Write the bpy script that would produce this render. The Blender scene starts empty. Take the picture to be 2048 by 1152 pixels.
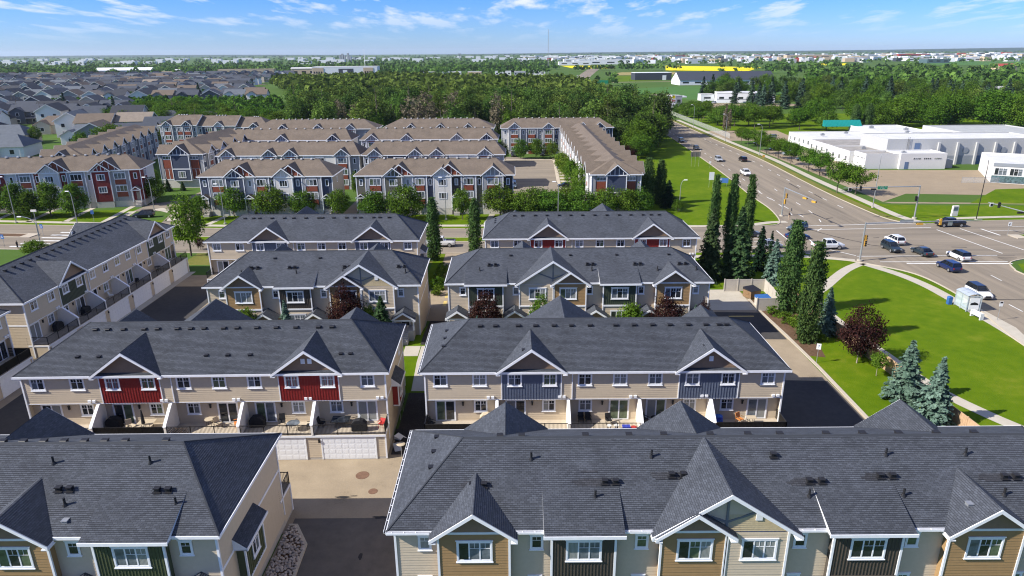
import bpy, math, random
import numpy as np
from mathutils import Matrix, Vector
rng = random.Random(7)
nrs = np.random.RandomState(11)
S = bpy.context.scene
COL = S.collection
R = math.radians
# ------------------------------------------------------------------ camera
cam = bpy.data.cameras.new('camera')
cam.sensor_width = 36.0
cam.lens = 24.0
cam.clip_start = 0.5
cam.clip_end = 60000.0
camo = bpy.data.objects.new('camera', cam)
COL.objects.link(camo)
_pt, _ro = R(19.07), R(0.40)
camo.matrix_world = (Matrix.Translation((0, 0, 36.0)) @ Matrix.Rotation(math.pi / 2 - _pt, 4, 'X') @ Matrix.Rotation(-_ro, 4, 'Z'))
S.camera = camo
# ------------------------------------------------------------------ sun direction: shadow per metre of height
SHX, SHY = 1.26, 0.36
SUN = Vector((-SHX, -SHY, 1.0)).normalized()
SUN_EL = math.asin(SUN.z)
sun = bpy.data.lights.new('sun', 'SUN')
sun.energy = 5.0
sun.angle = R(0.5)
sun.color = (1.0, 0.945, 0.86)
suno = bpy.data.objects.new('sun', sun)
suno.rotation_euler = SUN.to_track_quat('Z', 'Y').to_euler()
suno.location = (-60, -20, 80)
COL.objects.link(suno)
# ------------------------------------------------------------------ world
W = bpy.data.worlds.new('World')
S.world = W
W.use_nodes = True
nt = W.node_tree
nt.nodes.clear()
def wn(t, **k):
    n = nt.nodes.new(t)
    for a, b in k.items():
        setattr(n, a, b)
    return n
_out = wn('ShaderNodeOutputWorld')
_bg = wn('ShaderNodeBackground')
_sky = wn('ShaderNodeTexSky', sky_type='NISHITA')
_sky.sun_disc = False
_sky.sun_elevation = SUN_EL
_sky.sun_rotation = math.atan2(SUN.x, SUN.y)
_sky.altitude = 600
_sky.air_density = 1.0
_sky.dust_density = 0.25
_sky.ozone_density = 3.0
_bg.inputs['Strength'].default_value = 0.11
_hs = wn('ShaderNodeHueSaturation')
_hs.inputs['Saturation'].default_value = 1.05
_hs.inputs['Value'].default_value = 1.0
# clear blue air: the low sky keeps its brightness but less of its yellow
_gr = wn('ShaderNodeValToRGB')
_gr.color_ramp.elements[0].position = 0.0
_gr.color_ramp.elements[0].color = (0.37, 0.51, 0.88, 1)
_gr.color_ramp.elements[1].position = 0.085
_gr.color_ramp.elements[1].color = (0.25, 0.46, 0.92, 1)
_tm = wn('ShaderNodeMixRGB', blend_type='MULTIPLY')
_tm.inputs[0].default_value = 1.0
_tc = wn('ShaderNodeTexCoord')
_sep = wn('ShaderNodeSeparateXYZ')
nt.links.new(_tc.outputs['Generated'], _sep.inputs[0])
nt.links.new(_sep.outputs[2], _gr.inputs[0])
nt.links.new(_sky.outputs[0], _tm.inputs[1])
nt.links.new(_gr.outputs[0], _tm.inputs[2])
nt.links.new(_tm.outputs[0], _hs.inputs['Color'])
# clouds: noise on a plane high above the ground
def wm(op, a, b=None):
    n = wn('ShaderNodeMath', operation=op)
    for i, v in enumerate((a, b)):
        if v is None:
            continue
        if isinstance(v, (int, float)):
            n.inputs[i].default_value = v
        else:
            nt.links.new(v, n.inputs[i])
    return n.outputs[0]
_den = wm('ADD', wm('MAXIMUM', _sep.outputs[2], 0.0), 0.085)
_cx = wm('DIVIDE', _sep.outputs[0], _den)
_cy = wm('DIVIDE', _sep.outputs[1], _den)
_cmb = wn('ShaderNodeCombineXYZ')
nt.links.new(_cx, _cmb.inputs[0]); nt.links.new(_cy, _cmb.inputs[1])
_n1 = wn('ShaderNodeTexNoise')
_n1.inputs['Scale'].default_value = 2.1
_n1.inputs['Detail'].default_value = 7
_n1.inputs['Roughness'].default_value = 0.58
_mp = wn('ShaderNodeMapping')
_mp.inputs['Location'].default_value = (4.3, 1.7, 0.0)
_mp.inputs['Scale'].default_value = (1.0, 0.36, 1.0)
nt.links.new(_cmb.outputs[0], _mp.inputs[0])
nt.links.new(_mp.outputs[0], _n1.inputs['Vector'])
_rp = wn('ShaderNodeValToRGB')
_rp.color_ramp.elements[0].position = 0.50
_rp.color_ramp.elements[0].color = (0, 0, 0, 1)
_rp.color_ramp.elements[1].position = 0.62
_rp.color_ramp.elements[1].color = (0.92, 0.92, 0.92, 1)
nt.links.new(_n1.outputs['Fac'], _rp.inputs[0])
_fade = wn('ShaderNodeMapRange')
_fade.inputs['From Min'].default_value = 0.012
_fade.inputs['From Max'].default_value = 0.07
_fade.clamp = True
nt.links.new(_sep.outputs[2], _fade.inputs[0])
_fm = wm('MULTIPLY', _rp.outputs[0], _fade.outputs[0])
_mix = wn('ShaderNodeMixRGB')
nt.links.new(_fm, _mix.inputs[0])
nt.links.new(_hs.outputs[0], _mix.inputs[1])
_mix.inputs[2].default_value = (5.2, 5.4, 5.8, 1)
nt.links.new(_mix.outputs[0], _bg.inputs['Color'])
nt.links.new(_bg.outputs[0], _out.inputs['Surface'])
# ------------------------------------------------------------------ exposure
S.view_settings.view_transform = 'Standard'
S.view_settings.look = 'None'
S.view_settings.exposure = 0.80
S.view_settings.gamma = 1.0
S.view_settings.use_curve_mapping = False
S.cycles.max_bounces = 6
S.cycles.diffuse_bounces = 3
S.cycles.glossy_bounces = 2
S.cycles.transmission_bounces = 4
S.cycles.transparent_max_bounces = 12
S.cycles.caustics_reflective = False
S.cycles.caustics_refractive = False
S.cycles.use_denoising = True
S.cycles.pixel_filter_type = 'BLACKMAN_HARRIS'
S.cycles.filter_width = 1.15
S.cycles.sample_clamp_indirect = 4.0
# ================================================================== materials
MATS = {}
def newmat(name):
    m = bpy.data.materials.new(name)
    m.use_nodes = True
    b = m.node_tree.nodes['Principled BSDF']
    MATS[name] = m
    return m, m.node_tree, b
def nd(t, typ, **k):
    n = t.nodes.new(typ)
    for a, b in k.items():
        setattr(n, a, b)
    return n
def ramp(t, stops):
    n = nd(t, 'ShaderNodeValToRGB')
    e = n.color_ramp.elements
    while len(e) < len(stops):
        e.new(0.5)
    for i, (p, c) in enumerate(stops):
        e[i].position = p
        e[i].color = (c[0], c[1], c[2], 1)
    return n
def sc(c, k):
    return (c[0] * k, c[1] * k, c[2] * k)
def noise(t, vec, scale, detail=4, rough=0.55):
    n = nd(t, 'ShaderNodeTexNoise')
    n.inputs['Scale'].default_value = scale
    n.inputs['Detail'].default_value = detail
    n.inputs['Roughness'].default_value = rough
    if vec is not None:
        t.links.new(vec, n.inputs['Vector'])
    return n
def objco(t):
    return nd(t, 'ShaderNodeTexCoord').outputs['Object']
def geopos(t):
    return nd(t, 'ShaderNodeNewGeometry').outputs['Position']
def uvco(t):
    return nd(t, 'ShaderNodeTexCoord').outputs['UV']
def bump(t, b, h, strength=0.3, dist=0.02):
    n = nd(t, 'ShaderNodeBump')
    n.inputs['Strength'].default_value = strength
    n.inputs['Distance'].default_value = dist
    t.links.new(h, n.inputs['Height'])
    t.links.new(n.outputs[0], b.inputs['Normal'])
    return n
def plain(name, c, rough=0.6, metal=0.0, var=0.08, scale=3.0, spec=0.3, rnd=0.0):
    """painted or plain surface: base colour with faint uneven wear"""
    m, t, b = newmat(name)
    n = noise(t, objco(t), scale, 5, 0.6)
    r = ramp(t, [(0.3, sc(c, 1 - var)), (0.7, sc(c, 1 + var))])
    t.links.new(n.outputs['Fac'], r.inputs[0])
    if rnd > 0:
        oi = nd(t, 'ShaderNodeObjectInfo')
        hs = nd(t, 'ShaderNodeHueSaturation')
        mr = nd(t, 'ShaderNodeMapRange')
        mr.inputs['To Min'].default_value = 1 - rnd
        mr.inputs['To Max'].default_value = 1 + rnd
        t.links.new(oi.outputs['Random'], mr.inputs[0])
        t.links.new(mr.outputs[0], hs.inputs['Value'])
        t.links.new(r.outputs[0], hs.inputs['Color'])
        t.links.new(hs.outputs[0], b.inputs['Base Color'])
    else:
        t.links.new(r.outputs[0], b.inputs['Base Color'])
    b.inputs['Roughness'].default_value = rough
    b.inputs['Metallic'].default_value = metal
    b.inputs['Specular IOR Level'].default_value = spec
    return m
def shingle(name, c, var=0.22, tab=0.30, course=0.14, bs=0.55):
    m, t, b = newmat(name)
    uv = uvco(t)
    br = nd(t, 'ShaderNodeTexBrick')
    br.offset = 0.5
    br.squash = 1.0
    br.inputs['Color1'].default_value = (*sc(c, 1 - var), 1)
    br.inputs['Color2'].default_value = (*sc(c, 1 + var), 1)
    br.inputs['Mortar'].default_value = (*sc(c, 0.55), 1)
    br.inputs['Scale'].default_value = 1.0
    br.inputs['Mortar Size'].default_value = 0.012
    br.inputs['Mortar Smooth'].default_value = 0.3
    br.inputs['Bias'].default_value = 0.0
    br.inputs['Brick Width'].default_value = tab
    br.inputs['Row Height'].default_value = course
    t.links.new(uv, br.inputs['Vector'])
    n = noise(t, uv, 0.35, 6, 0.65)
    r = ramp(t, [(0.3, (0.80, 0.80, 0.80)), (0.7, (1.18, 1.18, 1.18))])
    t.links.new(n.outputs['Fac'], r.inputs[0])
    mx = nd(t, 'ShaderNodeMixRGB', blend_type='MULTIPLY')
    mx.inputs[0].default_value = 1.0
    t.links.new(br.outputs['Color'], mx.inputs[1])
    t.links.new(r.outputs[0], mx.inputs[2])
    n2 = noise(t, uv, 14, 3, 0.7)
    r2 = ramp(t, [(0.35, (0.84, 0.84, 0.84)), (0.65, (1.14, 1.14, 1.14))])
    t.links.new(n2.outputs['Fac'], r2.inputs[0])
    mx2 = nd(t, 'ShaderNodeMixRGB', blend_type='MULTIPLY')
    mx2.inputs[0].default_value = 1.0
    t.links.new(mx.outputs[0], mx2.inputs[1])
    t.links.new(r2.outputs[0], mx2.inputs[2])
    t.links.new(mx2.outputs[0], b.inputs['Base Color'])
    # saw-tooth down the slope + tab joints
    sp = nd(t, 'ShaderNodeSeparateXYZ')
    t.links.new(uv, sp.inputs[0])
    md = nd(t, 'ShaderNodeMath', operation='DIVIDE'); md.inputs[1].default_value = course
    t.links.new(sp.outputs[1], md.inputs[0])
    fr = nd(t, 'ShaderNodeMath', operation='FRACT')
    t.links.new(md.outputs[0], fr.inputs[0])
    inv = nd(t, 'ShaderNodeMath', operation='SUBTRACT'); inv.inputs[0].default_value = 1.0
    t.links.new(fr.outputs[0], inv.inputs[1])
    ad = nd(t, 'ShaderNodeMath', operation='MULTIPLY_ADD'); ad.inputs[1].default_value = -0.6
    t.links.new(br.outputs['Fac'], ad.inputs[0])
    t.links.new(inv.outputs[0], ad.inputs[2])
    bump(t, b, ad.outputs[0], bs, 0.03)
    b.inputs['Roughness'].default_value = 0.85
    b.inputs['Specular IOR Level'].default_value = 0.25
    return m
def linesmat(name, c, pitch, axis, rough=0.6, bs=0.5, dark=0.72, var=0.06):
    """boards too far away to tell apart: thin joints along a UV axis (0=u, 1=v)"""
    m, t, b = newmat(name)
    uv = uvco(t)
    sp = nd(t, 'ShaderNodeSeparateXYZ'); t.links.new(uv, sp.inputs[0])
    md = nd(t, 'ShaderNodeMath', operation='DIVIDE'); md.inputs[1].default_value = pitch
    t.links.new(sp.outputs[axis], md.inputs[0])
    fr = nd(t, 'ShaderNodeMath', operation='FRACT'); t.links.new(md.outputs[0], fr.inputs[0])
    r = ramp(t, [(0.0, sc(c, dark)), (0.16, c), (1.0, sc(c, 1.05))])
    t.links.new(fr.outputs[0], r.inputs[0])
    n = noise(t, uv, 0.8, 5, 0.6)
    r2 = ramp(t, [(0.3, (1 - var,) * 3), (0.7, (1 + var,) * 3)])
    t.links.new(n.outputs['Fac'], r2.inputs[0])
    mx = nd(t, 'ShaderNodeMixRGB', blend_type='MULTIPLY'); mx.inputs[0].default_value = 1
    t.links.new(r.outputs[0], mx.inputs[1]); t.links.new(r2.outputs[0], mx.inputs[2])
    t.links.new(mx.outputs[0], b.inputs['Base Color'])
    bump(t, b, fr.outputs[0], bs, 0.02)
    b.inputs['Roughness'].default_value = rough
    b.inputs['Specular IOR Level'].default_value = 0.25
    return m
def groundmat(name, stops, scales=(0.06, 0.7, 6.0), rough=0.95, bs=0.25, weights=(0.45, 0.35, 0.2), stretch=None):
    m, t, b = newmat(name)
    p = geopos(t)
    if stretch:
        mp = nd(t, 'ShaderNodeMapping'); mp.inputs['Scale'].default_value = stretch
        mp.inputs['Rotation'].default_value = (0, 0, 0)
        t.links.new(p, mp.inputs[0]); p = mp.outputs[0]
    acc = None
    for s, w in zip(scales, weights):
        n = noise(t, p, s, 5, 0.6)
        mu = nd(t, 'ShaderNodeMath', operation='MULTIPLY_ADD'); mu.inputs[1].default_value = w
        t.links.new(n.outputs['Fac'], mu.inputs[0])
        if acc is None:
            mu.inputs[2].default_value = 0
        else:
            t.links.new(acc, mu.inputs[2])
        acc = mu.outputs[0]
    r = ramp(t, stops)
    t.links.new(acc, r.inputs[0])
    t.links.new(r.outputs[0], b.inputs['Base Color'])
    bump(t, b, n.outputs['Fac'], bs, 0.05)
    b.inputs['Roughness'].default_value = rough
    b.inputs['Specular IOR Level'].default_value = 0.05
    return m
def glassmat(name, c, rough=0.06, spec=0.6, fold=None):
    m, t, b = newmat(name)
    if fold:
        tc = objco(t)
        sp = nd(t, 'ShaderNodeSeparateXYZ'); t.links.new(tc, sp.inputs[0])
        w = nd(t, 'ShaderNodeTexWave', wave_type='BANDS', bands_direction=fold)
        w.inputs['Scale'].default_value = 4.0
        w.inputs['Distortion'].default_value = 1.5
        t.links.new(tc, w.inputs['Vector'])
        r = ramp(t, [(0.1, sc(c, 0.7)), (0.9, sc(c, 1.15))])
        t.links.new(w.outputs['Fac'], r.inputs[0])
    else:
        n = noise(t, objco(t), 1.6, 2)
        r = ramp(t, [(0.35, sc(c, 0.6)), (0.65, sc(c, 1.4))])
        t.links.new(n.outputs['Fac'], r.inputs[0])
    t.links.new(r.outputs[0], b.inputs['Base Color'])
    b.inputs['Roughness'].default_value = rough
    b.inputs['Specular IOR Level'].default_value = spec
    return m
def foliage(name, c1, c2, trans=0.3, hue=0.03, vv=0.25, rough=0.55):
    m = bpy.data.materials.new(name); m.use_nodes = True
    MATS[name] = m
    t = m.node_tree
    t.nodes.clear()
    out = nd(t, 'ShaderNodeOutputMaterial')
    at = nd(t, 'ShaderNodeAttribute', attribute_name='tone')
    r = ramp(t, [(0.0, c1), (1.0, c2)])
    t.links.new(at.outputs['Fac'], r.inputs[0])
    oi = nd(t, 'ShaderNodeObjectInfo')
    hs = nd(t, 'ShaderNodeHueSaturation')
    a = nd(t, 'ShaderNodeMapRange'); a.inputs['To Min'].default_value = 0.5 - hue; a.inputs['To Max'].default_value = 0.5 + hue
    v = nd(t, 'ShaderNodeMapRange'); v.inputs['To Min'].default_value = 1 - vv; v.inputs['To Max'].default_value = 1 + vv
    t.links.new(oi.outputs['Random'], a.inputs[0])
    ml = nd(t, 'ShaderNodeMath', operation='MULTIPLY'); ml.inputs[1].default_value = 7.31
    fr = nd(t, 'ShaderNodeMath', operation='FRACT')
    t.links.new(oi.outputs['Random'], ml.inputs[0]); t.links.new(ml.outputs[0], fr.inputs[0])
    t.links.new(fr.outputs[0], v.inputs[0])
    t.links.new(a.outputs[0], hs.inputs['Hue']); t.links.new(v.outputs[0], hs.inputs['Value'])
    t.links.new(r.outputs[0], hs.inputs['Color'])
    d = nd(t, 'ShaderNodeBsdfDiffuse'); tr = nd(t, 'ShaderNodeBsdfTranslucent'); mx = nd(t, 'ShaderNodeMixShader')
    mx.inputs[0].default_value = trans
    t.links.new(hs.outputs[0], d.inputs[0]); t.links.new(hs.outputs[0], tr.inputs[0])
    t.links.new(d.outputs[0], mx.inputs[1]); t.links.new(tr.outputs[0], mx.inputs[2])
    t.links.new(mx.outputs[0], out.inputs[0])
    return m

M = MATS
plain('white_trim', (0.74, 0.75, 0.77), 0.45, var=0.05)
plain('stucco_white', (0.72, 0.68, 0.61), 0.8, var=0.06)
plain('siding_beige', (0.51, 0.425, 0.312), 0.6, var=0.04)
plain('siding_grey', (0.36, 0.34, 0.315), 0.6, var=0.04)
plain('siding_tan', (0.30, 0.19, 0.088), 0.6, var=0.05)
plain('siding_brown', (0.235, 0.158, 0.104), 0.65, var=0.07)
plain('shake_cream', (0.44, 0.36, 0.22), 0.7, var=0.12, scale=6)
plain('batten_dark', (0.070, 0.058, 0.047), 0.6, var=0.08)
plain('batten_green', (0.070, 0.082, 0.040), 0.6, var=0.08)
plain('batten_sage', (0.055, 0.070, 0.048), 0.6, var=0.08)
plain('batten_red', (0.235, 0.022, 0.020), 0.5, var=0.07)
plain('batten_blue', (0.105, 0.128, 0.180), 0.55, var=0.06)
plain('tudor_grey', (0.16, 0.17, 0.18), 0.6, var=0.06)
plain('black_metal', (0.012, 0.012, 0.013), 0.4, var=0.1, spec=0.4)
plain('black_plastic', (0.018, 0.018, 0.02), 0.5, var=0.1)
plain('deck_floor', (0.42, 0.36, 0.28), 0.8, var=0.12, scale=2)
plain('garage_white', (0.76, 0.77, 0.78), 0.45, var=0.04)
plain('door_dark', (0.05, 0.045, 0.045), 0.45, var=0.1)
plain('galv_steel', (0.36, 0.37, 0.38), 0.4, metal=0.55, var=0.12)
plain('foundation', (0.40, 0.37, 0.33), 0.9, var=0.1)
shingle('patch_shingle', (0.040, 0.042, 0.049)); plain('unused_dark', (0.030, 0.032, 0.038), 0.9, var=0.15, scale=5)
shingle('shingle_dark', (0.060, 0.067, 0.081), bs=0.7)
shingle('shingle_brown', (0.150, 0.119, 0.091), var=0.10, bs=0.35)
glassmat('glass_dark', (0.022, 0.026, 0.032))
glassmat('glass_blind', (0.13, 0.15, 0.17), 0.12)
glassmat('glass_curtain', (0.26, 0.27, 0.26), 0.15, fold='X')
glassmat('glass_green', (0.09, 0.12, 0.075), 0.12)
glassmat('glass_sky', (0.08, 0.13, 0.14), 0.1)
GLASS = ['glass_dark', 'glass_dark', 'glass_blind', 'glass_curtain', 'glass_green', 'glass_blind']

# ================================================================== geometry helpers
class FR:
    """a wall's own frame: u along the wall, n outwards, z up; a = heading of u"""
    def __init__(s, ox, oy, a=0.0, oz=0.0):
        s.o = (ox, oy, oz); s.a = a
        s.c, s.s = math.cos(a), math.sin(a)
    def __call__(s, u, n, z):
        return (s.o[0] + u * s.c + n * s.s, s.o[1] + u * s.s - n * s.c, s.o[2] + z)
ID = FR(0, 0, 0)
class MB:
    def __init__(s):
        s.v = []; s.f = []; s.uv = []; s.mi = []
        s.m = 0
    def face(s, pts, uv=None):
        i = len(s.v)
        s.v.extend(pts)
        s.f.append(tuple(range(i, i + len(pts))))
        s.uv.append(uv)
        s.mi.append(s.m)
    def quadwall(s, F, u0, u1, z0, z1, n=0.0):
        s.face([F(u0, n, z0), F(u1, n, z0), F(u1, n, z1), F(u0, n, z1)], [(u0, z0), (u1, z0), (u1, z1), (u0, z1)])
    def box(s, F, u0, u1, n0, n1, z0, z1, caps=True):
        p = [F(u, n, z) for z in (z0, z1) for n in (n0, n1) for u in (u0, u1)]
        i = len(s.v); s.v.extend(p)
        fs = [(0, 1, 5, 4), (2, 3, 7, 6), (0, 2, 6, 4), (1, 3, 7, 5)]
        uvs = [[(u0, z0), (u1, z0), (u1, z1), (u0, z1)]] * 2 + [[(n0, z0), (n1, z0), (n1, z1), (n0, z1)]] * 2
        if caps:
            fs += [(0, 1, 3, 2), (4, 5, 7, 6)]
            uvs = uvs + [[(u0, n0), (u1, n0), (u1, n1), (u0, n1)]] * 2
        for f, q in zip(fs, uvs):
            s.f.append(tuple(i + k for k in f)); s.uv.append(q); s.mi.append(s.m)
    def prism(s, F, poly, n0, n1):
        """poly of (u,z), extruded along n"""
        a = [F(u, n0, z) for u, z in poly]; b = [F(u, n1, z) for u, z in poly]
        s.face(a, list(poly)); s.face(b, list(poly))
        k = len(poly)
        for i in range(k):
            j = (i + 1) % k
            d = math.hypot(poly[j][0] - poly[i][0], poly[j][1] - poly[i][1])
            s.face([a[i], a[j], b[j], b[i]], [(0, 0), (d, 0), (d, n1 - n0), (0, n1 - n0)])
    def prismu(s, F, poly, u0, u1):
        """poly of (n,z), extruded along u"""
        a = [F(u0, n, z) for n, z in poly]; b = [F(u1, n, z) for n, z in poly]
        s.face(a, list(poly)); s.face(b, list(poly))
        k = len(poly)
        for i in range(k):
            j = (i + 1) % k
            s.face([a[i], a[j], b[j], b[i]])
    def slab(s, poly, z0, z1):
        a = [(x, y, z0) for x, y in poly]; b = [(x, y, z1) for x, y in poly]
        s.face(b, [(x, y) for x, y in poly])
        k = len(poly)
        for i in range(k):
            j = (i + 1) % k
            s.face([a[i], a[j], b[j], b[i]])
    def tube(s, p0, p1, r0, r1=None, n=6, caps=True):
        r1 = r0 if r1 is None else r1
        p0 = Vector(p0); p1 = Vector(p1); d = p1 - p0
        if d.length < 1e-6:
            return
        d.normalize()
        x = d.orthogonal().normalized(); y = d.cross(x)
        i = len(s.v)
        for k in range(n):
            a = 2 * math.pi * k / n
            o = x * math.cos(a) + y * math.sin(a)
            s.v.append(tuple(p0 + o * r0)); s.v.append(tuple(p1 + o * r1))
        for k in range(n):
            j = (k + 1) % n
            s.f.append((i + 2 * k, i + 2 * j, i + 2 * j + 1, i + 2 * k + 1)); s.uv.append(None); s.mi.append(s.m)
        if caps:
            s.f.append(tuple(i + 2 * k for k in range(n))); s.uv.append(None); s.mi.append(s.m)
            s.f.append(tuple(i + 2 * k + 1 for k in range(n))); s.uv.append(None); s.mi.append(s.m)
    def path(s, pts, r, n=6):
        for a, b in zip(pts[:-1], pts[1:]):
            s.tube(a, b, r, r, n)
    def disc(s, c, r, n=16, z=None):
        s.face([(c[0] + r * math.cos(2 * math.pi * k / n), c[1] + r * math.sin(2 * math.pi * k / n), c[2]) for k in range(n)])
    def ell(s, c, rx, ry, rz, nu=8, nv=5, jit=0.0, rnd=None):
        i = len(s.v)
        for a in range(nv + 1):
            th = math.pi * a / nv
            for b in range(nu):
                ph = 2 * math.pi * b / nu
                k = 1 + (rnd.uniform(-jit, jit) if jit else 0)
                s.v.append((c[0] + rx * k * math.sin(th) * math.cos(ph), c[1] + ry * k * math.sin(th) * math.sin(ph), c[2] + rz * k * math.cos(th)))
        for a in range(nv):
            for b in range(nu):
                c2 = (b + 1) % nu
                s.f.append((i + a * nu + b, i + a * nu + c2, i + (a + 1) * nu + c2, i + (a + 1) * nu + b)); s.uv.append(None); s.mi.append(s.m)
    # ---- lap siding: stepped boards; clip = function z -> (u0,u1)
    def lap(s, F, u0, u1, z0, z1, n=0.0, ex=0.2, d=0.022, clip=None):
        z = z0
        while z < z1 - 1e-4:
            zt = min(z + ex, z1)
            a0, a1 = (u0, u1) if clip is None else clip(z)
            b0, b1 = (u0, u1) if clip is None else clip(zt)
            if a1 - a0 > 0.01:
                s.face([F(a0, n + d, z), F(a1, n + d, z), F(b1, n + 0.004, zt), F(b0, n + 0.004, zt)], [(a0, z), (a1, z), (b1, zt), (b0, zt)])
                s.face([F(a0, n, z), F(a1, n, z), F(a1, n + d, z), F(a0, n + d, z)], [(a0, z), (a1, z), (a1, z), (a0, z)])
            z = zt
    def batten(s, F, u0, u1, z0, z1, n=0.0, pitch=0.3, w=0.05, d=0.03):
        s.quadwall(F, u0, u1, z0, z1, n)
        k = max(1, int(round((u1 - u0) / pitch)))
        for i in range(1, k):
            u = u0 + (u1 - u0) * i / k
            s.box(F, u - w / 2, u + w / 2, n, n + d, z0, z1, False)
    # ---- roof face in stepped courses. e0,e1: eave ends; poly in (a along eave, b up slope)
    def courses(s, P, poly, ex=0.14, d=0.020, step=True):
        """P(a,b,h) -> xyz with h above the plane"""
        if not step:
            s.face([P(a, b, 0) for a, b in poly], list(poly))
            return
        bmax = max(p[1] for p in poly); b = min(p[1] for p in poly)
        while b < bmax - 1e-4:
            bt = min(b + ex, bmax)
            lo = span(poly, b + 1e-5); hi = span(poly, bt - 1e-5)
            if lo and hi:
                s.face([P(lo[0], b, d), P(lo[1], b, d), P(hi[1], bt, 0.0), P(hi[0], bt, 0.0)], [(lo[0], b), (lo[1], b), (hi[1], bt), (hi[0], bt)])
                s.face([P(lo[0], b, -0.01), P(lo[1], b, -0.01), P(lo[1], b, d), P(lo[0], b, d)], [(lo[0], b), (lo[1], b), (lo[1], b), (lo[0], b)])
            b = bt
    def mesh(s, name, mats, smooth=False):
        me = bpy.data.meshes.new(name)
        me.from_pydata(s.v, [], s.f)
        if any(u is not None for u in s.uv):
            l = me.uv_layers.new(name='UVMap')
            flat = []
            for f, u in zip(s.f, s.uv):
                flat.extend(u if u is not None else [(0.0, 0.0)] * len(f))
            l.data.foreach_set('uv', np.array(flat, dtype=np.float32).ravel())
        if isinstance(mats, str):
            mats = [mats]
        for m in mats:
            me.materials.append(M[m])
        if len(mats) > 1:
            me.polygons.foreach_set('material_index', np.array(s.mi, dtype=np.int32))
        if smooth:
            me.polygons.foreach_set('use_smooth', np.ones(len(s.f), dtype=bool))
        me.update()
        return me
    def build(s, name, mats, parent=None, kind=None, smooth=False, label=None):
        if not s.f:
            return None
        return inst(name, s.mesh(name, mats, smooth), parent, kind=kind, label=label)
def span(poly, b):
    xs = []
    k = len(poly)
    for i in range(k):
        p, q = poly[i], poly[(i + 1) % k]
        if (p[1] - b) * (q[1] - b) < 0:
            t = (b - p[1]) / (q[1] - p[1])
            xs.append(p[0] + t * (q[0] - p[0]))
    return (min(xs), max(xs)) if len(xs) >= 2 else None
def inst(name, me, parent=None, loc=None, rz=0.0, kind=None, label=None, scale=None):
    o = bpy.data.objects.new(name, me)
    COL.objects.link(o)
    if parent is not None:
        o.parent = parent
    if loc is not None:
        o.location = loc
    if rz:
        o.rotation_euler = (0, 0, rz)
    if scale is not None:
        o.scale = scale if isinstance(scale, (tuple, list)) else (scale,) * 3
    if kind:
        o['kind'] = kind
    if label:
        o['label'] = label
    return o
def thing(name, label, cat, loc=(0, 0, 0), rz=0.0, group=None, me=None):
    o = bpy.data.objects.new(name, me)
    COL.objects.link(o)
    o.location = loc
    o.rotation_euler = (0, 0, rz)
    o['label'] = label
    o['category'] = cat
    if group:
        o['group'] = group
    return o
def tag(o, label, cat, group=None):
    o['label'] = label; o['category'] = cat
    if group:
        o['group'] = group
    return o
KIDS = {}
def copy_tree(src, loc, rz, label=None, group=None, scale=None):
    """a thing with copies of its parts and their sub-parts (mesh data shared)"""
    r = src.copy(); COL.objects.link(r)
    r.location = loc; r.rotation_euler = (0, 0, rz)
    if label: r['label'] = label
    if group: r['group'] = group
    if scale is not None:
        r.scale = scale if isinstance(scale, (tuple, list)) else (scale,) * 3
    for ch in kids(src):
        c = ch.copy(); COL.objects.link(c); c.parent = r
        for g in kids(ch):
            d = g.copy(); COL.objects.link(d); d.parent = c
    return r
def kids(o):
    k = o.name
    if k not in KIDS:
        KIDS[k] = list(o.children)
    return KIDS[k]
# ---- windows: shared meshes, casing > panes
_WC = {}
def window(parent, F, u, z, w, h, n=0.0, panes=2, grid=True, casing=0.11, sill=True, seed=None, name='window', split=None):
    """u = centre, z = bottom of the glass"""
    key = (round(w, 2), round(h, 2), panes, grid, casing, sill)
    if key not in _WC:
        b = MB(); c = casing; W2 = w / 2
        if c > 0:
            b.box(ID, -W2 - c, -W2, 0, 0.05, -c, h + c); b.box(ID, W2, W2 + c, 0, 0.05, -c, h + c)
            b.box(ID, -W2, W2, 0, 0.05, h, h + c); b.box(ID, -W2, W2, 0, 0.05, -c, 0)
            if sill:
                b.box(ID, -W2 - c - 0.05, W2 + c + 0.05, 0.0, 0.09, -c - 0.06, -c)
                b.box(ID, -W2 - c - 0.05, W2 + c + 0.05, 0.0, 0.07, h + c, h + c + 0.07)
        pw = w / panes; e = 0.042
        for i in range(panes):
            a0 = -W2 + i * pw; a1 = a0 + pw
            b.box(ID, a0, a0 + e, 0.0, 0.035, 0, h); b.box(ID, a1 - e, a1, 0.0, 0.035, 0, h)
            b.box(ID, a0 + e, a1 - e, 0.0, 0.035, 0, e); b.box(ID, a0 + e, a1 - e, 0.0, 0.035, h - e, h)
            if grid and not (panes == 3 and i == 0) or (grid and panes == 1):
                zz = h * 0.66
                b.box(ID, a0 + e, a1 - e, 0.015, 0.03, zz - 0.013, zz + 0.013)
                am = (a0 + a1) / 2
                b.box(ID, am - 0.012, am + 0.012, 0.015, 0.03, zz + 0.018, h - e)
        fm = b.mesh('window_frame', 'white_trim')
        p = MB(); p.quadwall(ID, -pw / 2 + e, pw / 2 - e, e, h - e, 0.012)
        pm = {g: p.mesh('pane', g) for g in set(GLASS) | {'glass_sky'}}
        _WC[key] = (fm, pm, pw)
    fm, pm, pw = _WC[key]
    x, y, zz = F(u, n, z)
    o = inst(name, fm, parent, (x, y, zz), F.a)
    g = rng.choice(GLASS) if seed is None else seed
    for i in range(panes):
        gg = g[i % len(g)] if isinstance(g, (list, tuple)) else (g if rng.random() < 0.6 else rng.choice(GLASS))
        inst('pane', pm[gg], o, (-w / 2 + pw * (i + 0.5), 0, 0))
    return o
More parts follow.
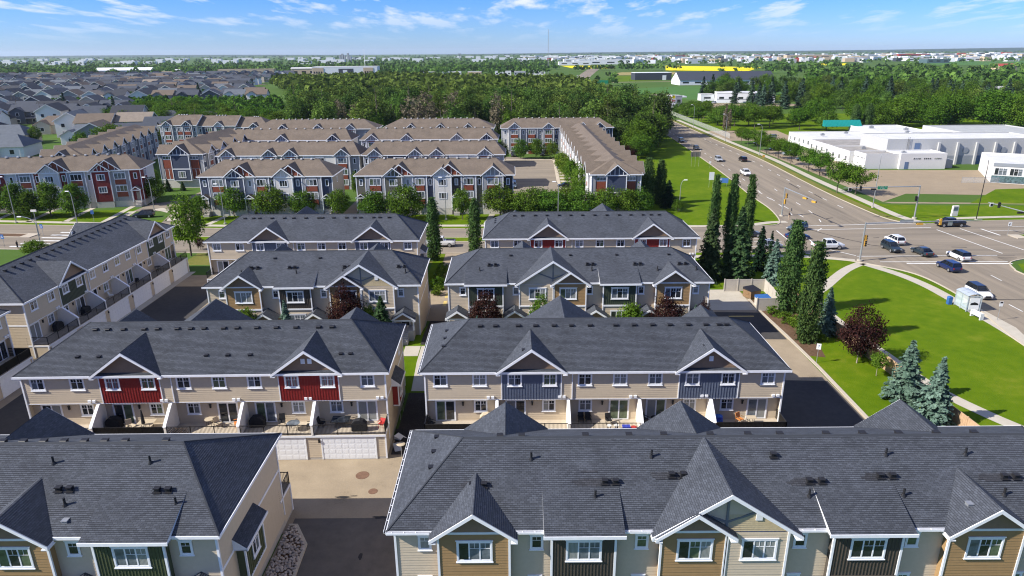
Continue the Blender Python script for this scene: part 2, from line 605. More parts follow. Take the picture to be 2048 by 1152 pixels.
def slopeP(F, n0, z0, dn, dz):
    """roof plane starting at (n0,z0), going (dn,dz) per unit of slope length"""
    l = math.hypot(dn, dz); dn /= l; dz /= l
    def P(a, b, h):
        # normal to the slope, pointing up
        return F(a, n0 + dn * b + (dz * h if dn < 0 else -dz * h), z0 + dz * b + abs(dn) * h)
    return P
# ================================================================== ground, roads, markings
groundmat('mat_ground', [(0.30, (0.045, 0.085, 0.018)), (0.5, (0.062, 0.112, 0.022)), (0.68, (0.085, 0.120, 0.035))], (0.004, 0.03, 0.6), bs=0.4)
groundmat('mat_lawn', [(0.30, (0.042, 0.092, 0.003)), (0.43, (0.066, 0.120, 0.003)), (0.53, (0.088, 0.142, 0.004)), (0.60, (0.125, 0.160, 0.010)), (0.70, (0.190, 0.190, 0.030))], (0.10, 0.6, 9.0), bs=0.8, weights=(0.40, 0.32, 0.28))
groundmat('mat_drygrass', [(0.30, (0.085, 0.115, 0.018)), (0.5, (0.14, 0.14, 0.035)), (0.72, (0.21, 0.17, 0.06))], (0.15, 0.9, 8.0), bs=0.6)
groundmat('mat_asphalt', [(0.34, (0.120, 0.105, 0.088)), (0.46, (0.195, 0.166, 0.130)), (0.56, (0.235, 0.198, 0.152)), (0.68, (0.275, 0.230, 0.176))], (0.22, 0.7, 8.0), bs=0.2, stretch=(1.6, 0.07, 1), weights=(0.5, 0.3, 0.2))
groundmat('mat_street', [(0.34, (0.130, 0.114, 0.094)), (0.46, (0.195, 0.167, 0.132)), (0.56, (0.230, 0.195, 0.152)), (0.68, (0.262, 0.222, 0.172))], (0.18, 0.6, 8.0), bs=0.2, stretch=(0.10, 1.4, 1), weights=(0.5, 0.3, 0.2))
groundmat('mat_drive', [(0.30, (0.135, 0.106, 0.074)), (0.44, (0.255, 0.206, 0.145)), (0.56, (0.30, 0.243, 0.170)), (0.70, (0.345, 0.285, 0.205))], (0.12, 0.5, 7.0), bs=0.3)
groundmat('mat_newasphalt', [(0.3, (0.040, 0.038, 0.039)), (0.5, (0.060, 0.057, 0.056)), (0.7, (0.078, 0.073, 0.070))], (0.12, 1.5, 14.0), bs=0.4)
groundmat('mat_asphalt_shade', [(0.3, (0.075, 0.069, 0.064)), (0.5, (0.105, 0.095, 0.085)), (0.7, (0.135, 0.120, 0.105))], (0.15, 1.2, 14.0), bs=0.4)  # lane asphalt with the building's shade put into its colour
groundmat('mat_concrete', [(0.3, (0.34, 0.31, 0.25)), (0.7, (0.46, 0.42, 0.35))], (0.2, 1.2, 9.0), bs=0.15)
groundmat('mat_kerb', [(0.3, (0.36, 0.31, 0.24)), (0.7, (0.46, 0.41, 0.33))], (0.3, 1.6, 9.0), bs=0.15)
groundmat('mat_mulch', [(0.3, (0.060, 0.036, 0.022)), (0.5, (0.115, 0.072, 0.045)), (0.7, (0.19, 0.125, 0.082))], (0.4, 3.0, 18.0), bs=0.8)
groundmat('mat_gravel', [(0.35, (0.018, 0.016, 0.017)), (0.55, (0.055, 0.050, 0.048)), (0.7, (0.15, 0.14, 0.135))], (0.5, 8.0, 26.0), bs=1.0, weights=(0.15, 0.35, 0.5))
groundmat('mat_lot', [(0.3, (0.215, 0.172, 0.120)), (0.7, (0.305, 0.245, 0.170))], (0.04, 0.3, 6.0), bs=0.2)
groundmat('mat_yellow', [(0.3, (0.52, 0.44, 0.010)), (0.7, (0.74, 0.62, 0.012))], (0.02, 0.3, 3.0), stretch=(0.4, 2.0, 1))
groundmat('mat_crop', [(0.3, (0.05, 0.12, 0.03)), (0.7, (0.08, 0.16, 0.04))], (0.01, 0.1, 2.0))
groundmat('mat_stubble', [(0.3, (0.20, 0.17, 0.07)), (0.7, (0.30, 0.25, 0.10))], (0.01, 0.1, 2.0))
plain('paint_white', (0.60, 0.59, 0.56), 0.8, var=0.18, scale=1.2)
plain('paint_yellow', (0.48, 0.36, 0.12), 0.8, var=0.25, scale=1.2)
plain('tar', (0.020, 0.019, 0.019), 0.7, var=0.2)
plain('rust_iron', (0.15, 0.085, 0.055), 0.8, var=0.2)

def sheet(name, poly, z, mat, kind='structure', label=None, thick=None):
    b = MB()
    if thick:
        b.slab(poly, z - thick, z)
    else:
        b.face([(x, y, z) for x, y in poly], list(poly))
    o = b.build(name, mat)
    o['kind'] = kind
    if label: o['label'] = label
    return o
def off(pts, d):
    """offset a polyline sideways (left positive)"""
    r = []
    for i, p in enumerate(pts):
        a = pts[max(i - 1, 0)]; c = pts[min(i + 1, len(pts) - 1)]
        dx, dy = c[0] - a[0], c[1] - a[1]; l = math.hypot(dx, dy) or 1
        r.append((p[0] - dy / l * d, p[1] + dx / l * d))
    return r
def smooth(pts, n=6):
    out = []
    P = [pts[0]] + list(pts) + [pts[-1]]
    for i in range(1, len(P) - 2):
        p0, p1, p2, p3 = P[i - 1], P[i], P[i + 1], P[i + 2]
        for k in range(n):
            t = k / n
            out.append(tuple(0.5 * ((2 * p1[j]) + (-p0[j] + p2[j]) * t + (2 * p0[j] - 5 * p1[j] + 4 * p2[j] - p3[j]) * t * t + (-p0[j] + 3 * p1[j] - 3 * p2[j] + p3[j]) * t ** 3) for j in (0, 1)))
    out.append(tuple(pts[-1]))
    return out
def strip(name, pts, w0, w1, z, mat, h=None, kind='structure'):
    """ribbon between offsets w0 and w1 of a line; h = raised kerb height"""
    a, c = off(pts, w0), off(pts, w1)
    b = MB(); d = 0.0
    for i in range(len(pts) - 1):
        q = [a[i], a[i + 1], c[i + 1], c[i]]
        b.face([(x, y, z) for x, y in q])
        if h:
            b.face([(*a[i], z), (*a[i + 1], z), (*a[i + 1], z - h), (*a[i], z - h)])
            b.face([(*c[i], z), (*c[i + 1], z), (*c[i + 1], z - h), (*c[i], z - h)])
    if h:
        for i in (0, -1):
            b.face([(*a[i], z), (*c[i], z), (*c[i], z - h), (*a[i], z - h)])
    o = b.build(name, mat); o['kind'] = kind
    return o
# the ground: one sheet to the horizon, cut finer near the camera
_b = MB()
_b.face([(-16500, -200, 0), (16500, -200, 0), (16500, 16000, 0), (-16500, 16000, 0)])
_g = _b.build('ground', 'mat_ground'); _g['kind'] = 'structure'
Z1, Z2, Z3, Z4 = 0.008, 0.014, 0.020, 0.026
# arterial road on the right
AW = smooth([(62, 20), (64, 60), (65.7, 80.3), (68.2, 92.9), (69.2, 101.7), (68.3, 110), (63.8, 115.4), (58, 120)], 6)
AN = smooth([(54, 144.2), (59, 146.3), (62.0, 160), (62.9, 178), (65.5, 209), (68.7, 265), (70.8, 319), (72.2, 387), (72.6, 436), (71.5, 560), (71.2, 703), (78, 860), (100, 1060), (125, 1250), (220, 1900)], 5)
AE = smooth([(90, 144.5), (84.5, 149), (83.6, 166), (84, 184), (85, 203), (87, 240), (87, 287), (87.4, 330), (87.4, 386), (86.4, 436), (85.5, 560), (86, 703), (95, 860), (118, 1060), (146, 1250), (245, 1900)], 5)
AS = smooth([(88, 20), (86.2, 60), (86, 90), (86.1, 109), (86.5, 112), (89.0, 116.5), (96, 119.5)], 5)
sheet('arterial_road', AN + AE[::-1], Z1, 'mat_asphalt')
sheet('arterial_road', AW + [(58, 121), (96, 121)] + AS[::-1], Z1, 'mat_asphalt')
# cross street behind the grey roofed rows and through the junction
CN = [(-220, 161), (-140, 152.5), (-98, 148.4), (-60, 144.5), (-12, 143.2), (30, 142.2), (54, 144.2), (90, 144.5), (104, 147), (150, 149.5), (230, 153)]
CSo = [(-220, 141), (-140, 133.5), (-98, 129.5), (-60, 126), (-12, 124.4), (30, 124.0), (53, 123.8), (58, 121), (96, 119.5), (150, 121), (230, 125)]
sheet('cross_street', CN + CSo[::-1], Z2, 'mat_street')
def kerbline(pts, d0=0.0, d1=0.22, h=0.13):
    return strip('kerb', pts, d0, d1, h, 'mat_kerb', h)
kerbline(AW[:-1]); kerbline(AN, 0, 0.22); kerbline(AE, -0.22, 0.0); kerbline(AS, -0.22, 0)
kerbline(CN[:7], 0, 0.22); kerbline(CN[7:], 0, 0.22); kerbline(CSo[:8], -0.22, 0); kerbline(CSo[8:], -0.22, 0)
# lawns
sheet('lawn', [(44.0, 30), (64, 30), (66, 80), (68, 93), (69, 101), (68.2, 109.5), (63.5, 115.2), (57.5, 120.8), (53, 123.5), (30.5, 123.6), (30.5, 104), (44, 97), (45.6, 78), (46, 66), (44.5, 59)], Z1, 'mat_lawn')
sheet('lawn', [(34, 142.6), (54, 144.4), (58.9, 146.4), (61.9, 160), (62.8, 178), (65.4, 209), (68.6, 265), (70.6, 319), (71.9, 380), (66, 378), (48, 270), (32, 258), (31, 160)], Z1, 'mat_lawn')
sheet('lawn', [(36.8, 50), (44.9, 50), (44.5, 62), (44.2, 72.8), (42.6, 90), (42.2, 98), (37.0, 92)], Z2, 'mat_lawn')
sheet('lawn', [(90.5, 144.9), (104, 147.4), (150, 149.8), (230, 153.5), (230, 158), (150, 160), (118, 163), (103, 163.5), (92, 165), (86.5, 180), (85.5, 203), (88, 240), (88, 280), (85, 280), (84.6, 203), (84.2, 166), (85, 150)], 0.004, 'mat_lawn')
strip('verge', AE[4:60], -2.6, -0.25, Z3, 'mat_drygrass')
strip('grass_strip', AN[2:40], 0.3, 6, Z2, 'mat_lawn')
sheet('lawn', [(88, 20), (140, 20), (140, 117), (97, 117), (89.4, 115.2), (87, 110), (86.4, 90)], Z1, 'mat_lawn')
# footpaths
def path(pts, w, z=Z4, name='footpath', mat='mat_concrete'):
    return strip(name, smooth(pts, 4), -w / 2, w / 2, z, mat)
path([(64.6, 50), (64.3, 62), (65.0, 72), (66.4, 80.3), (66.9, 88), (66.9, 97), (66.7, 104), (65.4, 110), (62.5, 116.2)], 1.9)
path([(62.5, 116.5), (57.6, 112.3), (51, 104.5), (46.2, 98.2), (45.6, 90), (45.9, 84), (46.4, 78), (46.9, 72), (47.7, 67.3), (49.3, 63), (51.0, 59.6), (56, 51), (66, 38)], 1.7)
path([(62, 118), (54, 120.8), (46, 121.3), (30, 121.2)], 1.6)
path([(61, 147.8), (57, 147.2), (50, 144.6), (40, 144.3), (25, 145.5), (-20, 146.5), (-62, 147.6), (-98, 151.5), (-140, 156)], 1.7)
path([(90.2, 146.5), (88.5, 152), (88.6, 166), (89, 184), (89.6, 203), (91.5, 240), (91.2, 287), (91.6, 330), (92, 386)], 2.2)
path([(95, 147.8), (104, 150.4), (150, 152.8), (230, 156.5)], 1.7)
sheet('footpath', [(68.7, 86), (68.6, 97), (66.4, 97), (66.2, 84), (66.9, 79), (68.1, 84)], Z4 + 0.004, 'mat_concrete')
path([(-92, 163.0), (-90.5, 155), (-88, 151)], 1.8)
path([(-87.4, 166), (-80, 160), (-78, 153)], 2.2)
for xa in (-68.5, -55, -41.5, -34, -6, 2):
    path([(xa + 1.5, 157.0), (xa + 0.4, 147.5)], 1.3)
for xa in (-121, -112.5, -104, -95):
    path([(xa, 164 + (xa + 122) * 0.18), (xa + 2, 153.0 - (xa + 122) * 0.03)], 1.3)
# grass in front of the brown roofed rows
sheet('lawn', [(-220, 161.5), (-140, 153), (-98, 149), (-60, 145), (-12, 143.7), (33.5, 142.6), (33, 157), (-73, 157.5), (-88, 150.5), (-92, 166), (-121, 161), (-230, 165)], Z1, 'mat_lawn')
# strip between row 4 and the street, hedge median
sheet('lawn', [(-60, 125.6), (-12, 124), (30, 123.6), (30, 118), (-60, 118)], Z1, 'mat_drygrass')
MED = [(-220, 151), (-140, 143), (-98.5, 139.6), (-60, 135.8), (-12, 134.2), (40, 133.6), (47, 133.3)]
# median islands
strip('median_island', [(-100.5, 139.9), (-140, 143.2), (-220, 151)], -1.6, 1.6, 0.14, 'mat_kerb', 0.14)
strip('median_grass', [(-103, 140.1), (-140, 143.2), (-220, 151)], -1.2, 1.2, 0.145, 'mat_mulch')
strip('median_island', [(-74, 137.2), (-60, 135.8), (-12, 134.2), (36, 133.6)], -1.8, 1.8, 0.14, 'mat_kerb', 0.14)
strip('median_grass', [(-73.5, 137.1), (-60, 135.8), (-12, 134.2), (35.6, 133.6)], -1.5, 1.5, 0.145, 'mat_lawn')
strip('median_island', [(101.2, 133.6), (150, 136.2), (230, 140)], -1.5, 1.5, 0.14, 'mat_kerb', 0.14)
strip('median_grass', [(103.5, 133.8), (150, 136.2), (230, 140)], -1.1, 1.1, 0.145, 'mat_lawn')
# ---- markings
def mark(name, segs, z, mat='paint_white'):
    b = MB()
    for (x0, y0), (x1, y1), w in segs:
        l = math.hypot(x1 - x0, y1 - y0); nx, ny = -(y1 - y0) / l * w / 2, (x1 - x0) / l * w / 2
        b.face([(x0 - nx, y0 - ny, z), (x1 - nx, y1 - ny, z), (x1 + nx, y1 + ny, z), (x0 + nx, y0 + ny, z)])
    o = b.build(name, mat); o['kind'] = 'structure'
    return o
def dashes(line, o, dl, gap, w, t0=0.0, t1=1e9):
    P = off(line, o); segs = []; s = 0.0; nxt = t0
    for a, c in zip(P[:-1], P[1:]):
        l = math.hypot(c[0] - a[0], c[1] - a[1])
        while nxt < s + l and nxt < t1:
            t = (nxt - s) / l; q = (a[0] + (c[0] - a[0]) * t, a[1] + (c[1] - a[1]) * t)
            e = min(dl / l, 1.0)
            segs.append((q, (q[0] + (c[0] - a[0]) * e, q[1] + (c[1] - a[1]) * e), w)); nxt += dl + gap
        s += l
    return segs
mark('lane_marking', dashes(AN, -3.6, 3.0, 6.0, 0.2, 10, 420), Z4)
mark('lane_marking', dashes(AE, 3.8, 3.0, 6.0, 0.2, 24, 420), Z4)
mark('lane_marking', dashes(AN, -8.6, 3.0, 6.0, 0.2, 10, 60), Z4)
mark('lane_marking', [((66.5, y), (66.5 + 3.2 * 0.0, y + 3), 0.2) for y in range(152, 205, 9)], Z4)
ZM = Z4 + 0.004
# junction: stop bars and crosswalk lines (points on the ground)
JL = [((61.2, 143.6), (88.5, 145.6), 0.25), ((61.8, 140.4), (89.5, 141.7), 0.25),
      ((60.6, 141.2), (59.2, 127), 0.25), ((59.2, 127), (63.6, 121.0), 0.25), ((55.9, 140), (55.0, 125), 0.25),
      ((63.6, 120.6), (89.4, 120.6), 0.25), ((66, 117.0), (88.6, 116.6), 0.25), ((70.2, 116.0), (88.6, 115.4), 0.5),
      ((89.6, 139.8), (91.2, 121.8), 0.25), ((95.0, 140.6), (97.0, 121.6), 0.25), ((99.2, 140.2), (99.6, 134.8), 0.4)]
mark('crosswalk_marking', JL, ZM)
mark('lane_marking', [((100, 138.6), (108, 139.0), 0.16), ((107, 142), (113, 142.3), 0.16), ((116, 139.3), (125, 139.8), 0.16), ((53.8, 131.4), (45, 131.3), 0.16), ((54, 128), (46, 127.8), 0.16), ((53, 133.6), (36, 133.5), 0.16)], ZM)
mark('lane_marking', dashes([(85.5, 114), (80.5, 109), (79.6, 95), (79.2, 60), (79, 20)][1:], 0, 3, 6, 0.18, 0, 90) + dashes([(74.3, 112), (73.8, 90), (73.0, 60), (72, 20)], 0, 3, 6, 0.18, 8, 90), ZM)
# zebra by the left edge
Zb = []
for i in range(8):
    t = i / 7
    xa, ya = -100.3 + 4.6 * t, 131.6 + 15.6 * t
    xb = xa + 6.4
    Zb.append(((xa + 0.2, ya), (xb, ya - 0.5), 0.65))
mark('zebra_crossing', Zb, ZM)
# tar seams and tyre marks in the junction
TS = []
px = (62.5, 142.0)
for q in [(64.5, 137.5), (66.0, 134.5), (67.0, 132.8), (68.8, 130.6), (69.8, 128.2), (71.4, 127.4)]:
    TS.append((px, q, rng.uniform(0.18, 0.42))); px = q
for x, y, l, a in [(75, 131.5, 2.2, 0.3), (77, 128.2, 3.0, -0.2), (73, 133.5, 1.4, 0.2), (84.5, 126.4, 2.8, -0.1), (88.4, 118.9, 3.4, 0.0), (72.5, 97.2, 7, -0.05), (79.6, 97.4, 4, 0.02), (72.0, 82.8, 2.6, -0.5), (74.2, 83.2, 1.8, 0.2), (66.3, 158.5, 3, 1.2), (79.5, 172, 6, 1.5), (79.0, 186, 8, 1.52), (71.0, 150.5, 2, 0.4), (84, 121.9, 1.6, 0.1)]:
    TS.append(((x, y), (x + l * math.cos(a), y + l * math.sin(a)), rng.uniform(0.15, 0.35)))
mark('tar_seam', TS, ZM + 0.004, 'tar')
# ---- complex: drives
sheet('driveway', [(-57.5, 44.8), (36.4, 44.8), (36.4, 59.5), (-57.5, 59.5)], Z2, 'mat_drive')
sheet('driveway', [(-57.2, 59.6), (-46.2, 59.6), (-46.2, 92), (-57.2, 92)], Z2, 'mat_drive')
sheet('driveway', [(-18.3, 20), (-7.2, 20), (-7.2, 44.7), (-18.3, 44.7)], Z2, 'mat_drive')
sheet('driveway', [(26.0, 59.6), (36.4, 59.6), (36.3, 93.7), (36.0, 102.5), (26.0, 102.5)], Z2, 'mat_drive')
sheet('driveway', [(-46, 92.5), (25.9, 92.5), (25.9, 103.5), (-46, 103.5)], Z2, 'mat_drive')
sheet('driveway', [(-57.2, 92.1), (-46.1, 92.1), (-46.1, 112), (-57.2, 112)], Z2, 'mat_drive')
# newer dark asphalt areas, and a first sheet that paints in building shade
sheet('asphalt_shade_patch', [(-17.9, 20), (-7.6, 20), (-7.6, 46.7), (-17.9, 46.7)], Z3, 'mat_asphalt_shade')  # painted shade: deepens the lower left row's shadow, ends near its edge
sheet('asphalt_shade_patch', [(25.6, 45.2), (36.2, 45.2), (36.2, 70.6), (25.8, 71.2)], Z3, 'mat_newasphalt')
sheet('asphalt_shade_patch', [(26.2, 83.0), (36.15, 82.6), (35.9, 92.4), (26.2, 93.0)], Z3, 'mat_newasphalt')
sheet('asphalt_shade_patch', [(-55.2, 46), (-46.6, 46), (-46.6, 106), (-55.2, 106)], Z3, 'mat_newasphalt')
sheet('concrete_apron', [(-57.0, 75.8), (-55.3, 75.8), (-55.3, 114), (-57.0, 114)], Z4, 'mat_concrete')
mark('bay_marking', [((31.0, 91.0), (34.6, 91.0), 0.35)], Z4, 'paint_yellow')
mark('bay_marking', [((-10.2, y), (-10.2, y + 2.2), 0.5) for y in (96.0, 99.6)], Z4, 'paint_yellow')
strip('kerb', [(36.5, 45), (36.55, 61), (36.7, 74), (36.5, 84), (36.1, 93.5), (36.2, 98)], -0.2, 0.2, 0.13, 'mat_kerb', 0.13)
sheet('dumpster_pad', [(29.0, 93.6), (35.8, 93.4), (35.9, 102.6), (31.5, 102.6)], Z4, 'mat_concrete')
# beds and gravel
sheet('mulch_bed', [(36.7, 77.5), (38.8, 77.0), (40.2, 84), (41.2, 92), (40, 97), (36.3, 98), (36.5, 84)], Z3 + 0.002, 'mat_mulch')
sheet('gravel_strip', [(-11.6, 56.0), (-8.3, 56.0), (-8.3, 68.6), (-11.6, 68.6)], Z3, 'mat_gravel')
_b = MB()
for _q in ([(-45, 68.4, 0.012), (26, 68.4, 0.012), (26, 74, 1.2), (-45, 74, 1.2)], [(-45, 74, 1.2), (26, 74, 1.2), (26, 82.4, 1.2), (-45, 82.4, 1.2)], [(-45, 82.4, 1.2), (26, 82.4, 1.2), (26, 88, 0.02), (-45, 88, 0.02)], [(26, 68.4, 0.012), (28.5, 68.4, 0.012), (28.5, 84, 0.012), (26, 82.4, 1.2), (26, 74, 1.2)]):
    _b.face(_q)
_o = _b.build('courtyard_lawn', 'mat_lawn'); _o['kind'] = 'structure'
_b = MB(); _b.face([(-11.4, 68.7, 0.09), (-9.6, 68.7, 0.09), (-9.6, 74, 1.216), (-11.4, 74, 1.216)]); _b.face([(-11.4, 74, 1.216), (-9.6, 74, 1.216), (-9.6, 78.6, 1.216), (-11.4, 78.6, 1.216)]); _b.face([(-13.4, 75.6, 1.222), (-11.5, 75.6, 1.222), (-11.5, 78.6, 1.222), (-13.4, 78.6, 1.222)])
_o = _b.build('footpath', 'mat_concrete'); _o['kind'] = 'structure'
sheet('footpath', [(-45, 75.8), (-13.5, 75.8), (-13.5, 77.2), (-45, 77.2)], 1.216, 'mat_concrete')
sheet('footpath', [(-9.4, 75.8), (25.5, 75.8), (25.5, 77.2), (-9.4, 77.2)], 1.216, 'mat_concrete')
_b = MB(); _b.face([(-11.6, 79.0, 1.21), (-8.6, 79.0, 1.21), (-8.6, 82.4, 1.21), (-11.6, 82.4, 1.21)]); _b.face([(-11.6, 82.4, 1.21), (-8.6, 82.4, 1.21), (-8.6, 90, 0.03), (-11.6, 90, 0.03)])
_o = _b.build('gravel_strip', 'mat_gravel'); _o['kind'] = 'structure'
sheet('driveway', [(-12.5, 90), (-8.5, 90), (-8.5, 125), (-12.5, 125)], Z3 + 0.002, 'mat_drive')
sheet('lawn', [(-14.4, 106), (-12.6, 106), (-12.6, 124), (-14.4, 124)], Z3, 'mat_lawn')
# brown roofed complex: drives
sheet('driveway', [(-1, 176), (12.4, 176), (13.0, 183), (15, 242), (0.5, 250), (-100, 250), (-100, 205), (-40, 205), (-40, 176)], Z2, 'mat_street')
sheet('driveway', [(-79, 150), (-73.3, 150), (-73.3, 300), (-86, 300), (-86, 176), (-92, 172), (-92, 163), (-82, 163)], Z2, 'mat_street')
sheet('driveway', [(-40, 157), (-36.8, 157), (-36.8, 206), (-40, 206)], Z3, 'mat_street')
strip('kerb', [(12.8, 176), (13.3, 183), (15.0, 236), (15, 244)], -0.5, 0.5, 0.13, 'mat_kerb', 0.13)
strip('kerb', [(-3, 243), (15, 242)], -0.6, 0.6, 0.13, 'mat_kerb', 0.13)
sheet('lawn', [(13.8, 176), (17.8, 176), (17.8, 244), (15.4, 244)], Z2, 'mat_drygrass')
for k in range(12):
    y = 178 + k * 5.1
    sheet('footpath', [(13.8 + k * 0.15, y), (18.0, y), (18.0, y + 2.6), (13.8 + k * 0.15, y + 2.6)], Z4, 'mat_concrete')
# right: car parks and field lots
sheet('car_park', [(92.8, 168), (118, 166), (150, 164), (152, 172), (104, 178), (104, 215), (116, 216), (150, 214), (178, 214), (240, 222), (240, 160), (230, 158.6), (152, 161), (120, 164.5), (94, 166.2)], Z2, 'mat_lot')
sheet('car_park', [(92.8, 168), (104, 178), (104, 215), (112, 226), (113, 262), (94, 262), (93.5, 203)], Z2, 'mat_lot')
sheet('car_park', [(150, 164), (240, 160), (240, 226), (150, 220), (150, 172)], Z3, 'mat_lot')
sheet('car_park', [(92, 292), (122, 292), (126, 330), (93, 330)], Z2, 'mat_lot')
sheet('lawn', [(108, 183), (146, 178), (118, 200), (109, 205)], Z3, 'mat_lawn') if False else None
strip('kerb', [(150, 172.5), (128, 184), (118, 196), (112, 215), (104, 232)], -0.5, 0.5, 0.14, 'mat_kerb', 0.14) if False else None
sheet('lawn', [(113, 165.5), (150, 163), (200, 161), (200, 166), (140, 184), (131, 183)], Z3 + 0.004, 'mat_lawn')
sheet('playing_field', [(94, 300), (240, 300), (260, 420), (96, 420)], Z1, 'mat_lawn')
# ================================================================== grey-roofed townhouse rows
EZ, OH, HS, RS = 8.2, 0.42, 4.4, 0.5      # eave height, overhang, hip setback, roof slope
TD = 11.06                                  # depth wall to wall
RZ = EZ + (TD / 2 + OH) * RS
def main_z(n):
    return EZ + (OH - n) * RS
_VM = {}
def vent_mesh(kind):
    if kind in _VM:
        return _VM[kind]
    b = MB()
    if kind == 'box':       # low square vent
        b.box(ID, -0.19, 0.19, -0.19, 0.19, -0.05, 0.12); b.box(ID, -0.23, 0.23, -0.23, 0.23, 0.12, 0.16)
        me = b.mesh('roof_vent', 'black_plastic')
    elif kind == 'ridge':
        b.box(ID, -0.24, 0.24, -0.2, 0.2, -0.06, 0.17); b.prismu(ID, [(-0.26, 0.16), (0.26, 0.16), (0.2, 0.24), (-0.2, 0.22)], -0.28, 0.28)
        me = b.mesh('roof_vent', 'black_plastic')
    elif kind == 'turtle':  # hooded exhaust vent
        b.box(ID, -0.2, 0.2, -0.2, 0.2, -0.1, 0.22); b.tube((0, 0, 0.1), (0, 0, 0.34), 0.2, 0.17, 8); b.box(ID, -0.24, 0.24, -0.16, 0.28, 0.3, 0.36)
        b.box(ID, -0.35, 0.35, -0.3, 0.35, -0.04, 0.0)
        me = b.mesh('roof_vent', 'black_plastic')
    elif kind == 'grey':
        b.box(ID, -0.2, 0.2, -0.2, 0.2, -0.08, 0.12); b.box(ID, -0.24, 0.24, -0.24, 0.24, 0.12, 0.16)
        me = b.mesh('roof_vent', 'galv_steel')
    else:                   # plumbing stack on a flashing
        b.m = 0
        b.tube((0, 0, -0.1), (0, 0, 0.55), 0.075, 0.075, 8)
        b.tube((0, 0, -0.05), (0, 0, 0.16), 0.17, 0.085, 8)
        b.m = 1
        b.prismu(ID, [(-0.28, -0.10), (0.32, -0.26), (0.32, -0.23), (-0.28, -0.07)], -0.22, 0.22)
        me = b.mesh('vent_pipe', ['black_plastic', 'galv_steel'])
    _VM[kind] = me
    return me
def put_vent(root, F, u, n, kind, z=None):
    me = vent_mesh(kind)
    x, y, zz = F(u, n, (main_z(n) if z is None else z))
    o = inst('vent_pipe' if kind == 'pipe' else 'roof_vent', me, root, (x, y, zz), F.a, scale=1.0 if kind == 'pipe' else 0.8)
    return o
_SH = [0.24, 0.24]
def gable(F, RB, TR, WL, c, hw, nf, ze, sl, step, wallmat=None, wn_=0.0, whw=None, zb=None, lapx=0.2, rake=0.22, brown=None, backn=None, vents=()):
    """cross gable: two roof slopes, white rake boards; wall triangle goes in `brown`"""
    zr = ze + hw * sl
    L = math.hypot(hw, hw * sl); co, si = hw / L, hw * sl / L
    nD = OH + (EZ - ze) / RS if backn is None else backn
    nB = OH - (zr - EZ) / RS if backn is None else backn
    aD, aC = nf - nD, nf - nB
    poly = [(0, 0), (aD, 0), (aC, L), (0, L)]
    RB.courses(lambda a, b, h: F(c - hw + b * co - h * si, nf - a, ze + b * si + h * co + 0.02), poly, step=step)
    RB.courses(lambda a, b, h: F(c + hw - b * co + h * si, nf - a, ze + b * si + h * co + 0.02), poly, step=step)
    # rake boards
    for sg in (-1, 1):
        p = [(c + sg * hw, ze - 0.02), (c, zr + 0.0), (c, zr - rake * 1.25), (c + sg * (hw + 0.0), ze - rake * 1.2)]
        TR.prism(F, p, nf - 0.02, nf + 0.05)
        # soffit under the overhang
        TR.face([F(c + sg * hw, nf, ze - 0.1), F(c, nf, zr - 0.1), F(c, wn_, zr - 0.1), F(c + sg * hw, wn_, ze - 0.1)])
        TR.box(F, min(c + sg * hw, c + sg * (hw - 0.42)), max(c + sg * hw, c + sg * (hw - 0.42)), wn_ - 0.1, nf + 0.045, ze - rake * 1.22, ze - rake * 1.2 + 0.06)
    if brown is not None:
        w2 = whw if whw is not None else hw - OH
        z0 = zb if zb is not None else EZ
        zt = zr - 0.16
        brown.lap(F, c - w2, c + w2, z0, zt - 0.05, wn_ + 0.012, lapx, 0.02,
                  clip=lambda z: (c - min(w2, max(0, (zt - z) / sl)), c + min(w2, max(0, (zt - z) / sl))))
    return zr
def parts_of():
    return {}
_UQ = [0]
def uq(k):
    _UQ[0] += 1
    return '%s#%d' % (k, _UQ[0])
class Acc(dict):
    def __missing__(s, k):
        s[k] = MB(); return s[k]
def row_roof(root, L, RB, TR, step, gutter=False):
    F0 = FR(0, 0, 0); FB = FR(L, TD, math.pi); FRt = FR(L, 0, math.pi / 2); FL = FR(0, TD, -math.pi / 2)
    run = TD / 2 + OH; rise = run * RS; sl = math.hypot(run, rise); sl2 = math.hypot(HS, rise)
    for F in (F0, FB):
        RB.courses(slopeP(F, OH, EZ, -run, rise), [(-OH, 0), (L + OH, 0), (L + OH - HS, sl), (-OH + HS, sl)], step=step)
    for F in (FRt, FL):
        RB.courses(slopeP(F, OH, EZ, -HS, rise), [(-OH, 0), (TD + OH, 0), (TD / 2, sl2)], step=step)
    # ridge cap
    RB.prismu(FR(0, TD / 2, 0, RZ), [(-0.16, -0.07), (0, 0.035), (0.16, -0.07)], -OH + HS, L + OH - HS)

    # hip caps
    for sx, ex, hx in ((-OH, -OH + HS, 0), (L + OH, L + OH - HS, 1)):
        for sy in (-OH, TD + OH):
            RB.tube((sx, sy, EZ - 0.0), (ex, TD / 2, RZ - 0.01), 0.07, 0.07, 4)
    # soffit and fascia
    TR.box(ID, -OH + 0.03, L + OH - 0.03, -TD - OH + 0.03, OH - 0.03, EZ - 0.2, EZ - 0.14)
    for F, ln in ((F0, L), (FB, L), (FRt, TD), (FL, TD)):
        TR.box(F, -OH - 0.06, ln + OH + 0.06, OH - 0.02, OH + 0.05, EZ - 0.19, EZ + 0.02)
    return F0, FB, FRt, FL
def fix_cap(RB):
    pass
def corner_trims(TR, L, z0, z1):
    for F, ln in ((FR(0, 0, 0), L), (FR(L, TD, math.pi), L)):
        for u in (0, ln):
            TR.box(F, u - 0.07, u + 0.07, -0.07, 0.07, z0, z1)
def downspout(TR, F, u, n, z0, z1):
    TR.box(F, u - 0.045, u + 0.045, n, n + 0.08, z0, z1)
    TR.box(F, u - 0.045, u + 0.045, n, OH, z1, z1 + 0.08)

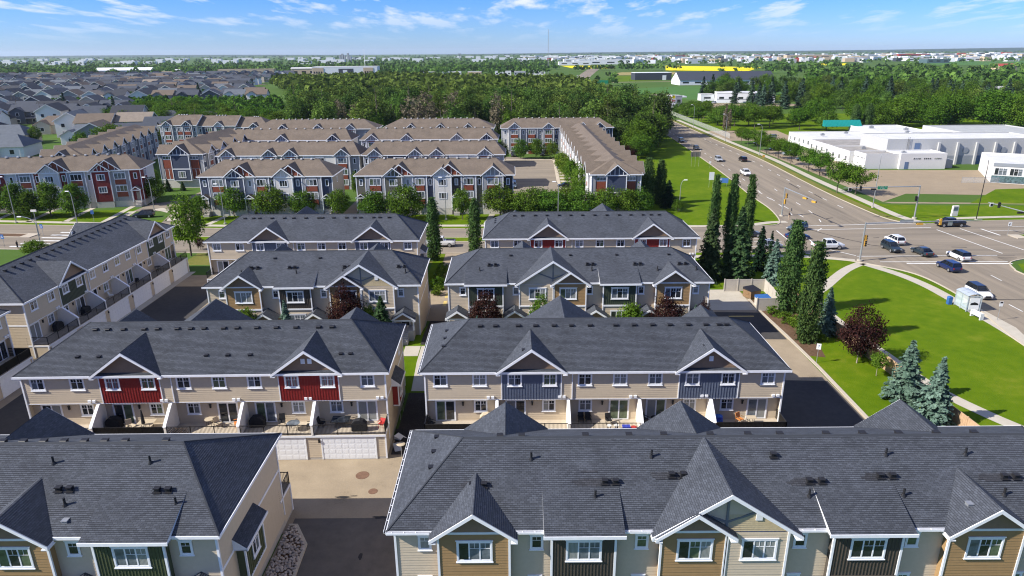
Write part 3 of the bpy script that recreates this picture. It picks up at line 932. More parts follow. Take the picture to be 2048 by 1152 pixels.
def garage_door(root, F, uc, n, w=4.9, h=2.2, panels=True):
    x, y, z = F(uc, n, 0.04)
    b = MB()
    b.quadwall(ID, -w / 2, w / 2, 0, h, 0.02)
    b.box(ID, -w / 2 - 0.12, -w / 2, 0, 0.06, 0, h + 0.12); b.box(ID, w / 2, w / 2 + 0.12, 0, 0.06, 0, h + 0.12); b.box(ID, -w / 2, w / 2, 0, 0.06, h, h + 0.12)
    if not panels:
        for r in range(4):
            b.box(ID, -w / 2, w / 2, 0.02, 0.024, r * h / 4 + 0.0, r * h / 4 + 0.015)
            for c in range(8):
                u0 = -w / 2 + c * w / 8
                b.box(ID, u0 + 0.07, u0 + w / 8 - 0.07, 0.02, 0.035, r * h / 4 + 0.09, (r + 1) * h / 4 - 0.07)
    o = inst('garage_door', _cached(('gd', w, h, panels), lambda: b.mesh('garage_door', 'garage_white')), root, (x, y, z), F.a)
    if panels:
        def mk():
            p = MB(); pw, ph = w / 8, h / 4
            p.box(ID, -pw / 2 + 0.003, pw / 2 - 0.003, 0.02, 0.028, 0.006, ph - 0.006)
            p.box(ID, -pw / 2 + 0.09, pw / 2 - 0.09, 0.028, 0.036, 0.10, ph - 0.10)
            return p.mesh('panel', 'garage_white')
        me = _cached(('gp', w, h), mk)
        for r in range(4):
            for c in range(8):
                inst('panel', me, o, (-w / 2 + (c + 0.5) * w / 8, 0, r * h / 4))
    return o
_CC = {}
def _cached(k, fn):
    if k not in _CC:
        _CC[k] = fn()
    return _CC[k]
def sliding_door(root, F, uc, z, n, seed=None, w=1.75, h=2.1):
    def mk():
        b = MB(); c = 0.1
        b.box(ID, -w / 2 - c, -w / 2, 0, 0.05, 0, h + c); b.box(ID, w / 2, w / 2 + c, 0, 0.05, 0, h + c); b.box(ID, -w / 2, w / 2, 0, 0.05, h, h + c)
        for a0 in (-w / 2, 0):
            b.box(ID, a0, a0 + 0.06, 0, 0.035, 0, h); b.box(ID, a0 + w / 2 - 0.06, a0 + w / 2, 0, 0.035, 0, h)
            b.box(ID, a0 + 0.06, a0 + w / 2 - 0.06, 0, 0.035, 0, 0.08); b.box(ID, a0 + 0.06, a0 + w / 2 - 0.06, 0, 0.035, h - 0.06, h)
        return b.mesh('sliding_door', 'white_trim')
    x, y, zz = F(uc, n, z)
    o = inst('sliding_door', _cached(('sd', w, h), mk), root, (x, y, zz), F.a)
    def mp():
        p = MB(); p.quadwall(ID, -w / 4 + 0.06, w / 4 - 0.06, 0.08, h - 0.06, 0.012)
        return {g: p.mesh('pane', g) for g in set(GLASS)}
    pm = _cached(('sdp', w, h), mp)
    for k, s_ in enumerate((-1, 1)):
        g = rng.choice(GLASS) if seed is None else seed[k]
        inst('pane', pm[g], o, (s_ * w / 4, 0, 0))
    return o
def railing(root, F, u0, u1, n, z, ends=(), screen=False):
    b = MB(); h = 1.05
    def run(Fx, a0, a1, nn):
        b.box(Fx, a0, a1, nn - 0.03, nn + 0.03, z + h - 0.05, z + h)
        b.box(Fx, a0, a1, nn - 0.02, nn + 0.02, z + 0.06, z + 0.1)
        k = int((a1 - a0) / 0.12)
        for i in range(1, k):
            a = a0 + (a1 - a0) * i / k
            b.box(Fx, a - 0.011, a + 0.011, nn - 0.011, nn + 0.011, z + 0.1, z + h - 0.05, False)
        m = max(1, int(round((a1 - a0) / 2.0)))
        for i in range(m + 1):
            a = a0 + (a1 - a0) * i / m
            b.box(Fx, a - 0.03, a + 0.03, nn - 0.03, nn + 0.03, z - 0.1, z + h + 0.03)
        if screen:
            b.box(Fx, a0, a1, nn - 0.05, nn - 0.035, z + 0.08, z + h - 0.06)
    run(F, u0, u1, n)
    for ue, nw in ends:
        # return run along n
        P = [F(ue, nw, 0), F(ue, n, 0)]
        F2 = FR(P[0][0], P[0][1], math.atan2(P[1][1] - P[0][1], P[1][0] - P[0][0]))
        run(F2, 0, abs(n - nw), 0)
    return b.build('railing', 'black_metal', root)

def deck_face(root, A, F, L, n_units, gables, panelmat, wx=None, step=True, lap=True, screens=(), gpanels=(), detail=True, gvents=0):
    """the side with balconies over garages"""
    U = L / n_units
    ex = 0.2
    G = 5.24
    gset = [(c - 2.73, c + 2.73) for c in gables]
    TR, RB = A['trim'], A['roof']
    # upper storey wall, beige between gable panels
    segs = []; u = 0.0
    for a, b in gset:
        segs.append((u, a)); u = b
    segs.append((u, L))
    for a, b in segs:
        sk = A[uq('siding')]
        if lap: sk.lap(F, a, b, G, EZ - 0.19, 0.0, ex)
        else: sk.quadwall(F, a, b, G, EZ - 0.19)
    for a, b in gset:
        pk = A[uq('panel')]
        if lap: pk.batten(F, a, b, G, EZ - 0.12, 0.04, 0.26)
        else: pk.quadwall(F, a, b, G, EZ - 0.12, 0.04)
        TR.box(F, a - 0.09, a, 0, 0.08, G, EZ - 0.1); TR.box(F, b, b + 0.09, 0, 0.08, G, EZ - 0.1)
        TR.box(F, a, b, 0.03, 0.10, EZ - 0.12, EZ + 0.06)
        c = (a + b) / 2
        gable(F, RB, TR, None, c, 3.3, OH + 0.12, EZ - 0.04, 0.72, step, brown=A[uq('gable_siding')], wn_=0.05, whw=2.73, zb=EZ + 0.06)
    TR.box(F, -0.02, L + 0.02, -0.6, 0.03, G - 0.08, G)          # underside of the overhanging storey
    # upper windows, two a unit
    k = 2 * n_units
    for i in range(k):
        uw = (i + 0.5) * L / k
        if wx: uw = wx[i]
        window(root, F, uw, 6.72, 1.12, 1.06, 0.05 if any(a < uw < b for a, b in gset) else 0.022, 2, True)
    # main storey, set back
    for i in range(n_units):
        a, b = i * U, (i + 1) * U
        sk = A[uq('siding')]
        if lap: sk.lap(F, a, b, 2.65, G, -0.6, ex)
        else: sk.quadwall(F, a, b, 2.65, G, -0.6)
        flip = i % 2 == (0 if n_units != 5 else 1)
        du, wu = (a + 4.9, a + 1.7) if not flip else (a + 1.75, a + 4.9)
        if n_units == 5 and i == 0: du, wu = a + 1.75, a + 5.1
        if n_units == 5 and i == 4: du, wu = a + 4.7, a + 1.8
        sliding_door(root, F, du, 2.68, -0.58)
        window(root, F, wu, 3.72, 1.06, 1.05, -0.58, 2, True)
        # coach lamp
        lp = MB(); um = (du + wu) / 2
        lp.box(F, um - 0.07, um + 0.07, -0.6, -0.45, 4.3, 4.62); lp.box(F, um - 0.1, um + 0.1, -0.6, -0.42, 4.62, 4.68)
        lp.build('wall_lamp', 'black_metal', root)
        if detail:
            vb = MB()
            for du2 in (0.0, 0.42):
                vb.box(F, a + U - 0.95 + du2, a + U - 0.68 + du2, 0.02, 0.16, G + 0.12, G + 0.34)
            vb.build('wall_vent', 'white_trim', root, kind='stuff')
    # decks, garages
    A['fascia'].box(F, -0.05, L + 0.05, -0.55, 1.98, 2.42, 2.62)
    A['deck'].box(F, -0.02, L + 0.02, -0.6, 1.95, 2.62, 2.65)
    for i in range(n_units):
        a, b = i * U, (i + 1) * U
        if i > 0:
            d = MB(); d.prismu(F, [(-0.6, 2.66), (2.0, 2.66), (2.0, 3.72), (1.75, 3.95), (0.25, 5.16), (-0.6, 5.16)], a - 0.1, a + 0.1)
            d.build('divider_wall', 'stucco_white', root)
            TR.prismu(F, [(2.0, 3.72), (1.75, 3.95), (0.25, 5.16), (0.25, 5.22), (1.80, 4.0), (2.06, 3.75)], a - 0.14, a + 0.14)
        ends = ([(a + 0.02, -0.6)] if i == 0 else []) + ([(b - 0.02, -0.6)] if i == n_units - 1 else [])
        railing(root, F, a + (0.12 if i else 0.02), b - (0.12 if i < n_units - 1 else 0.02), 1.88, 2.66, ends, screen=i in screens)
        gc = a + U / 2 + (0.1 if i % 2 else -0.1)
        garage_door(root, F, gc, 1.86, panels=i in gpanels)
        for s0, s1 in ((a, gc - 2.45), (gc + 2.45, b)):
            sk = A[uq('siding')]
            if lap: sk.lap(F, s0, s1, 0.25, 2.42, 1.85, ex)
            else: sk.quadwall(F, s0, s1, 0.25, 2.42, 1.85)
            A['foundation'].quadwall(F, s0, s1, 0, 0.25, 1.86)
        sk.quadwall(F, gc - 2.45, gc + 2.45, 2.2, 2.42, 1.85)
        lm = MB(); lm.box(F, gc - 2.78, gc - 2.64, 1.86, 2.0, 1.85, 2.15); lm.build('wall_lamp', 'black_metal', root)
    for ue, sg in ((0, -1), (L, 1)):      # garage ends
        A[uq('siding')].face([F(ue, -0.6, 0.2), F(ue, 1.85, 0.2), F(ue, 1.85, 2.5), F(ue, -0.6, 2.5)])
        A['foundation'].face([F(ue, -0.6, 0.0), F(ue, 1.85, 0.0), F(ue, 1.85, 0.2), F(ue, -0.6, 0.2)])
        TR.box(F, ue - 0.07, ue + 0.07, 1.8, 1.93, 0.1, 2.42)
    for i in range(2, n_units, 2):
        if any(a - 0.1 < i * U + 0.35 < b + 0.1 for a, b in gset): continue
        downspout(TR, F, i * U + 0.35, 0.03, G, EZ - 0.3)
    for c, m in zip(gables, (gvents, gvents) if isinstance(gvents, int) else gvents):
        for k in range(m):
            v = MB(); off = (k - (m - 1) / 2) * 0.62
            v.box(F, c + off - 0.19, c + off + 0.19, 0.05, 0.12, EZ + 0.85, EZ + 1.35)
            for q in range(4):
                v.box(F, c + off - 0.15, c + off + 0.15, 0.12, 0.135, EZ + 0.9 + q * 0.11, EZ + 0.96 + q * 0.11)
            v.build('gable_vent', 'white_trim', root)

def front_face(root, A, F, L, bays, smalls, porches, step=True, lap=True, band=False, ground=1.5, biggable=None, lower=True):
    """the side with front doors. bays: (u0,u1,mat key,style,top,window centre)"""
    TR, RB = A['trim'], A['roof']
    ex = 0.2; bn = 0.55
    u = 0.0
    for bay in sorted(bays) + [(L, L, None, None, None, None)]:
        if bay[0] - u > 0.05:
            sk = A[uq('siding')]
            if lap: sk.lap(F, u, bay[0], ground, EZ - 0.19, 0.0, ex)
            else: sk.quadwall(F, u, bay[0], ground, EZ - 0.19)
        u = bay[1]
    for u0, u1, mat, style, top, wc in bays:
        bk = A[uq(mat)]; sk = A[uq('siding')]
        zb = 5.25 if band else ground
        zt = EZ - 0.1
        if style == 'lap':
            if lap: bk.lap(F, u0, u1, zb, zt, bn, ex)
            else: bk.quadwall(F, u0, u1, zb, zt, bn)
        else:
            if lap: bk.batten(F, u0, u1, zb, zt, bn, 0.24 if band else 0.21)
            else: bk.quadwall(F, u0, u1, zb, zt, bn)
            if not band: bk.box(F, u0, u1, bn + 0.02, bn + 0.07, 4.72, 4.78)
        for ue in (u0, u1):
            TR.box(F, ue - 0.08, ue + 0.06, bn - 0.06, bn + 0.06, ground, zt)
            bk.face([F(ue, 0, zb), F(ue, bn, zb), F(ue, bn, zt), F(ue, 0, zt)])
        if band:
            TR.box(F, u0 - 0.05, u1 + 0.05, 0, bn + 0.08, 5.05, 5.25)
            if lap: sk.lap(F, u0 + 0.05, u1 - 0.05, ground, 5.05, bn - 0.03, ex)
            else: sk.quadwall(F, u0 + 0.05, u1 - 0.05, ground, 5.05, bn - 0.03)
            for ue in (u0 + 0.05, u1 - 0.05):
                sk.face([F(ue, 0, ground), F(ue, bn, ground), F(ue, bn, 5.05), F(ue, 0, 5.05)])
        window(root, F, wc, 6.17, 2.0, 1.32, bn + 0.02, 3, True)
        if lower:
            window(root, F, wc, 2.95, 2.0, 1.40, bn + (0.0 if band else 0.02), 3, True)
        c = (u0 + u1) / 2
        if top == 'gable':
            TR.box(F, u0 - 0.1, u1 + 0.1, bn, bn + 0.06, zt, zt + 0.16)
            gable(F, RB, TR, None, c, (u1 - u0) / 2 + 0.5, bn + 0.6, EZ - 0.1, 0.70, step, brown=A[uq('gable_siding')], wn_=bn, whw=(u1 - u0) / 2, zb=zt + 0.16)
        elif top == 'shed':
            n0, nb = bn + OH + 0.05, -2.3
            zb2 = main_z(nb)
            P = slopeP(F, n0, EZ + 0.02, -(n0 - nb), zb2 - EZ - 0.02)
            sl = math.hypot(n0 - nb, zb2 - EZ - 0.02)
            RB.courses(P, [(u0 - 0.5, 0), (u1 + 0.5, 0), (u1 + 0.5, sl), (u0 - 0.5, sl)], step=step)
            TR.box(F, u0 - 0.55, u1 + 0.55, n0 - 0.02, n0 + 0.05, EZ - 0.18, EZ + 0.04)
            TR.box(F, u0 - 0.5, u1 + 0.5, 0.0, n0, EZ - 0.19, EZ - 0.13)
            for ue in (u0 - 0.5, u1 + 0.5):
                TR.face([F(ue, n0, EZ - 0.18), F(ue, n0, EZ + 0.01), F(ue, nb, zb2 - 0.01), F(ue, OH, EZ - 0.18)])
    if biggable:
        u0, u1, mat = biggable
        c = (u0 + u1) / 2
        gable(F, RB, TR, None, c, (u1 - u0) / 2 + 0.5, 1.0, EZ - 0.1, 0.66, step, brown=A[uq('gable_big')], wn_=0.46, whw=(u1 - u0) / 2, zb=EZ - 0.1)
        zr = EZ - 0.1 + ((u1 - u0) / 2 + 0.5) * 0.66
        T2 = A['tudor']
        T2.box(F, c - 0.07, c + 0.07, 0.47, 0.55, EZ + 0.0, zr - 0.4)
        for sg in (1, -1):
            T2.prism(F, [(c, EZ + 0.55), (c, EZ + 0.7), (c + sg * 1.9, EZ + 1.45), (c + sg * 1.9, EZ + 1.3)], 0.475, 0.54)
        A['shake'].lap(F, c + 0.1, u1, EZ - 0.05, EZ + 1.15, 0.49, 0.15, 0.03, clip=lambda z: (c + 0.15, min(u1, c + ((zr - 0.25 - z) / 0.66))))
        v = MB(); v.box(F, c + 1.75, c + 2.15, 0.5, 0.56, EZ + 0.75, EZ + 1.25)
        v.build('gable_vent', 'white_trim', root)
    for us in smalls:
        window(root, F, us, 6.62, 0.62, 0.86, 0.022, 1, True)
        if lower and not band:
            window(root, F, us - 0.1, 3.55, 0.62, 0.80, 0.022, 1, True)
    for p in porches:
        hw, nf, ze = 1.55, 2.25, 4.15
        gable(F, RB, TR, None, p, hw, nf, ze, 0.66, step, brown=A[uq('gable_siding')], wn_=1.9, whw=hw - 0.15, zb=ze - 0.1, backn=-0.02)
        TR.box(F, p - hw + 0.1, p + hw - 0.1, 1.75, 1.88, ze - 0.35, ze - 0.05)
        A['steps'].box(F, p - 1.2, p + 1.2, 0, 2.0, ground - 0.1, 2.6)
        for k in range(5):
            A['steps'].box(F, p - 0.6, p + 0.6, 2.0 + 0.28 * k, 2.0 + 0.28 * (k + 1), ground - 0.1, 2.42 - 0.2 * k)
        for sg in (-1, 1):
            TR.box(F, p + sg * 1.25 - 0.09, p + sg * 1.25 + 0.09, 1.75, 1.93, 2.6, ze - 0.3)
        d = MB(); d.box(F, p - 0.48, p + 0.48, 0.02, 0.07, 2.6, 4.7); d.build('front_door', 'door_dark', root)
        f2 = MB()
        for a0, a1, z0, z1 in ((-0.6, -0.48, 2.6, 4.82), (0.48, 0.6, 2.6, 4.82), (-0.48, 0.48, 4.7, 4.82)):
            f2.box(F, p + a0, p + a1, 0.0, 0.08, z0, z1)
        f2.build('door_frame', 'white_trim', root)

def end_face(root, A, F, lap=True, ground=0.0, bump=None, bandz=5.2, wins=()):
    sk = A[uq('siding')]
    if lap:
        sk.lap(F, 0, TD, ground + 0.3, EZ - 0.19, 0.0, 0.2)
    else:
        sk.quadwall(F, 0, TD, ground + 0.3, EZ - 0.19)
    A['foundation'].quadwall(F, 0, TD, 0, ground + 0.3, 0.01)
    A['trim'].box(F, 0, TD, 0.0, 0.045, bandz - 0.1, bandz + 0.1)
    for u, z, w, h in wins:
        window(root, F, u, z, w, h, 0.022, 2 if w > 0.8 else 1, True)
    if bump:
        u0, u1, z0, z1, mat = bump
        bk = A[uq(mat)]
        bk.batten(F, u0, u1, z0, z1, 0.6, 0.3)
        for ue in (u0, u1):
            bk.face([F(ue, 0, z0), F(ue, 0.6, z0), F(ue, 0.6, z1), F(ue, 0, z1)])
            A['trim'].box(F, ue - 0.07, ue + 0.07, 0.55, 0.66, z0, z1)
        A['trim'].box(F, u0 - 0.05, u1 + 0.05, 0, 0.66, z0 - 0.12, z0)
        P = slopeP(F, 0.95, z1 - 0.05, -0.95, 0.75)
        A['roof'].courses(P, [(u0 - 0.35, 0), (u1 + 0.35, 0), (u1 + 0.35, 1.21), (u0 - 0.35, 1.21)], step=False)
        A['trim'].box(F, u0 - 0.38, u1 + 0.38, 0.92, 0.98, z1 - 0.22, z1 - 0.02)
        A['trim'].box(F, u0 - 0.35, u1 + 0.35, 0, 0.93, z1 - 0.2, z1 - 0.15)
        for ue in (u0 - 0.35, u1 + 0.35):
            A['trim'].face([F(ue, 0.95, z1 - 0.2), F(ue, 0.95, z1 - 0.05), F(ue, 0, z1 + 0.7), F(ue, 0, z1 - 0.15)])
        window(root, F, (u0 + u1) / 2, (z0 + z1) / 2 - 0.45, 1.0, 1.35, 0.64, 2, True)

PARTMAT = dict(siding='siding_beige', siding_grey='siding_grey', gable_siding='siding_brown', gable_big='siding_beige', shake='shake_cream', tudor='tudor_grey',
               trim='white_trim', roof='shingle_dark', fascia='white_trim', deck='deck_floor', foundation='foundation', steps='foundation',
               tan='siding_tan', beige='siding_beige', dark='batten_dark', green='batten_green', sage='batten_sage', red='batten_red', blue='batten_blue')
PARTNAME = dict(siding='wall', siding_grey='wall', gable_siding='gable_wall', gable_big='gable_wall', shake='shake_siding', tudor='gable_trim', trim='trim', roof='roof', fascia='deck_fascia',
                deck='deck_floor', foundation='foundation', steps='front_steps', tan='bay_wall', beige='bay_wall', dark='bay_wall', green='bay_wall', sage='bay_wall', red='wall_panel', blue='wall_panel')
def finish(root, A, panel=None):
    for k, b in A.items():
        if k.split('#')[0] == 'panel':
            b.build('wall_panel', panel, root)
        else:
            kk = k.split('#')[0]
            b.build(PARTNAME[kk], PARTMAT[kk], root, kind='stuff' if kk in ('trim', 'tudor', 'steps') else None)
def ridge_vents(root, F, L, us, n=-4.65, kind='ridge'):
    for u in us:
        put_vent(root, F, u, n, kind)

def townhouse(label, x, y, rz, L, n_units, face, cfg):
    root = thing('townhouse_row', label, 'townhouse row', (x, y, 0), rz, 'grey roofed townhouse rows')
    A = Acc()
    step = cfg.get('step', False); lap = cfg.get('lap', True)
    F0, FB, FRt, FL = row_roof(root, L, A['roof'], A['trim'], step)
    corner_trims(A['trim'], L, 1.0, EZ - 0.19)
    if face == 'deck':
        deck_face(root, A, F0, L, n_units, cfg['gables'], cfg['panel'], cfg.get('wx'), step, lap, cfg.get('screens', ()), cfg.get('gpanels', ()), gvents=cfg.get('gvents', 0))
        bays = cfg.get('backbays')
        front_face(root, A, FB, L, bays, cfg.get('backsmalls', ()), (), step, False, True, 1.2, cfg.get('backbig'), lower=False)
    else:
        front_face(root, A, F0, L, cfg['bays'], cfg['smalls'], cfg['porches'], step, lap, cfg.get('band', False), cfg.get('ground', 1.5), cfg.get('big'))
        deck_face(root, A, FB, L, n_units, cfg['backgables'], cfg['panel'], None, step, False, (), (), detail=False)
    end_face(root, A, FRt, lap, cfg.get('rground', 0.5), cfg.get('rbump'), wins=cfg.get('rwins', ()))
    end_face(root, A, FL, lap, cfg.get('lground', 0.5), cfg.get('lbump'), wins=cfg.get('lwins', ()))
    finish(root, A, cfg['panel'])
    for v in cfg.get('vents', ()):
        F = {'f': F0, 'b': FB, 'r': FRt, 'l': FL}[v[0]]
        z = v[4] if len(v) > 4 else (main_z(v[2]) if v[0] in 'fb' else EZ + (OH - v[2]) * (RZ - EZ) / HS)
        put_vent(root, F, v[1], v[2], v[3], z)
    run = TD / 2 + OH; sl = math.hypot(run, run * RS); P = slopeP(F0, OH, EZ, -run, run * RS)
    pr = random.Random(int(L * 10))
    for uc, nc, w, rows in cfg.get('patches', ()):
        b = MB(); b0 = (OH - nc) / run * sl
        for k in range(rows):
            a0, a1 = uc - w / 2 + pr.uniform(-0.3, 0.3), uc + w / 2 + pr.uniform(-0.3, 0.3)
            b.face([P(a0, b0 + 0.14 * k, 0.034), P(a1, b0 + 0.14 * k, 0.034), P(a1, b0 + 0.14 * k + 0.14, 0.024), P(a0, b0 + 0.14 * k + 0.14, 0.024)], [(a0, 0.14 * k), (a1, 0.14 * k), (a1, 0.14 * k + 0.14), (a0, 0.14 * k + 0.14)])
        b.build('roof_patch', 'patch_shingle', root)
    for side in cfg.get('gutters', ''):
        F, ln = {'f': (F0, L), 'l': (FL, TD), 'r': (FRt, TD)}[side]
        skip = [(c - w / 2 - 0.5, c + w / 2 + 0.5) for c, w in [((q[0] + q[1]) / 2, q[1] - q[0]) for q in cfg.get('bays', ())]] if side == 'f' else []
        u = -OH; runs = []
        for a, c in sorted(skip) + [(ln + OH, ln + OH)]:
            if a - u > 0.2: runs.append((u, a))
            u = max(u, c)
        g = MB()
        for a, c in runs:
            g.m = 0
            g.box(F, a, c, OH + 0.05, OH + 0.06, EZ - 0.12, EZ + 0.03); g.box(F, a, c, OH + 0.17, OH + 0.19, EZ - 0.12, EZ + 0.03); g.box(F, a, c, OH + 0.06, OH + 0.17, EZ - 0.12, EZ - 0.10)
            for k in range(int((c - a) / 0.75)):
                g.box(F, a + 0.3 + 0.75 * k, a + 0.34 + 0.75 * k, OH + 0.06, OH + 0.17, EZ + 0.0, EZ + 0.025)
            g.m = 1
            g.box(F, a, c, OH + 0.06, OH + 0.17, EZ - 0.10, EZ - 0.06)
        g.build('gutter', ['white_trim', 'black_plastic'], root, kind='stuff')
    return root
wx5 = [1.44, 5.08, 8.34, 11.6, 14.86, 18.13, 21.4, 24.85, 28.16, 31.85]
def rv(us, n=-4.6, k='ridge'):
    return [('f', u, n, k) for u in us]
hipv = lambda f: [(f, TD / 2 + 1.2 + 1.5 * k, -1.3 - 0.02 * k, 'box') for k in range(3)]
# --- row 2: balconies face the camera
H2R = townhouse('grey roofed row with blue panelled gables and balconies, beside the drive with the signpost', -8.15, 57.12, 0, 33.35, 5, 'deck',
    dict(step=True, gutters='l', gables=(9.9, 26.4), panel='batten_blue', wx=wx5, screens=(0, 4), gvents=(0, 1),
         backbays=[(2.6, 6.9, 'tan', 'x', 'gable', 4.8), (26.4, 30.8, 'sage', 'x', 'shed', 28.6)], backbig=(15.9, 24.2, 0), backsmalls=(1.9, 9, 14, 25, 32),
         vents=rv([5.0, 6.5, 8.7, 10.4, 12.2, 13.9, 15.7, 18.2, 20.0, 21.8, 23.5, 25.3, 27.0, 28.3 , 29.0]) + [('l', 5.6 - 1.9 * k + 3, -1.6, 'box') for k in range(3)] + [('f', 9.2, -0.5, 'box', 10.0), ('f', 26.0, -0.9, 'box', 10.1)],
         rwins=[(3.0, 6.2, 1.0, 1.1)], rbump=(4.2, 6.4, 2.9, 5.0, 'blue')))
H2L = townhouse('grey roofed row with bright red panelled gables and furnished balconies', -45.35, 56.80, R(0.75), 33.5, 5, 'deck',
    dict(step=True, gables=(9.9, 26.4), panel='batten_red', wx=wx5, screens=(1,), gpanels=(3, 4), gvents=(0, 2),
         backbays=[(2.7, 7, 'sage', 'x', 'gable', 4.8), (26.4, 30.8, 'tan', 'x', 'gable', 28.6)], backbig=(15.7, 23.9, 0), backsmalls=(1.9, 9, 14, 25, 32),
         vents=rv([4.9, 6.1, 7.6, 9.6, 10.9, 12.8, 14.1, 15.4, 17.3, 18.6, 20.5, 22.4, 24.3, 26.5, 27.8]) + [('f', u, -1.6, 'box') for u in (4.6, 6.6, 16.6, 18.6, 20.7, 31.0 - 1.8, 30.1)],
         rwins=[(8.3, 6.3, 0.7, 1.0)], rbump=(3.2, 5.6, 2.9, 5.3, 'red')))
# --- row 1: front doors face the camera
H1R = townhouse('nearest dark roofed row with tan gabled and dark brown batten bays, lower right', -7.4, 35.17, 0, 46.6, 7, 'front',
    dict(step=True, ground=1.5, panel='batten_green', gutters='fl', patches=((5.0, -2.05, 1.6, 4), (12.7, -2.2, 2.6, 4), (17.6, -2.6, 2.4, 4), (26.4, -2.15, 2.2, 4), (31.2, -2.45, 2.2, 4), (39.0, -2.35, 2.6, 4), (11.9, 0.0, 2.3, 1), (12.4, -3.1, 0.9, 1), (20.5, -4.2, 1.2, 1), (29.2, 0.05, 1.6, 1)), backgables=(46.6 - 6.85, 46.6 - 20.3, 46.6 - 37.2),
         bays=[(2.74, 7.14, 'tan', 'lap', 'gable', 4.97), (9.75, 13.69, 'dark', 'batten', 'shed', 11.73), (16.49, 20.48, 'tan', 'lap', 'gable', 18.58),
               (20.56, 24.3, 'beige', 'lap', None, 22.55), (27.14, 31.4, 'dark', 'batten', 'shed', 29.3), (34.24, 38.82, 'tan', 'lap', 'gable', 36.5)],
         big=(16.3, 24.5, 0), smalls=(1.84, 8.83, 15.4, 25.3, 32.3, 39.5), porches=(),
         vents=[('f', 8.6, -4.0, 'pipe'), ('f', 16.6, -4.1, 'pipe'), ('f', 24.7, -4.1, 'turtle'), ('f', 32.2, -4.1, 'pipe'), ('f', 37.5, -4.1, 'pipe'),
                ('f', 4.75, -2.3, 'turtle'), ('f', 5.5, -2.3, 'turtle'), ('f', 13.3, -2.45, 'turtle'), ('f', 14.0, -2.45, 'turtle'), ('f', 18.3 - 0.6, -2.85, 'turtle'), ('f', 18.3 + 0.15, -2.85, 'turtle'),
                ('f', 26.5, -2.4, 'turtle'), ('f', 27.3, -2.4, 'turtle'), ('f', 31.2, -2.7, 'turtle'), ('f', 32.0, -2.7, 'turtle'), ('f', 39.2, -2.6, 'turtle'), ('f', 40.0 - 0.05, -2.6, 'turtle'),
                ('f', 5.2, -1.3, 'pipe'), ('f', 12.6, -1.5, 'pipe'), ('f', 18.2, -1.5, 'pipe'), ('f', 26.2, -1.5, 'pipe'), ('f', 32.2, -1.5, 'pipe'), ('f', 38.6, -1.5, 'pipe'),
                ('f', 19.3, -1.0, 'grey', 10.15), ('f', 19.6, 0.3, 'grey', 9.9), ('f', 35.5, -0.2, 'grey', 9.45)] +
               [('b', 46.6 - u, -5.0, 'ridge') for u in (6.5, 8.0, 12.4, 15.4, 17.8, 21.0, 23.6, 25.8, 29.0, 31.5, 34.0, 36.6, 39.2)] +
               [('l', 3.2 + 1.9 * k, -1.9, 'box') for k in range(3)]))
H1L = townhouse('nearest dark roofed row with an olive green batten bay, filling the lower left corner', -18.4 - 33.3, 34.87, 0, 33.3, 5, 'front',
    dict(step=True, ground=1.5, panel='batten_red', backgables=(17.3, 29.4), 
         bays=[(33.3 - 7.35, 33.3 - 3.0, 'green', 'batten', 'shed', 33.3 - 5.1), (33.3 - 14.6, 33.3 - 10.1, 'tan', 'lap', 'gable', 33.3 - 12.3), (3, 7.2, 'tan', 'lap', 'gable', 5)],
         smalls=(33.3 - 1.95, 33.3 - 8.95, 33.3 - 15.5, 8.5), porches=(33.3 - 1.3, 33.3 - 8.6),
         vents=[('f', 33.3 - 12.0, -4.1, 'pipe'), ('f', 33.3 - 5.6, -4.1, 'pipe'), ('f', 33.3 - 10.75, -2.4, 'turtle'), ('f', 33.3 - 10.05, -2.4, 'turtle'), ('f', 33.3 - 4.4, -2.3, 'turtle'), ('f', 33.3 - 3.7, -2.3, 'turtle'),
                ('f', 33.3 - 9.9, -1.45, 'pipe'), ('f', 33.3 - 2.9, -1.45, 'pipe'), ('f', 33.3 - 9.4, -0.5, 'grey')] +
               [('b', u, -5.0, 'ridge') for u in (5.4, 8.2, 9.6, 11, 12.4, 13.8, 15.2, 16.6)],
         rwins=[], rbump=(2.2, 5.4, 2.6, 5.4, 'green'), rground=0.3))
# --- row 3: front doors face the camera
H3R = townhouse('grey roofed row with sage batten bays and broad double gable beside the dumpsters', -8.15, 82.62, 0, 33.4, 5, 'front',
    dict(step=False, band=True, ground=1.2, panel='batten_sage', backgables=(6.9, 23.7),
         bays=[(2.6, 7.0, 'sage', 'batten', 'shed', 4.8), (9.1, 13.4, 'beige', 'lap', None, 11.4), (13.5, 17.6, 'tan', 'lap', 'gable', 15.3), (19.8, 24.0, 'sage', 'batten', 'shed', 21.9), (26.5, 30.9, 'tan', 'lap', 'gable', 28.7)],
         big=(9.0, 17.7, 0), smalls=(1.85, 8.65, 18.1, 24.7, 31.7), porches=(1.2, 8.5, 18.75, 25.5, 32.6),
         vents=[('f', u, -4.2, 'box') for u in (8.0, 15.9, 22.0, 28.9)] + [('f', u, -2.6, 'turtle') for u in (5.2, 6.0, 11.9, 12.6, 18.0, 18.7, 24.2, 24.9, 30.0, 30.8)] + [('f', u, -1.6, 'pipe') for u in (4, 11.2, 18.5, 27.0, 32)]))
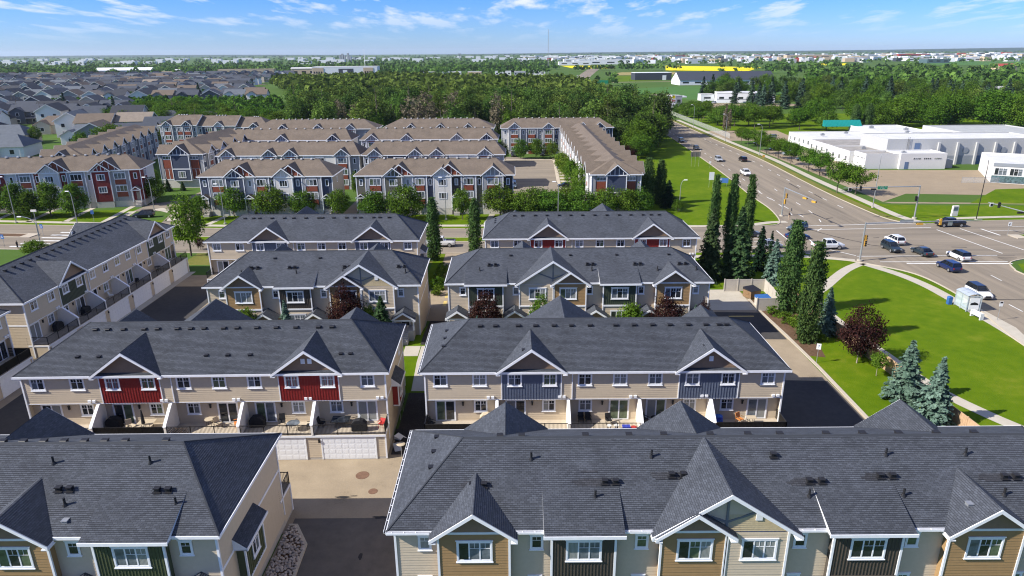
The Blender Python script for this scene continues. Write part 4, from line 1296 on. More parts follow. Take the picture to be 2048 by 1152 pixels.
H3L = townhouse('shorter grey roofed row with a dark brown batten bay behind the red panelled row', -38.7, 81.92, R(0.75), 26.7, 4, 'front',
    dict(step=False, band=True, ground=1.2, panel='batten_blue', backgables=(6.8, 20.3),
         bays=[(2.5, 6.8, 'tan', 'lap', 'gable', 4.7), (9.2, 13.2, 'dark', 'batten', 'shed', 11.2), (15.6, 19.5, 'tan', 'lap', 'gable', 17.9), (19.6, 23.7, 'beige', 'lap', None, 21.6)],
         big=(15.5, 23.8, 0), smalls=(1.8, 8.6, 14.7, 24.5), porches=(7.4, 13.7, 24.9),
         vents=[('f', u, -4.2, 'box') for u in (7.6, 13.5, 19.6)] + [('f', u, -2.6, 'turtle') for u in (5.0, 5.8, 9.9, 10.6, 17.0, 17.7, 24.0, 24.8)] + [('f', u, -1.6, 'pipe') for u in (4, 11.0, 17, 25)]))
# --- row 4: balconies face the camera
wx4 = wx5
H4R = townhouse('grey roofed row with red panelled gables, farthest row before the street', -4.15, 104.55, 0, 33.4, 5, 'deck',
    dict(step=False, lap=True, gables=(9.9, 26.4), panel='batten_red', wx=wx4, backbays=[(26.4, 30.8, 'tan', 'x', 'gable', 28.6)], backbig=(9.4, 17.6, 0),
         vents=rv([4.6, 5.9, 8.0, 9.9, 11.9, 13.8, 15.7, 17.7, 19.7, 21.7, 23.6, 25.6, 26.9, 28.2]) + [('l', 3.4 + 1.4 * k, -1.5, 'box') for k in range(3)], rbump=(3.2, 5.6, 2.9, 5.3, 'red')))
H4L = townhouse('grey roofed row with slate blue panelled gables, farthest left row before the street', -47.9, 103.92, 0, 33.0, 5, 'deck',
    dict(step=False, lap=True, gables=(9.8, 26.0), panel='batten_blue', wx=[w * 33.0 / 33.35 for w in wx5], backbays=[(26.4, 30.8, 'tan', 'x', 'gable', 28.6)], backbig=(16.3, 24.5, 0),
         vents=rv([4.6, 6.0, 7.0, 9.0, 11.0, 12.5, 14.5, 16.6, 17.2, 19.0, 21.1, 22.4, 23.4, 25.5, 26.5, 28.0]), rbump=(3.2, 5.6, 2.9, 5.3, 'blue')))
# --- left rows, running away from the camera, balconies facing right
HWL = 37.6
HW = townhouse('grey roofed row running away from the camera with olive panels and balconies over garages', -58.32, 76.35, R(90), HWL, 6, 'deck',
    dict(step=False, lap=True, gables=(9.4, 31.8), panel='batten_sage', wx=[1.7, 5.0, 7.9, 10.9, 14.0, 17.2, 20.3, 23.3, 26.6, 30.3, 33.3, 36.0], backbays=[(26.4, 30.8, 'tan', 'x', 'gable', 28.6)], backbig=(3.3, 9.3, 0), gpanels=(),
         vents=rv([4.6 + 1.55 * i for i in range(19)]), lwins=[(7.5, 6.0, 0.7, 1.1), (7.5, 3.2, 0.7, 1.1)], rwins=[(7.5, 6.0, 0.7, 1.1)]))
HW2 = townhouse('second grey roofed row on the left edge, its far end balcony showing', -58.32, 36.6, R(90), HWL - 1.0, 6, 'deck',
    dict(step=False, lap=True, gables=(9.4, 31.8), panel='batten_sage', backbays=[(26.4, 30.8, 'tan', 'x', 'gable', 28.6)], backbig=(3.3, 9.3, 0), screens=(5,),
         vents=rv([4.6 + 1.55 * i for i in range(19)])))
# ================================================================== brown-roofed townhouse rows across the street
plain('c_blue', (0.050, 0.062, 0.098), 0.6, var=0.05)
plain('c_grey', (0.285, 0.285, 0.295), 0.6, var=0.05)
plain('c_white', (0.60, 0.58, 0.545), 0.7, var=0.05)
plain('c_olive', (0.105, 0.102, 0.078), 0.6, var=0.05)
plain('c_rust', (0.21, 0.056, 0.030), 0.6, var=0.08)
plain('c_red', (0.165, 0.024, 0.024), 0.6, var=0.06)
plain('c_dark', (0.050, 0.042, 0.040), 0.6, var=0.06)
plain('c_tan', (0.30, 0.265, 0.215), 0.6, var=0.05)
plain('c_plinth', (0.52, 0.49, 0.43), 0.85, var=0.08)
def trussgable(A, F, c, hw, nf, ze, sl, D0, OHb, wallmat, deep, front_mat=None, off_=None):
    """cross gable with white sticks; D0 = (eave z, eave n, roof slope)"""
    RB, TR = A['roof'], A['trim']
    zr = ze + hw * sl
    L = math.hypot(hw, hw * sl); co, si = hw / L, hw * sl / L
    nB = D0[1] - (zr - D0[0]) / D0[2]
    nD = D0[1] - (ze - D0[0]) / D0[2]
    for sg in (1, -1):
        RB.face([F(c - sg * hw, nf, ze), F(c, nf, zr), F(c, nB, zr), F(c - sg * hw, nD, ze)], [(0, 0), (0, L), (nf - nB, L), (nf - nD, 0)])
        TR.prism(F, [(c - sg * hw, ze - 0.02), (c, zr - 0.02), (c, zr - 0.28), (c - sg * hw, ze - 0.26)], nf - 0.03, nf + 0.03)
    w2 = hw - 0.45; zt = zr - 0.3
    b = A[uq(wallmat)]
    b.face([F(c - w2, deep, ze - 0.15), F(c + w2, deep, ze - 0.15), F(c, deep, zt)], [(0, 0), (2 * w2, 0), (w2, zt - ze)])
    TR.box(F, c - w2, c + w2, deep + 0.01, deep + 0.1, ze - 0.25, ze - 0.02)
    for k in (-0.62, -0.2, 0.2, 0.62):
        h = (1 - abs(k)) * (zt - ze) * 0.92
        TR.box(F, c + k * w2 - 0.06, c + k * w2 + 0.06, deep + 0.01, deep + 0.1, ze - 0.02, ze - 0.02 + h)
COLR = dict(b='c_blue', g='c_grey', w='c_white', o='c_olive', r='c_red', d='c_dark', t='c_tan')
for k, v in COLR.items():
    PARTMAT[v] = v; PARTNAME[v] = 'bay_wall'
PARTMAT['c_rust'] = 'c_rust'; PARTNAME['c_rust'] = 'spandrel_panel'
PARTMAT['c_plinth'] = 'c_plinth'; PARTNAME['c_plinth'] = 'foundation'
PARTMAT2 = dict(PARTMAT, roof='shingle_brown')
def brown_row(label, x, y, rz, L, D, ez, mods, hip=(True, True), hs=4.6, base=1.5, backgab=(), endmods=None, plain_side='c_white', floors=2, lvents=True, hsl=0.5):
    """mods: list of (width, colour, kind): n narrow, g bay with wide window, G bay under a truss gable, P gabled bay with spandrels"""
    root = thing('townhouse_row', label, 'townhouse row', (x, y, 0), rz, 'brown roofed townhouse rows')
    A = Acc(); OHb = 0.5; run = D / 2 + OHb; rise = run * hsl; RB, TR = A['roof'], A['trim']; Zr = ez + rise
    F0 = FR(0, 0, 0); FB = FR(L, D, math.pi); FRt = FR(L, 0, math.pi / 2); FL = FR(0, D, -math.pi / 2)
    sl = math.hypot(run, rise)
    a0 = hs if hip[0] else 0; a1 = hs if hip[1] else 0
    for F, h0, h1 in ((F0, a0, a1), (FB, a1, a0)):
        RB.courses(slopeP(F, OHb, ez, -run, rise), [(-OHb, 0), (L + OHb, 0), (L + OHb - h1, sl), (-OHb + h0, sl)], step=False)
        TR.box(F, -OHb, L + OHb, OHb - 0.02, OHb + 0.05, ez - 0.22, ez + 0.01)
    for F, h in ((FRt, hip[1]), (FL, hip[0])):
        if h:
            RB.courses(slopeP(F, OHb, ez, -hs, rise), [(-OHb, 0), (D + OHb, 0), (D / 2, math.hypot(hs, rise))], step=False)
            TR.box(F, -OHb, D + OHb, OHb - 0.02, OHb + 0.05, ez - 0.22, ez + 0.01)
        else:
            A[uq(plain_side)].face([F(0, 0, ez - 0.2), F(D, 0, ez - 0.2), F(D / 2, 0, Zr - 0.2)])
            for sg in (0, 1):
                TR.prism(F, [(-OHb + sg * (D + 2 * OHb), ez), (D / 2, Zr), (D / 2, Zr - 0.26), (-OHb + sg * (D + 2 * OHb), ez - 0.26)], OHb - 0.03, OHb + 0.03)
    RB.prismu(FR(0, D / 2, 0, Zr), [(-0.2, -0.09), (0, 0.04), (0.2, -0.09)], -OHb + a0, L + OHb - a1)
    TR.box(ID, -OHb + 0.05, L + OHb - 0.05, -D - OHb + 0.05, OHb - 0.05, ez - 0.2, ez - 0.15)
    # front facade
    u = 0.0; D0 = (ez, OHb, hsl)
    A['c_plinth'].quadwall(F0, 0, L, 0, base, 0.0)
    for w, cc, kd in mods:
        u1 = u + w; c = (u + u1) / 2; n = {'n': 0.0, 'g': 0.35, 'G': 0.7, 'P': 0.7}[kd]
        b = A[uq(COLR[cc])]
        b.quadwall(F0, u, u1, base, ez - 0.15, n)
        for ue in (u, u1):
            if n > 0: b.face([F0(ue, 0, base), F0(ue, n, base), F0(ue, n, ez - 0.15), F0(ue, 0, ez - 0.15)])
            TR.box(F0, ue - 0.09, ue + 0.09, max(n - 0.05, 0), n + 0.05, base, ez - 0.15)
        if n > 0: A['c_plinth'].quadwall(F0, u, u1, 0, base, n - 0.02)
        fl = [ez - 2.25, ez - 5.35] + ([ez - 8.2] if floors == 3 and ez > 9 else [])
        for i, z in enumerate(fl):
            if z < 0.4: continue
            if kd == 'n':
                if i == 0 or floors == 3: window(root, F0, c, z - 0.1, 0.6, 1.35, n + 0.01, 1, False, sill=False)
            elif kd == 'G':
                window(root, F0, c, z - 0.1, min(1.7, w * 0.45), 1.35, n + 0.01, 3, False, sill=False)
            else:
                ww = min(2.5, w * 0.62)
                window(root, F0, c, z, ww, 1.45, n + 0.01, 3, False, sill=False)
                A[uq('c_rust')].box(F0, c - ww / 2, c + ww / 2, n + 0.005, n + 0.04, z - 1.35, z - 0.14)
                if kd == 'P' and i == 0: A[uq('c_rust')].box(F0, c - ww / 2, c + ww / 2, n + 0.005, n + 0.04, z + 1.6, ez - 0.2)
                for ue in (c - ww / 2 - 0.1, c + ww / 2 + 0.1):
                    TR.box(F0, ue - 0.06, ue + 0.06, n, n + 0.05, base + 0.1, ez - 0.2)
        if kd in 'GP':
            hw = w / 2 + 0.55
            if kd == 'G' and w > 3.6:
                trussgable(A, F0, c + 1.5, hw + 0.9, 0.75, ez - 0.1, 0.78, D0, OHb, 'c_rust', 0.3)
            trussgable(A, F0, c, hw, n + 0.55, ez - 0.1, 0.80, D0, OHb, COLR[cc], n + 0.02)
        if kd == 'n' and w > 1.7 and base > 1.0:       # gabled porch over a front door
            hw, nf, ze = 1.2, 1.7, ez - 4.9
            for sg in (1, -1):
                RB.face([F0(c - sg * hw, nf, ze), F0(c, nf, ze + 0.85), F0(c, 0, ze + 0.85), F0(c - sg * hw, 0, ze)], [(0, 0), (0, 1.4), (1.7, 1.4), (1.7, 0)])
                TR.prism(F0, [(c - sg * hw, ze), (c, ze + 0.85), (c, ze + 0.62), (c - sg * hw, ze - 0.2)], nf - 0.02, nf + 0.04)
                TR.box(F0, c + sg * 0.95 - 0.08, c + sg * 0.95 + 0.08, nf - 0.25, nf - 0.1, base - 0.2, ze)
            TR.box(F0, c - 1.0, c + 1.0, nf - 0.2, nf, ze - 0.2, ze)
            dd = MB(); dd.box(F0, c - 0.45, c + 0.45, 0.02, 0.07, base, base + 2.1); dd.build('front_door', 'door_dark' if rng.random() < 0.5 else 'c_tan', root)
            for k in range(4):
                A['steps'].box(F0, c - 0.7, c + 0.7, 0.2 + 0.4 * k, 0.6 + 0.4 * k, 0, base - 0.3 * k)
        u = u1
    # back and ends
    A[uq('c_grey')].quadwall(FB, 0, L, 0, ez - 0.15)
    for F, mm in ((FRt, (endmods or {}).get('r')), (FL, (endmods or {}).get('l'))):
        if mm is None:
            A[uq(plain_side)].quadwall(F, 0, D, 0, ez - 0.15)
            for z in (ez - 2.2, ez - 5.3):
                window(root, F, D * 0.42, z, 0.5, 1.2, 0.01, 1, False, sill=False)
            continue
        uu = 0.0
        A['c_plinth'].quadwall(F, 0, D, 0, base, 0.0)
        for w, cc, kd in mm:
            b = A[uq(COLR[cc])]
            b.quadwall(F, uu, uu + w, base, ez - 0.15)
            TR.box(F, uu - 0.08, uu + 0.08, 0, 0.05, base, ez - 0.15)
            c = uu + w / 2
            if kd != 'x':
                for z in (ez - 2.1, ez - 5.2):
                    window(root, F, c, z, min(1.6, w * 0.5), 1.3, 0.01, 2, False, sill=False)
            if kd in 'GP':
                trussgable(A, F, c, w / 2 + 0.4, 0.6, ez - 0.1, 0.8, (ez, OHb, rise / hs if (F is FRt and hip[1]) or (F is FL and hip[0]) else 50), OHb, COLR[cc], 0.02)
            uu += w
    for c, cc, w in backgab:
        trussgable(A, FB, L - c, w / 2 + 0.5, 0.9, ez - 0.1, 0.8, D0, OHb, COLR[cc], 0.3)
    for k, b in A.items():
        kk = k.split('#')[0]
        b.build(PARTNAME[kk], PARTMAT2[kk], root, kind='stuff' if kk in ('trim', 'steps') else None)
    if lvents:
        me = _cached(('bv',), lambda: (lambda b: (b.box(ID, -0.22, 0.22, -0.22, 0.22, -0.1, 0.22), b.mesh('roof_vent', 'c_white'))[1])(MB()))
        k = int(L / 3.2)
        for i in range(k):
            inst('roof_vent', me, root, (hs + (L - 2 * hs) * (i + 0.5) / k, D / 2 - 0.3, Zr))
    return root
C2m = [(2.1, 'b', 'n'), (4.2, 'g', 'g'), (4.1, 'b', 'G'), (2.3, 'w', 'n'), (3.4, 'g', 'g'), (1.45, 'b', 'n'), (4.1, 'w', 'G'), (2.1, 'b', 'n'), (4.5, 'g', 'g'), (2.45, 'b', 'n')]
brown_row('brown roofed row with navy and white gabled bays left of the middle row', -72.3, 158.0, 0, 30.7, 11.2, 9.25, C2m, plain_side='c_tan')
C3m = [(2.2, 'o', 'n'), (4.5, 'g', 'g'), (4.0, 'o', 'G'), (2.5, 'w', 'n'), (3.2, 'g', 'g'), (1.6, 'b', 'n'), (4.1, 'w', 'G'), (2.3, 'd', 'n'), (3.4, 'g', 'g'), (1.6, 'o', 'n'), (4.7, 'g', 'P'), (2.3, 'd', 'n')]
brown_row('brown roofed row with olive and white gabled bays, middle of the street front', -36.0, 158.0, 0, 36.4, 11.2, 9.25, C3m)
C1m = [(4.0, 'g', 'g'), (3.0, 'r', 'n'), (2.6, 'w', 'n'), (3.6, 'g', 'g'), (1.5, 'r', 'n'), (4.2, 'w', 'G'), (1.7, 'r', 'n'), (4.0, 'g', 'g'), (1.6, 'w', 'n'), (4.0, 'r', 'G'), (4.4, 'g', 'g'), (2.5, 'r', 'n')]
a1 = R(11.3); L1 = sum(m[0] for m in C1m)
brown_row('brown roofed row with bright red bays and a white end wall at the left edge', -92.2 - L1 * math.cos(a1), 169.9 - L1 * math.sin(a1), a1, L1, 11.2, 9.25, C1m, endmods={'r': [(2.8, 'r', 'x'), (2.2, 'r', 'n'), (6.2, 'w', 'x')]}, plain_side='c_white')
def mods3(L, cols, seed):
    r = random.Random(seed); out = []; u = 0; k = 0
    while u < L - 3.5:
        m = [(2.2, cols[k % len(cols)], 'n'), (4.0, 'g', 'P' if k % 2 else 'G'), (3.4, cols[(k + 1) % len(cols)], 'n')][k % 3] if False else None
        for m in ((2.0, cols[k % len(cols)], 'n'), (4.1, 'g', 'P'), (2.0, 'w', 'n'), (3.9, cols[(k + 1) % len(cols)], 'g')):
            if u + m[0] <= L + 0.01:
                out.append(m); u += m[0]
        k += 1
    out.append((max(L - u, 0.3), 'g', 'n'))
    return out
def rowb(label, x0, x1, ye, ez=9.5, D=11.2, mods=None, **k):
    L = x1 - x0
    return brown_row(label, x0, ye + 0.5, 0, L, D, ez, mods or mods3(L, 'bwdo', int(x0)), base=1.0, floors=3, **k)
gm = lambda L, pos: _gm(L, pos)
def _gm(L, pos):
    """facade with spandrel gables centred at pos"""
    out = []; u = 0.0
    for p, w, c in pos:
        if p - w / 2 - u > 0.2:
            g = p - w / 2 - u
            if g > 3.2:
                out += [(1.6, 'g', 'n'), (g - 1.6, 'b' if rng.random() < 0.5 else 'w', 'g')]
            else:
                out.append((g, 'g', 'n'))
        out.append((w, c, 'P')); u = p + w / 2
    if L - u > 0.2: out.append((L - u, 'g', 'n'))
    return out
# second line
rowb('brown roofed row with four truss gables directly behind the navy bayed row', -81.0, -42.0, 189.6, mods=_gm(39, [(3.0, 3.6, 'g'), (14.5, 3.6, 'g'), (20.3, 3.6, 'g'), (34.5, 3.8, 'g')]), hip=(True, True), hs=3.0)
rowb('brown roofed row with four truss gables directly behind the olive bayed row', -40.6, -2.0, 189.0, mods=_gm(38.6, [(3.2, 3.6, 'g'), (14.3, 3.6, 'g'), (20.2, 3.6, 'g'), (33.4, 3.8, 'g')]), hip=(True, True), hs=3.0)
# third line
rowb('left brown roofed row of the third line back, truss gables at both ends', -95.5, -52.0, 224.3, mods=_gm(43.5, [(4.0, 3.8, 'g'), (21.5, 3.8, 'g'), (38.0, 3.8, 'b')]), hs=3.0)
rowb('right brown roofed row of the third line back, beside the car park drive', -48.5, -4.5, 224.3, mods=_gm(44, [(3.6, 3.8, 'g'), (14.8, 3.8, 'g'), (31.0, 3.8, 'g'), (40.6, 3.8, 'b')]), hs=3.0)
# fourth line
rowb('left brown roofed row at the edge of the woods', -95.5, -50.0, 258.5, mods=_gm(45.5, [(11, 3.6, 'b'), (24, 3.6, 'g'), (36, 3.6, 'g')]), hs=6.0)
rowb('right brown roofed row at the edge of the woods with three dark gables', -47.5, -6.5, 258.5, mods=_gm(41, [(10.5, 3.6, 'd'), (21.4, 3.6, 'd'), (31.6, 3.6, 'd')]), hs=6.5)
rowb('grey fronted three storey brown roofed row behind the car park drive', -3.4, 37.6, 257.2, mods=[(2.6, 'w', 'n'), (4.3, 'g', 'P'), (2.2, 'g', 'n'), (4.0, 'b', 'g'), (2.2, 'g', 'n'), (4.0, 'g', 'P'), (1.9, 'b', 'n'), (4.4, 'w', 'g'), (2.2, 'b', 'n'), (4.2, 'g', 'P'), (2.0, 'w', 'n'), (4.2, 'b', 'P'), (2.8, 'b', 'n')], hs=5.0)
# stepped row at upper left
for i, (xa, xb, ye, e) in enumerate([(-138.5, -124.3, 275.6, 9.6), (-124.2, -109.5, 277.2, 9.1), (-109.4, -97.0, 278.5, 8.4)]):
    brown_row(['tallest section of the stepped brown roofed row below the woods', 'middle section of the stepped brown roofed row below the woods', 'lowest section of the stepped brown roofed row below the woods'][i],
              xa, ye, 0, xb - xa, 13, e, _gm(xb - xa, [((3.2, 8.6, 7.2)[i], 3.6, 'gwb'[i])] + ([(11.0, 3.6, 'b')] if i == 0 else [])), hip=(i == 0, i == 2), base=0.5, floors=3, hs=5)
# end-on rows
def endon(label, xl, xr, y0, y1, ez, rz=0.0, sidecol='c_white', cols='bgg', nb=6, sidepat=None, zig=True, side=-1, big=True):
    """row seen end-on: front end has a central gabled bay; sides carry cross gables"""
    root = thing('townhouse_row', label, 'townhouse row', (xl, y0, 0), rz, 'brown roofed townhouse rows')
    A = Acc(); Wd = xr - xl; Ln = y1 - y0; OHb = 0.5; RB, TR = A['roof'], A['trim']
    run = Wd / 2 + OHb; rise = run * 0.5; hs = 5.2; Zr = ez + rise; sl = math.hypot(run, rise)
    F0 = FR(0, 0, 0); FRt = FR(Wd, 0, math.pi / 2); FL = FR(0, Ln, -math.pi / 2); FB = FR(Wd, Ln, math.pi)
    for F in (FRt, FL):
        RB.courses(slopeP(F, OHb, ez, -run, rise), [(-OHb, 0), (Ln + OHb, 0), (Ln + OHb - hs, sl), (-OHb + hs, sl)], step=False)
        TR.box(F, -OHb, Ln + OHb, OHb - 0.02, OHb + 0.05, ez - 0.22, ez + 0.01)
    for F in (F0, FB):
        RB.courses(slopeP(F, OHb, ez, -hs, rise), [(-OHb, 0), (Wd + OHb, 0), (Wd / 2, math.hypot(hs, rise))], step=False)
        TR.box(F, -OHb, Wd + OHb, OHb - 0.02, OHb + 0.05, ez - 0.22, ez + 0.01)
    TR.box(ID, -OHb + 0.05, Wd + OHb - 0.05, -Ln - OHb + 0.05, OHb - 0.05, ez - 0.2, ez - 0.15)
    # front end
    q = Wd * 0.30; base = 2.4
    A['c_plinth'].quadwall(F0, 0, Wd, 0, base)
    for u0, u1, cc in ((0, q * 0.3, 'g'), (q * 0.3, q, 'g'), (Wd - q, Wd - q * 0.3, 'g'), (Wd - q * 0.3, Wd, 'g')):
        A[uq('c_grey')].quadwall(F0, u0, u1, base, ez - 0.15)
        for ue in (u0, u1): TR.box(F0, ue - 0.08, ue + 0.08, 0, 0.06, base, ez - 0.15)
    for c in (q * 0.65, Wd - q * 0.65):
        wv = q * 0.62
        window(root, F0, c, ez - 1.5, wv, 0.8, 0.01, 3, False, sill=False)
        A[uq('c_rust')].box(F0, c - wv / 2, c + wv / 2, 0.01, 0.05, ez - 4.1, ez - 1.72)
        A[uq('c_rust')].box(F0, c - wv / 2, c + wv / 2, 0.01, 0.05, base + 0.2, ez - 4.3)
        for k in (-0.5, 0, 0.5): TR.box(F0, c + k * wv - 0.06, c + k * wv + 0.06, 0.02, 0.08, base + 0.1, ez - 4.2)
    TR.box(F0, 0, Wd, 0, 0.06, base - 0.1, base + 0.1)
    b = A[uq('c_blue')]; b.quadwall(F0, q, Wd - q, base - 0.2, ez - 0.15, 0.6)
    for ue in (q, Wd - q):
        b.face([F0(ue, 0, base - 0.2), F0(ue, 0.6, base - 0.2), F0(ue, 0.6, ez), F0(ue, 0, ez)])
        TR.box(F0, ue - 0.09, ue + 0.09, 0.55, 0.68, base - 0.2, ez - 0.1)
    TR.box(F0, q, Wd - q, 0.6, 0.67, ez - 4.3, ez - 4.05); TR.box(F0, q, Wd - q, 0.0, 0.67, base - 0.35, base - 0.2)
    window(root, F0, Wd / 2, ez - 6.6, 1.9, 1.7, 0.62, 3, False, sill=False)
    trussgable(A, F0, Wd / 2, (Wd - 2 * q) / 2 + 0.6, 1.15, ez - 0.1, 0.85, (ez, OHb, rise / hs), OHb, 'c_blue', 0.62)
    # long sides with cross gables
    pit = Ln / nb
    for F, flip in ((FRt, False), (FL, True)):
        A['c_plinth'].quadwall(F, 0, Ln, 0, 1.0)
        for i in range(nb):
            a = i * pit
            for (u0, u1, cc, kd) in ((a, a + pit * 0.28, sidepat[0], 'n'), (a + pit * 0.28, a + pit * 0.72, sidepat[1], 'G'), (a + pit * 0.72, a + pit, sidepat[2], 'n')):
                n = 0.6 if kd == 'G' else 0.0
                bb = A[uq(COLR[cc])]; bb.quadwall(F, u0, u1, 1.0, ez - 0.15, n)
                for ue in (u0, u1):
                    if n: bb.face([F(ue, 0, 1.0), F(ue, n, 1.0), F(ue, n, ez - 0.15), F(ue, 0, ez - 0.15)])
                    TR.box(F, ue - 0.09, ue + 0.09, max(n - 0.05, 0), n + 0.06, 1.0, ez - 0.15)
                c = (u0 + u1) / 2
                for z in (ez - 2.3, ez - 5.3):
                    if kd == 'G':
                        window(root, F, c, z, 1.7, 1.4, n + 0.01, 3, False, sill=False)
                        A[uq('c_rust')].box(F, c - 0.85, c + 0.85, n + 0.005, n + 0.04, z - 1.3, z - 0.14)
                    else:
                        window(root, F, c, z, 0.9, 1.3, n + 0.01, 2, False, sill=False)
            c = a + pit * 0.5; hw = pit * 0.22 + 0.9
            trussgable(A, F, c, hw, 1.2, ez - 0.1, 0.8, (ez, OHb, 0.5), OHb, COLR[sidepat[1]], 0.62)
    for k, b in A.items():
        kk = k.split('#')[0]
        b.build(PARTNAME[kk], PARTMAT2[kk], root, kind='stuff' if kk in ('trim', 'steps') else None)
    return root
endon('end-on brown roofed row with a long white side and sawtooth gables by the lawn', 18.6, 29.9, 157.0, 251, 9.3, 0, sidepat='www', nb=10)
endon('end-on brown roofed row with a navy gabled end standing on a pale plinth', -99.2, -86.7, 193.6, 236, 9.6, 0, sidepat='bgb', nb=5)
endon('long end-on brown roofed row with navy and grey gables on the left', -126.5, -115.9, 185.0, 256, 9.5, R(11.7), sidepat='bgb', nb=8)
# ================================================================== vegetation
foliage('leaf_green', (0.034, 0.080, 0.010), (0.125, 0.210, 0.028), 0.30, hue=0.015, vv=0.18)
foliage('leaf_lime', (0.050, 0.105, 0.010), (0.140, 0.220, 0.028), 0.32, hue=0.012, vv=0.15)
foliage('leaf_elm', (0.036, 0.088, 0.009), (0.115, 0.205, 0.024), 0.30, hue=0.012, vv=0.12)
foliage('leaf_aspen', (0.026, 0.062, 0.018), (0.105, 0.172, 0.050), 0.25, hue=0.01, vv=0.12)
foliage('leaf_forest', (0.038, 0.076, 0.013), (0.150, 0.225, 0.045), 0.30, hue=0.022, vv=0.32)
foliage('leaf_forest_dark', (0.024, 0.055, 0.013), (0.095, 0.155, 0.035), 0.25, hue=0.02, vv=0.25)
foliage('leaf_dry', (0.085, 0.072, 0.045), (0.27, 0.235, 0.155), 0.2, hue=0.01, vv=0.2)
foliage('needle_spruce', (0.014, 0.034, 0.014), (0.068, 0.110, 0.042), 0.1, hue=0.015, vv=0.2)
foliage('needle_blue', (0.036, 0.074, 0.052), (0.165, 0.245, 0.188), 0.1, hue=0.008, vv=0.08)
foliage('needle_dark', (0.005, 0.016, 0.009), (0.024, 0.050, 0.024), 0.1, hue=0.01, vv=0.2)
foliage('needle_park', (0.018, 0.042, 0.024), (0.072, 0.115, 0.070), 0.1, hue=0.02, vv=0.3)
foliage('leaf_purple', (0.012, 0.007, 0.007), (0.060, 0.026, 0.021), 0.2, hue=0.01, vv=0.15)
plain('bark', (0.105, 0.085, 0.065), 0.9, var=0.25, scale=6)
plain('bark_pale', (0.27, 0.235, 0.18), 0.9, var=0.2, scale=6)

def quads_mesh(name, C, N, size, tone, mat, aspect=1.5, rs=nrs, bend=0.0):
    """leaf-sized faces at C facing N"""
    n = len(C)
    N = N / (np.linalg.norm(N, axis=1, keepdims=True) + 1e-9)
    r = rs.normal(size=(n, 3))
    T = np.cross(N, r); T /= (np.linalg.norm(T, axis=1, keepdims=True) + 1e-9)
    B = np.cross(N, T)
    s = (size * rs.uniform(0.65, 1.35, n))[:, None]
    V = np.empty((n, 4, 3), dtype=np.float32)
    V[:, 0] = C - T * s * 0.5 * aspect
    V[:, 1] = C + B * s * 0.42 - T * s * 0.06
    V[:, 2] = C + T * s * 0.5 * aspect
    V[:, 3] = C - B * s * 0.42 - T * s * 0.06
    return quad_soup(name, V, tone, mat)
def quad_soup(name, V, tone, mat):
    n = len(V)
    me = bpy.data.meshes.new(name)
    me.vertices.add(4 * n); me.loops.add(4 * n); me.polygons.add(n)
    me.vertices.foreach_set('co', V.reshape(-1).astype(np.float32))
    me.loops.foreach_set('vertex_index', np.arange(4 * n, dtype=np.int32))
    me.polygons.foreach_set('loop_start', np.arange(0, 4 * n, 4, dtype=np.int32))
    at = me.attributes.new('tone', 'FLOAT', 'FACE')
    at.data.foreach_set('value', np.clip(tone, 0, 1).astype(np.float32))
    me.materials.append(M[mat])
    me.update(calc_edges=True)
    return me
def crown_points(rs, nclump, per, rx, rz, zc, shell=0.55, lump=0.22, cr=0.16, flat_bottom=0.0, egg=0.0, shape=None):
    """clump centres spread through a crown, leaves round each clump"""
    d = rs.normal(size=(nclump, 3)); d /= np.linalg.norm(d, axis=1, keepdims=True)
    rad = shell + (1 - shell) * rs.uniform(0, 1, nclump) ** 0.6
    # lobes
    k = rs.normal(size=(7, 3)); k /= np.linalg.norm(k, axis=1, keepdims=True)
    lob = np.max(d @ k.T, axis=1)
    rad = rad * (1 - lump + lump * 1.5 * np.clip(lob, 0.2, 1))
    P = d * rad[:, None]
    z = P[:, 2]
    if flat_bottom: z = np.where(z < 0, z * (1 - flat_bottom), z)
    w = np.ones(nclump)
    if egg: w = 1 - egg * z
    X = np.stack([P[:, 0] * rx * w, P[:, 1] * rx * w, z * rz + zc], axis=1)
    if shape is not None: X = shape(X)
    off_ = rs.normal(size=(nclump, per, 3)) * np.array([cr * rx, cr * rx, cr * min(rz, rx * 1.2)])
    L = (X[:, None, :] + off_)
    ctr = np.array([0, 0, zc - rz * 0.3])
    out = L - ctr
    out /= np.linalg.norm(out, axis=2, keepdims=True) + 1e-9
    N = out * 0.55 + rs.normal(size=L.shape) * 0.6 + np.array([0, 0, 0.35])
    tone = np.clip(rs.normal(0.45, 0.16, nclump)[:, None] + rs.normal(0, 0.22, (nclump, per)), 0, 1)
    return L.reshape(-1, 3), N.reshape(-1, 3), tone.reshape(-1)
def trunk_mesh(H, r, limbs=5, spread=1.5, z0=0.35, mat='bark', seed=1, lean=0.0, top=0.85):
    rr = random.Random(seed); b = MB()
    pts = [Vector((0, 0, -0.2))]
    for i in range(1, 6):
        pts.append(Vector((rr.uniform(-1, 1) * r * 0.8, rr.uniform(-1, 1) * r * 0.8, H * top * i / 5)))
    for i in range(5):
        b.tube(pts[i], pts[i + 1], r * (1 - i * 0.17), r * (1 - (i + 1) * 0.17), 7, False)
    for i in range(limbs):
        z = H * (z0 + (0.75 - z0) * i / max(limbs, 1)); a = i * 2.4 + rr.uniform(-0.4, 0.4)
        p = Vector((0, 0, z)); ln = spread * (1 - 0.5 * i / limbs)
        q = p + Vector((math.cos(a) * ln * 0.6, math.sin(a) * ln * 0.6, ln * 0.45)); e = q + Vector((math.cos(a) * ln * 0.5, math.sin(a) * ln * 0.5, ln * 0.5))
        b.tube(p, q, r * 0.42, r * 0.26, 5, False); b.tube(q, e, r * 0.26, r * 0.1, 5, False)
    return b.mesh('trunk', mat, smooth=True)
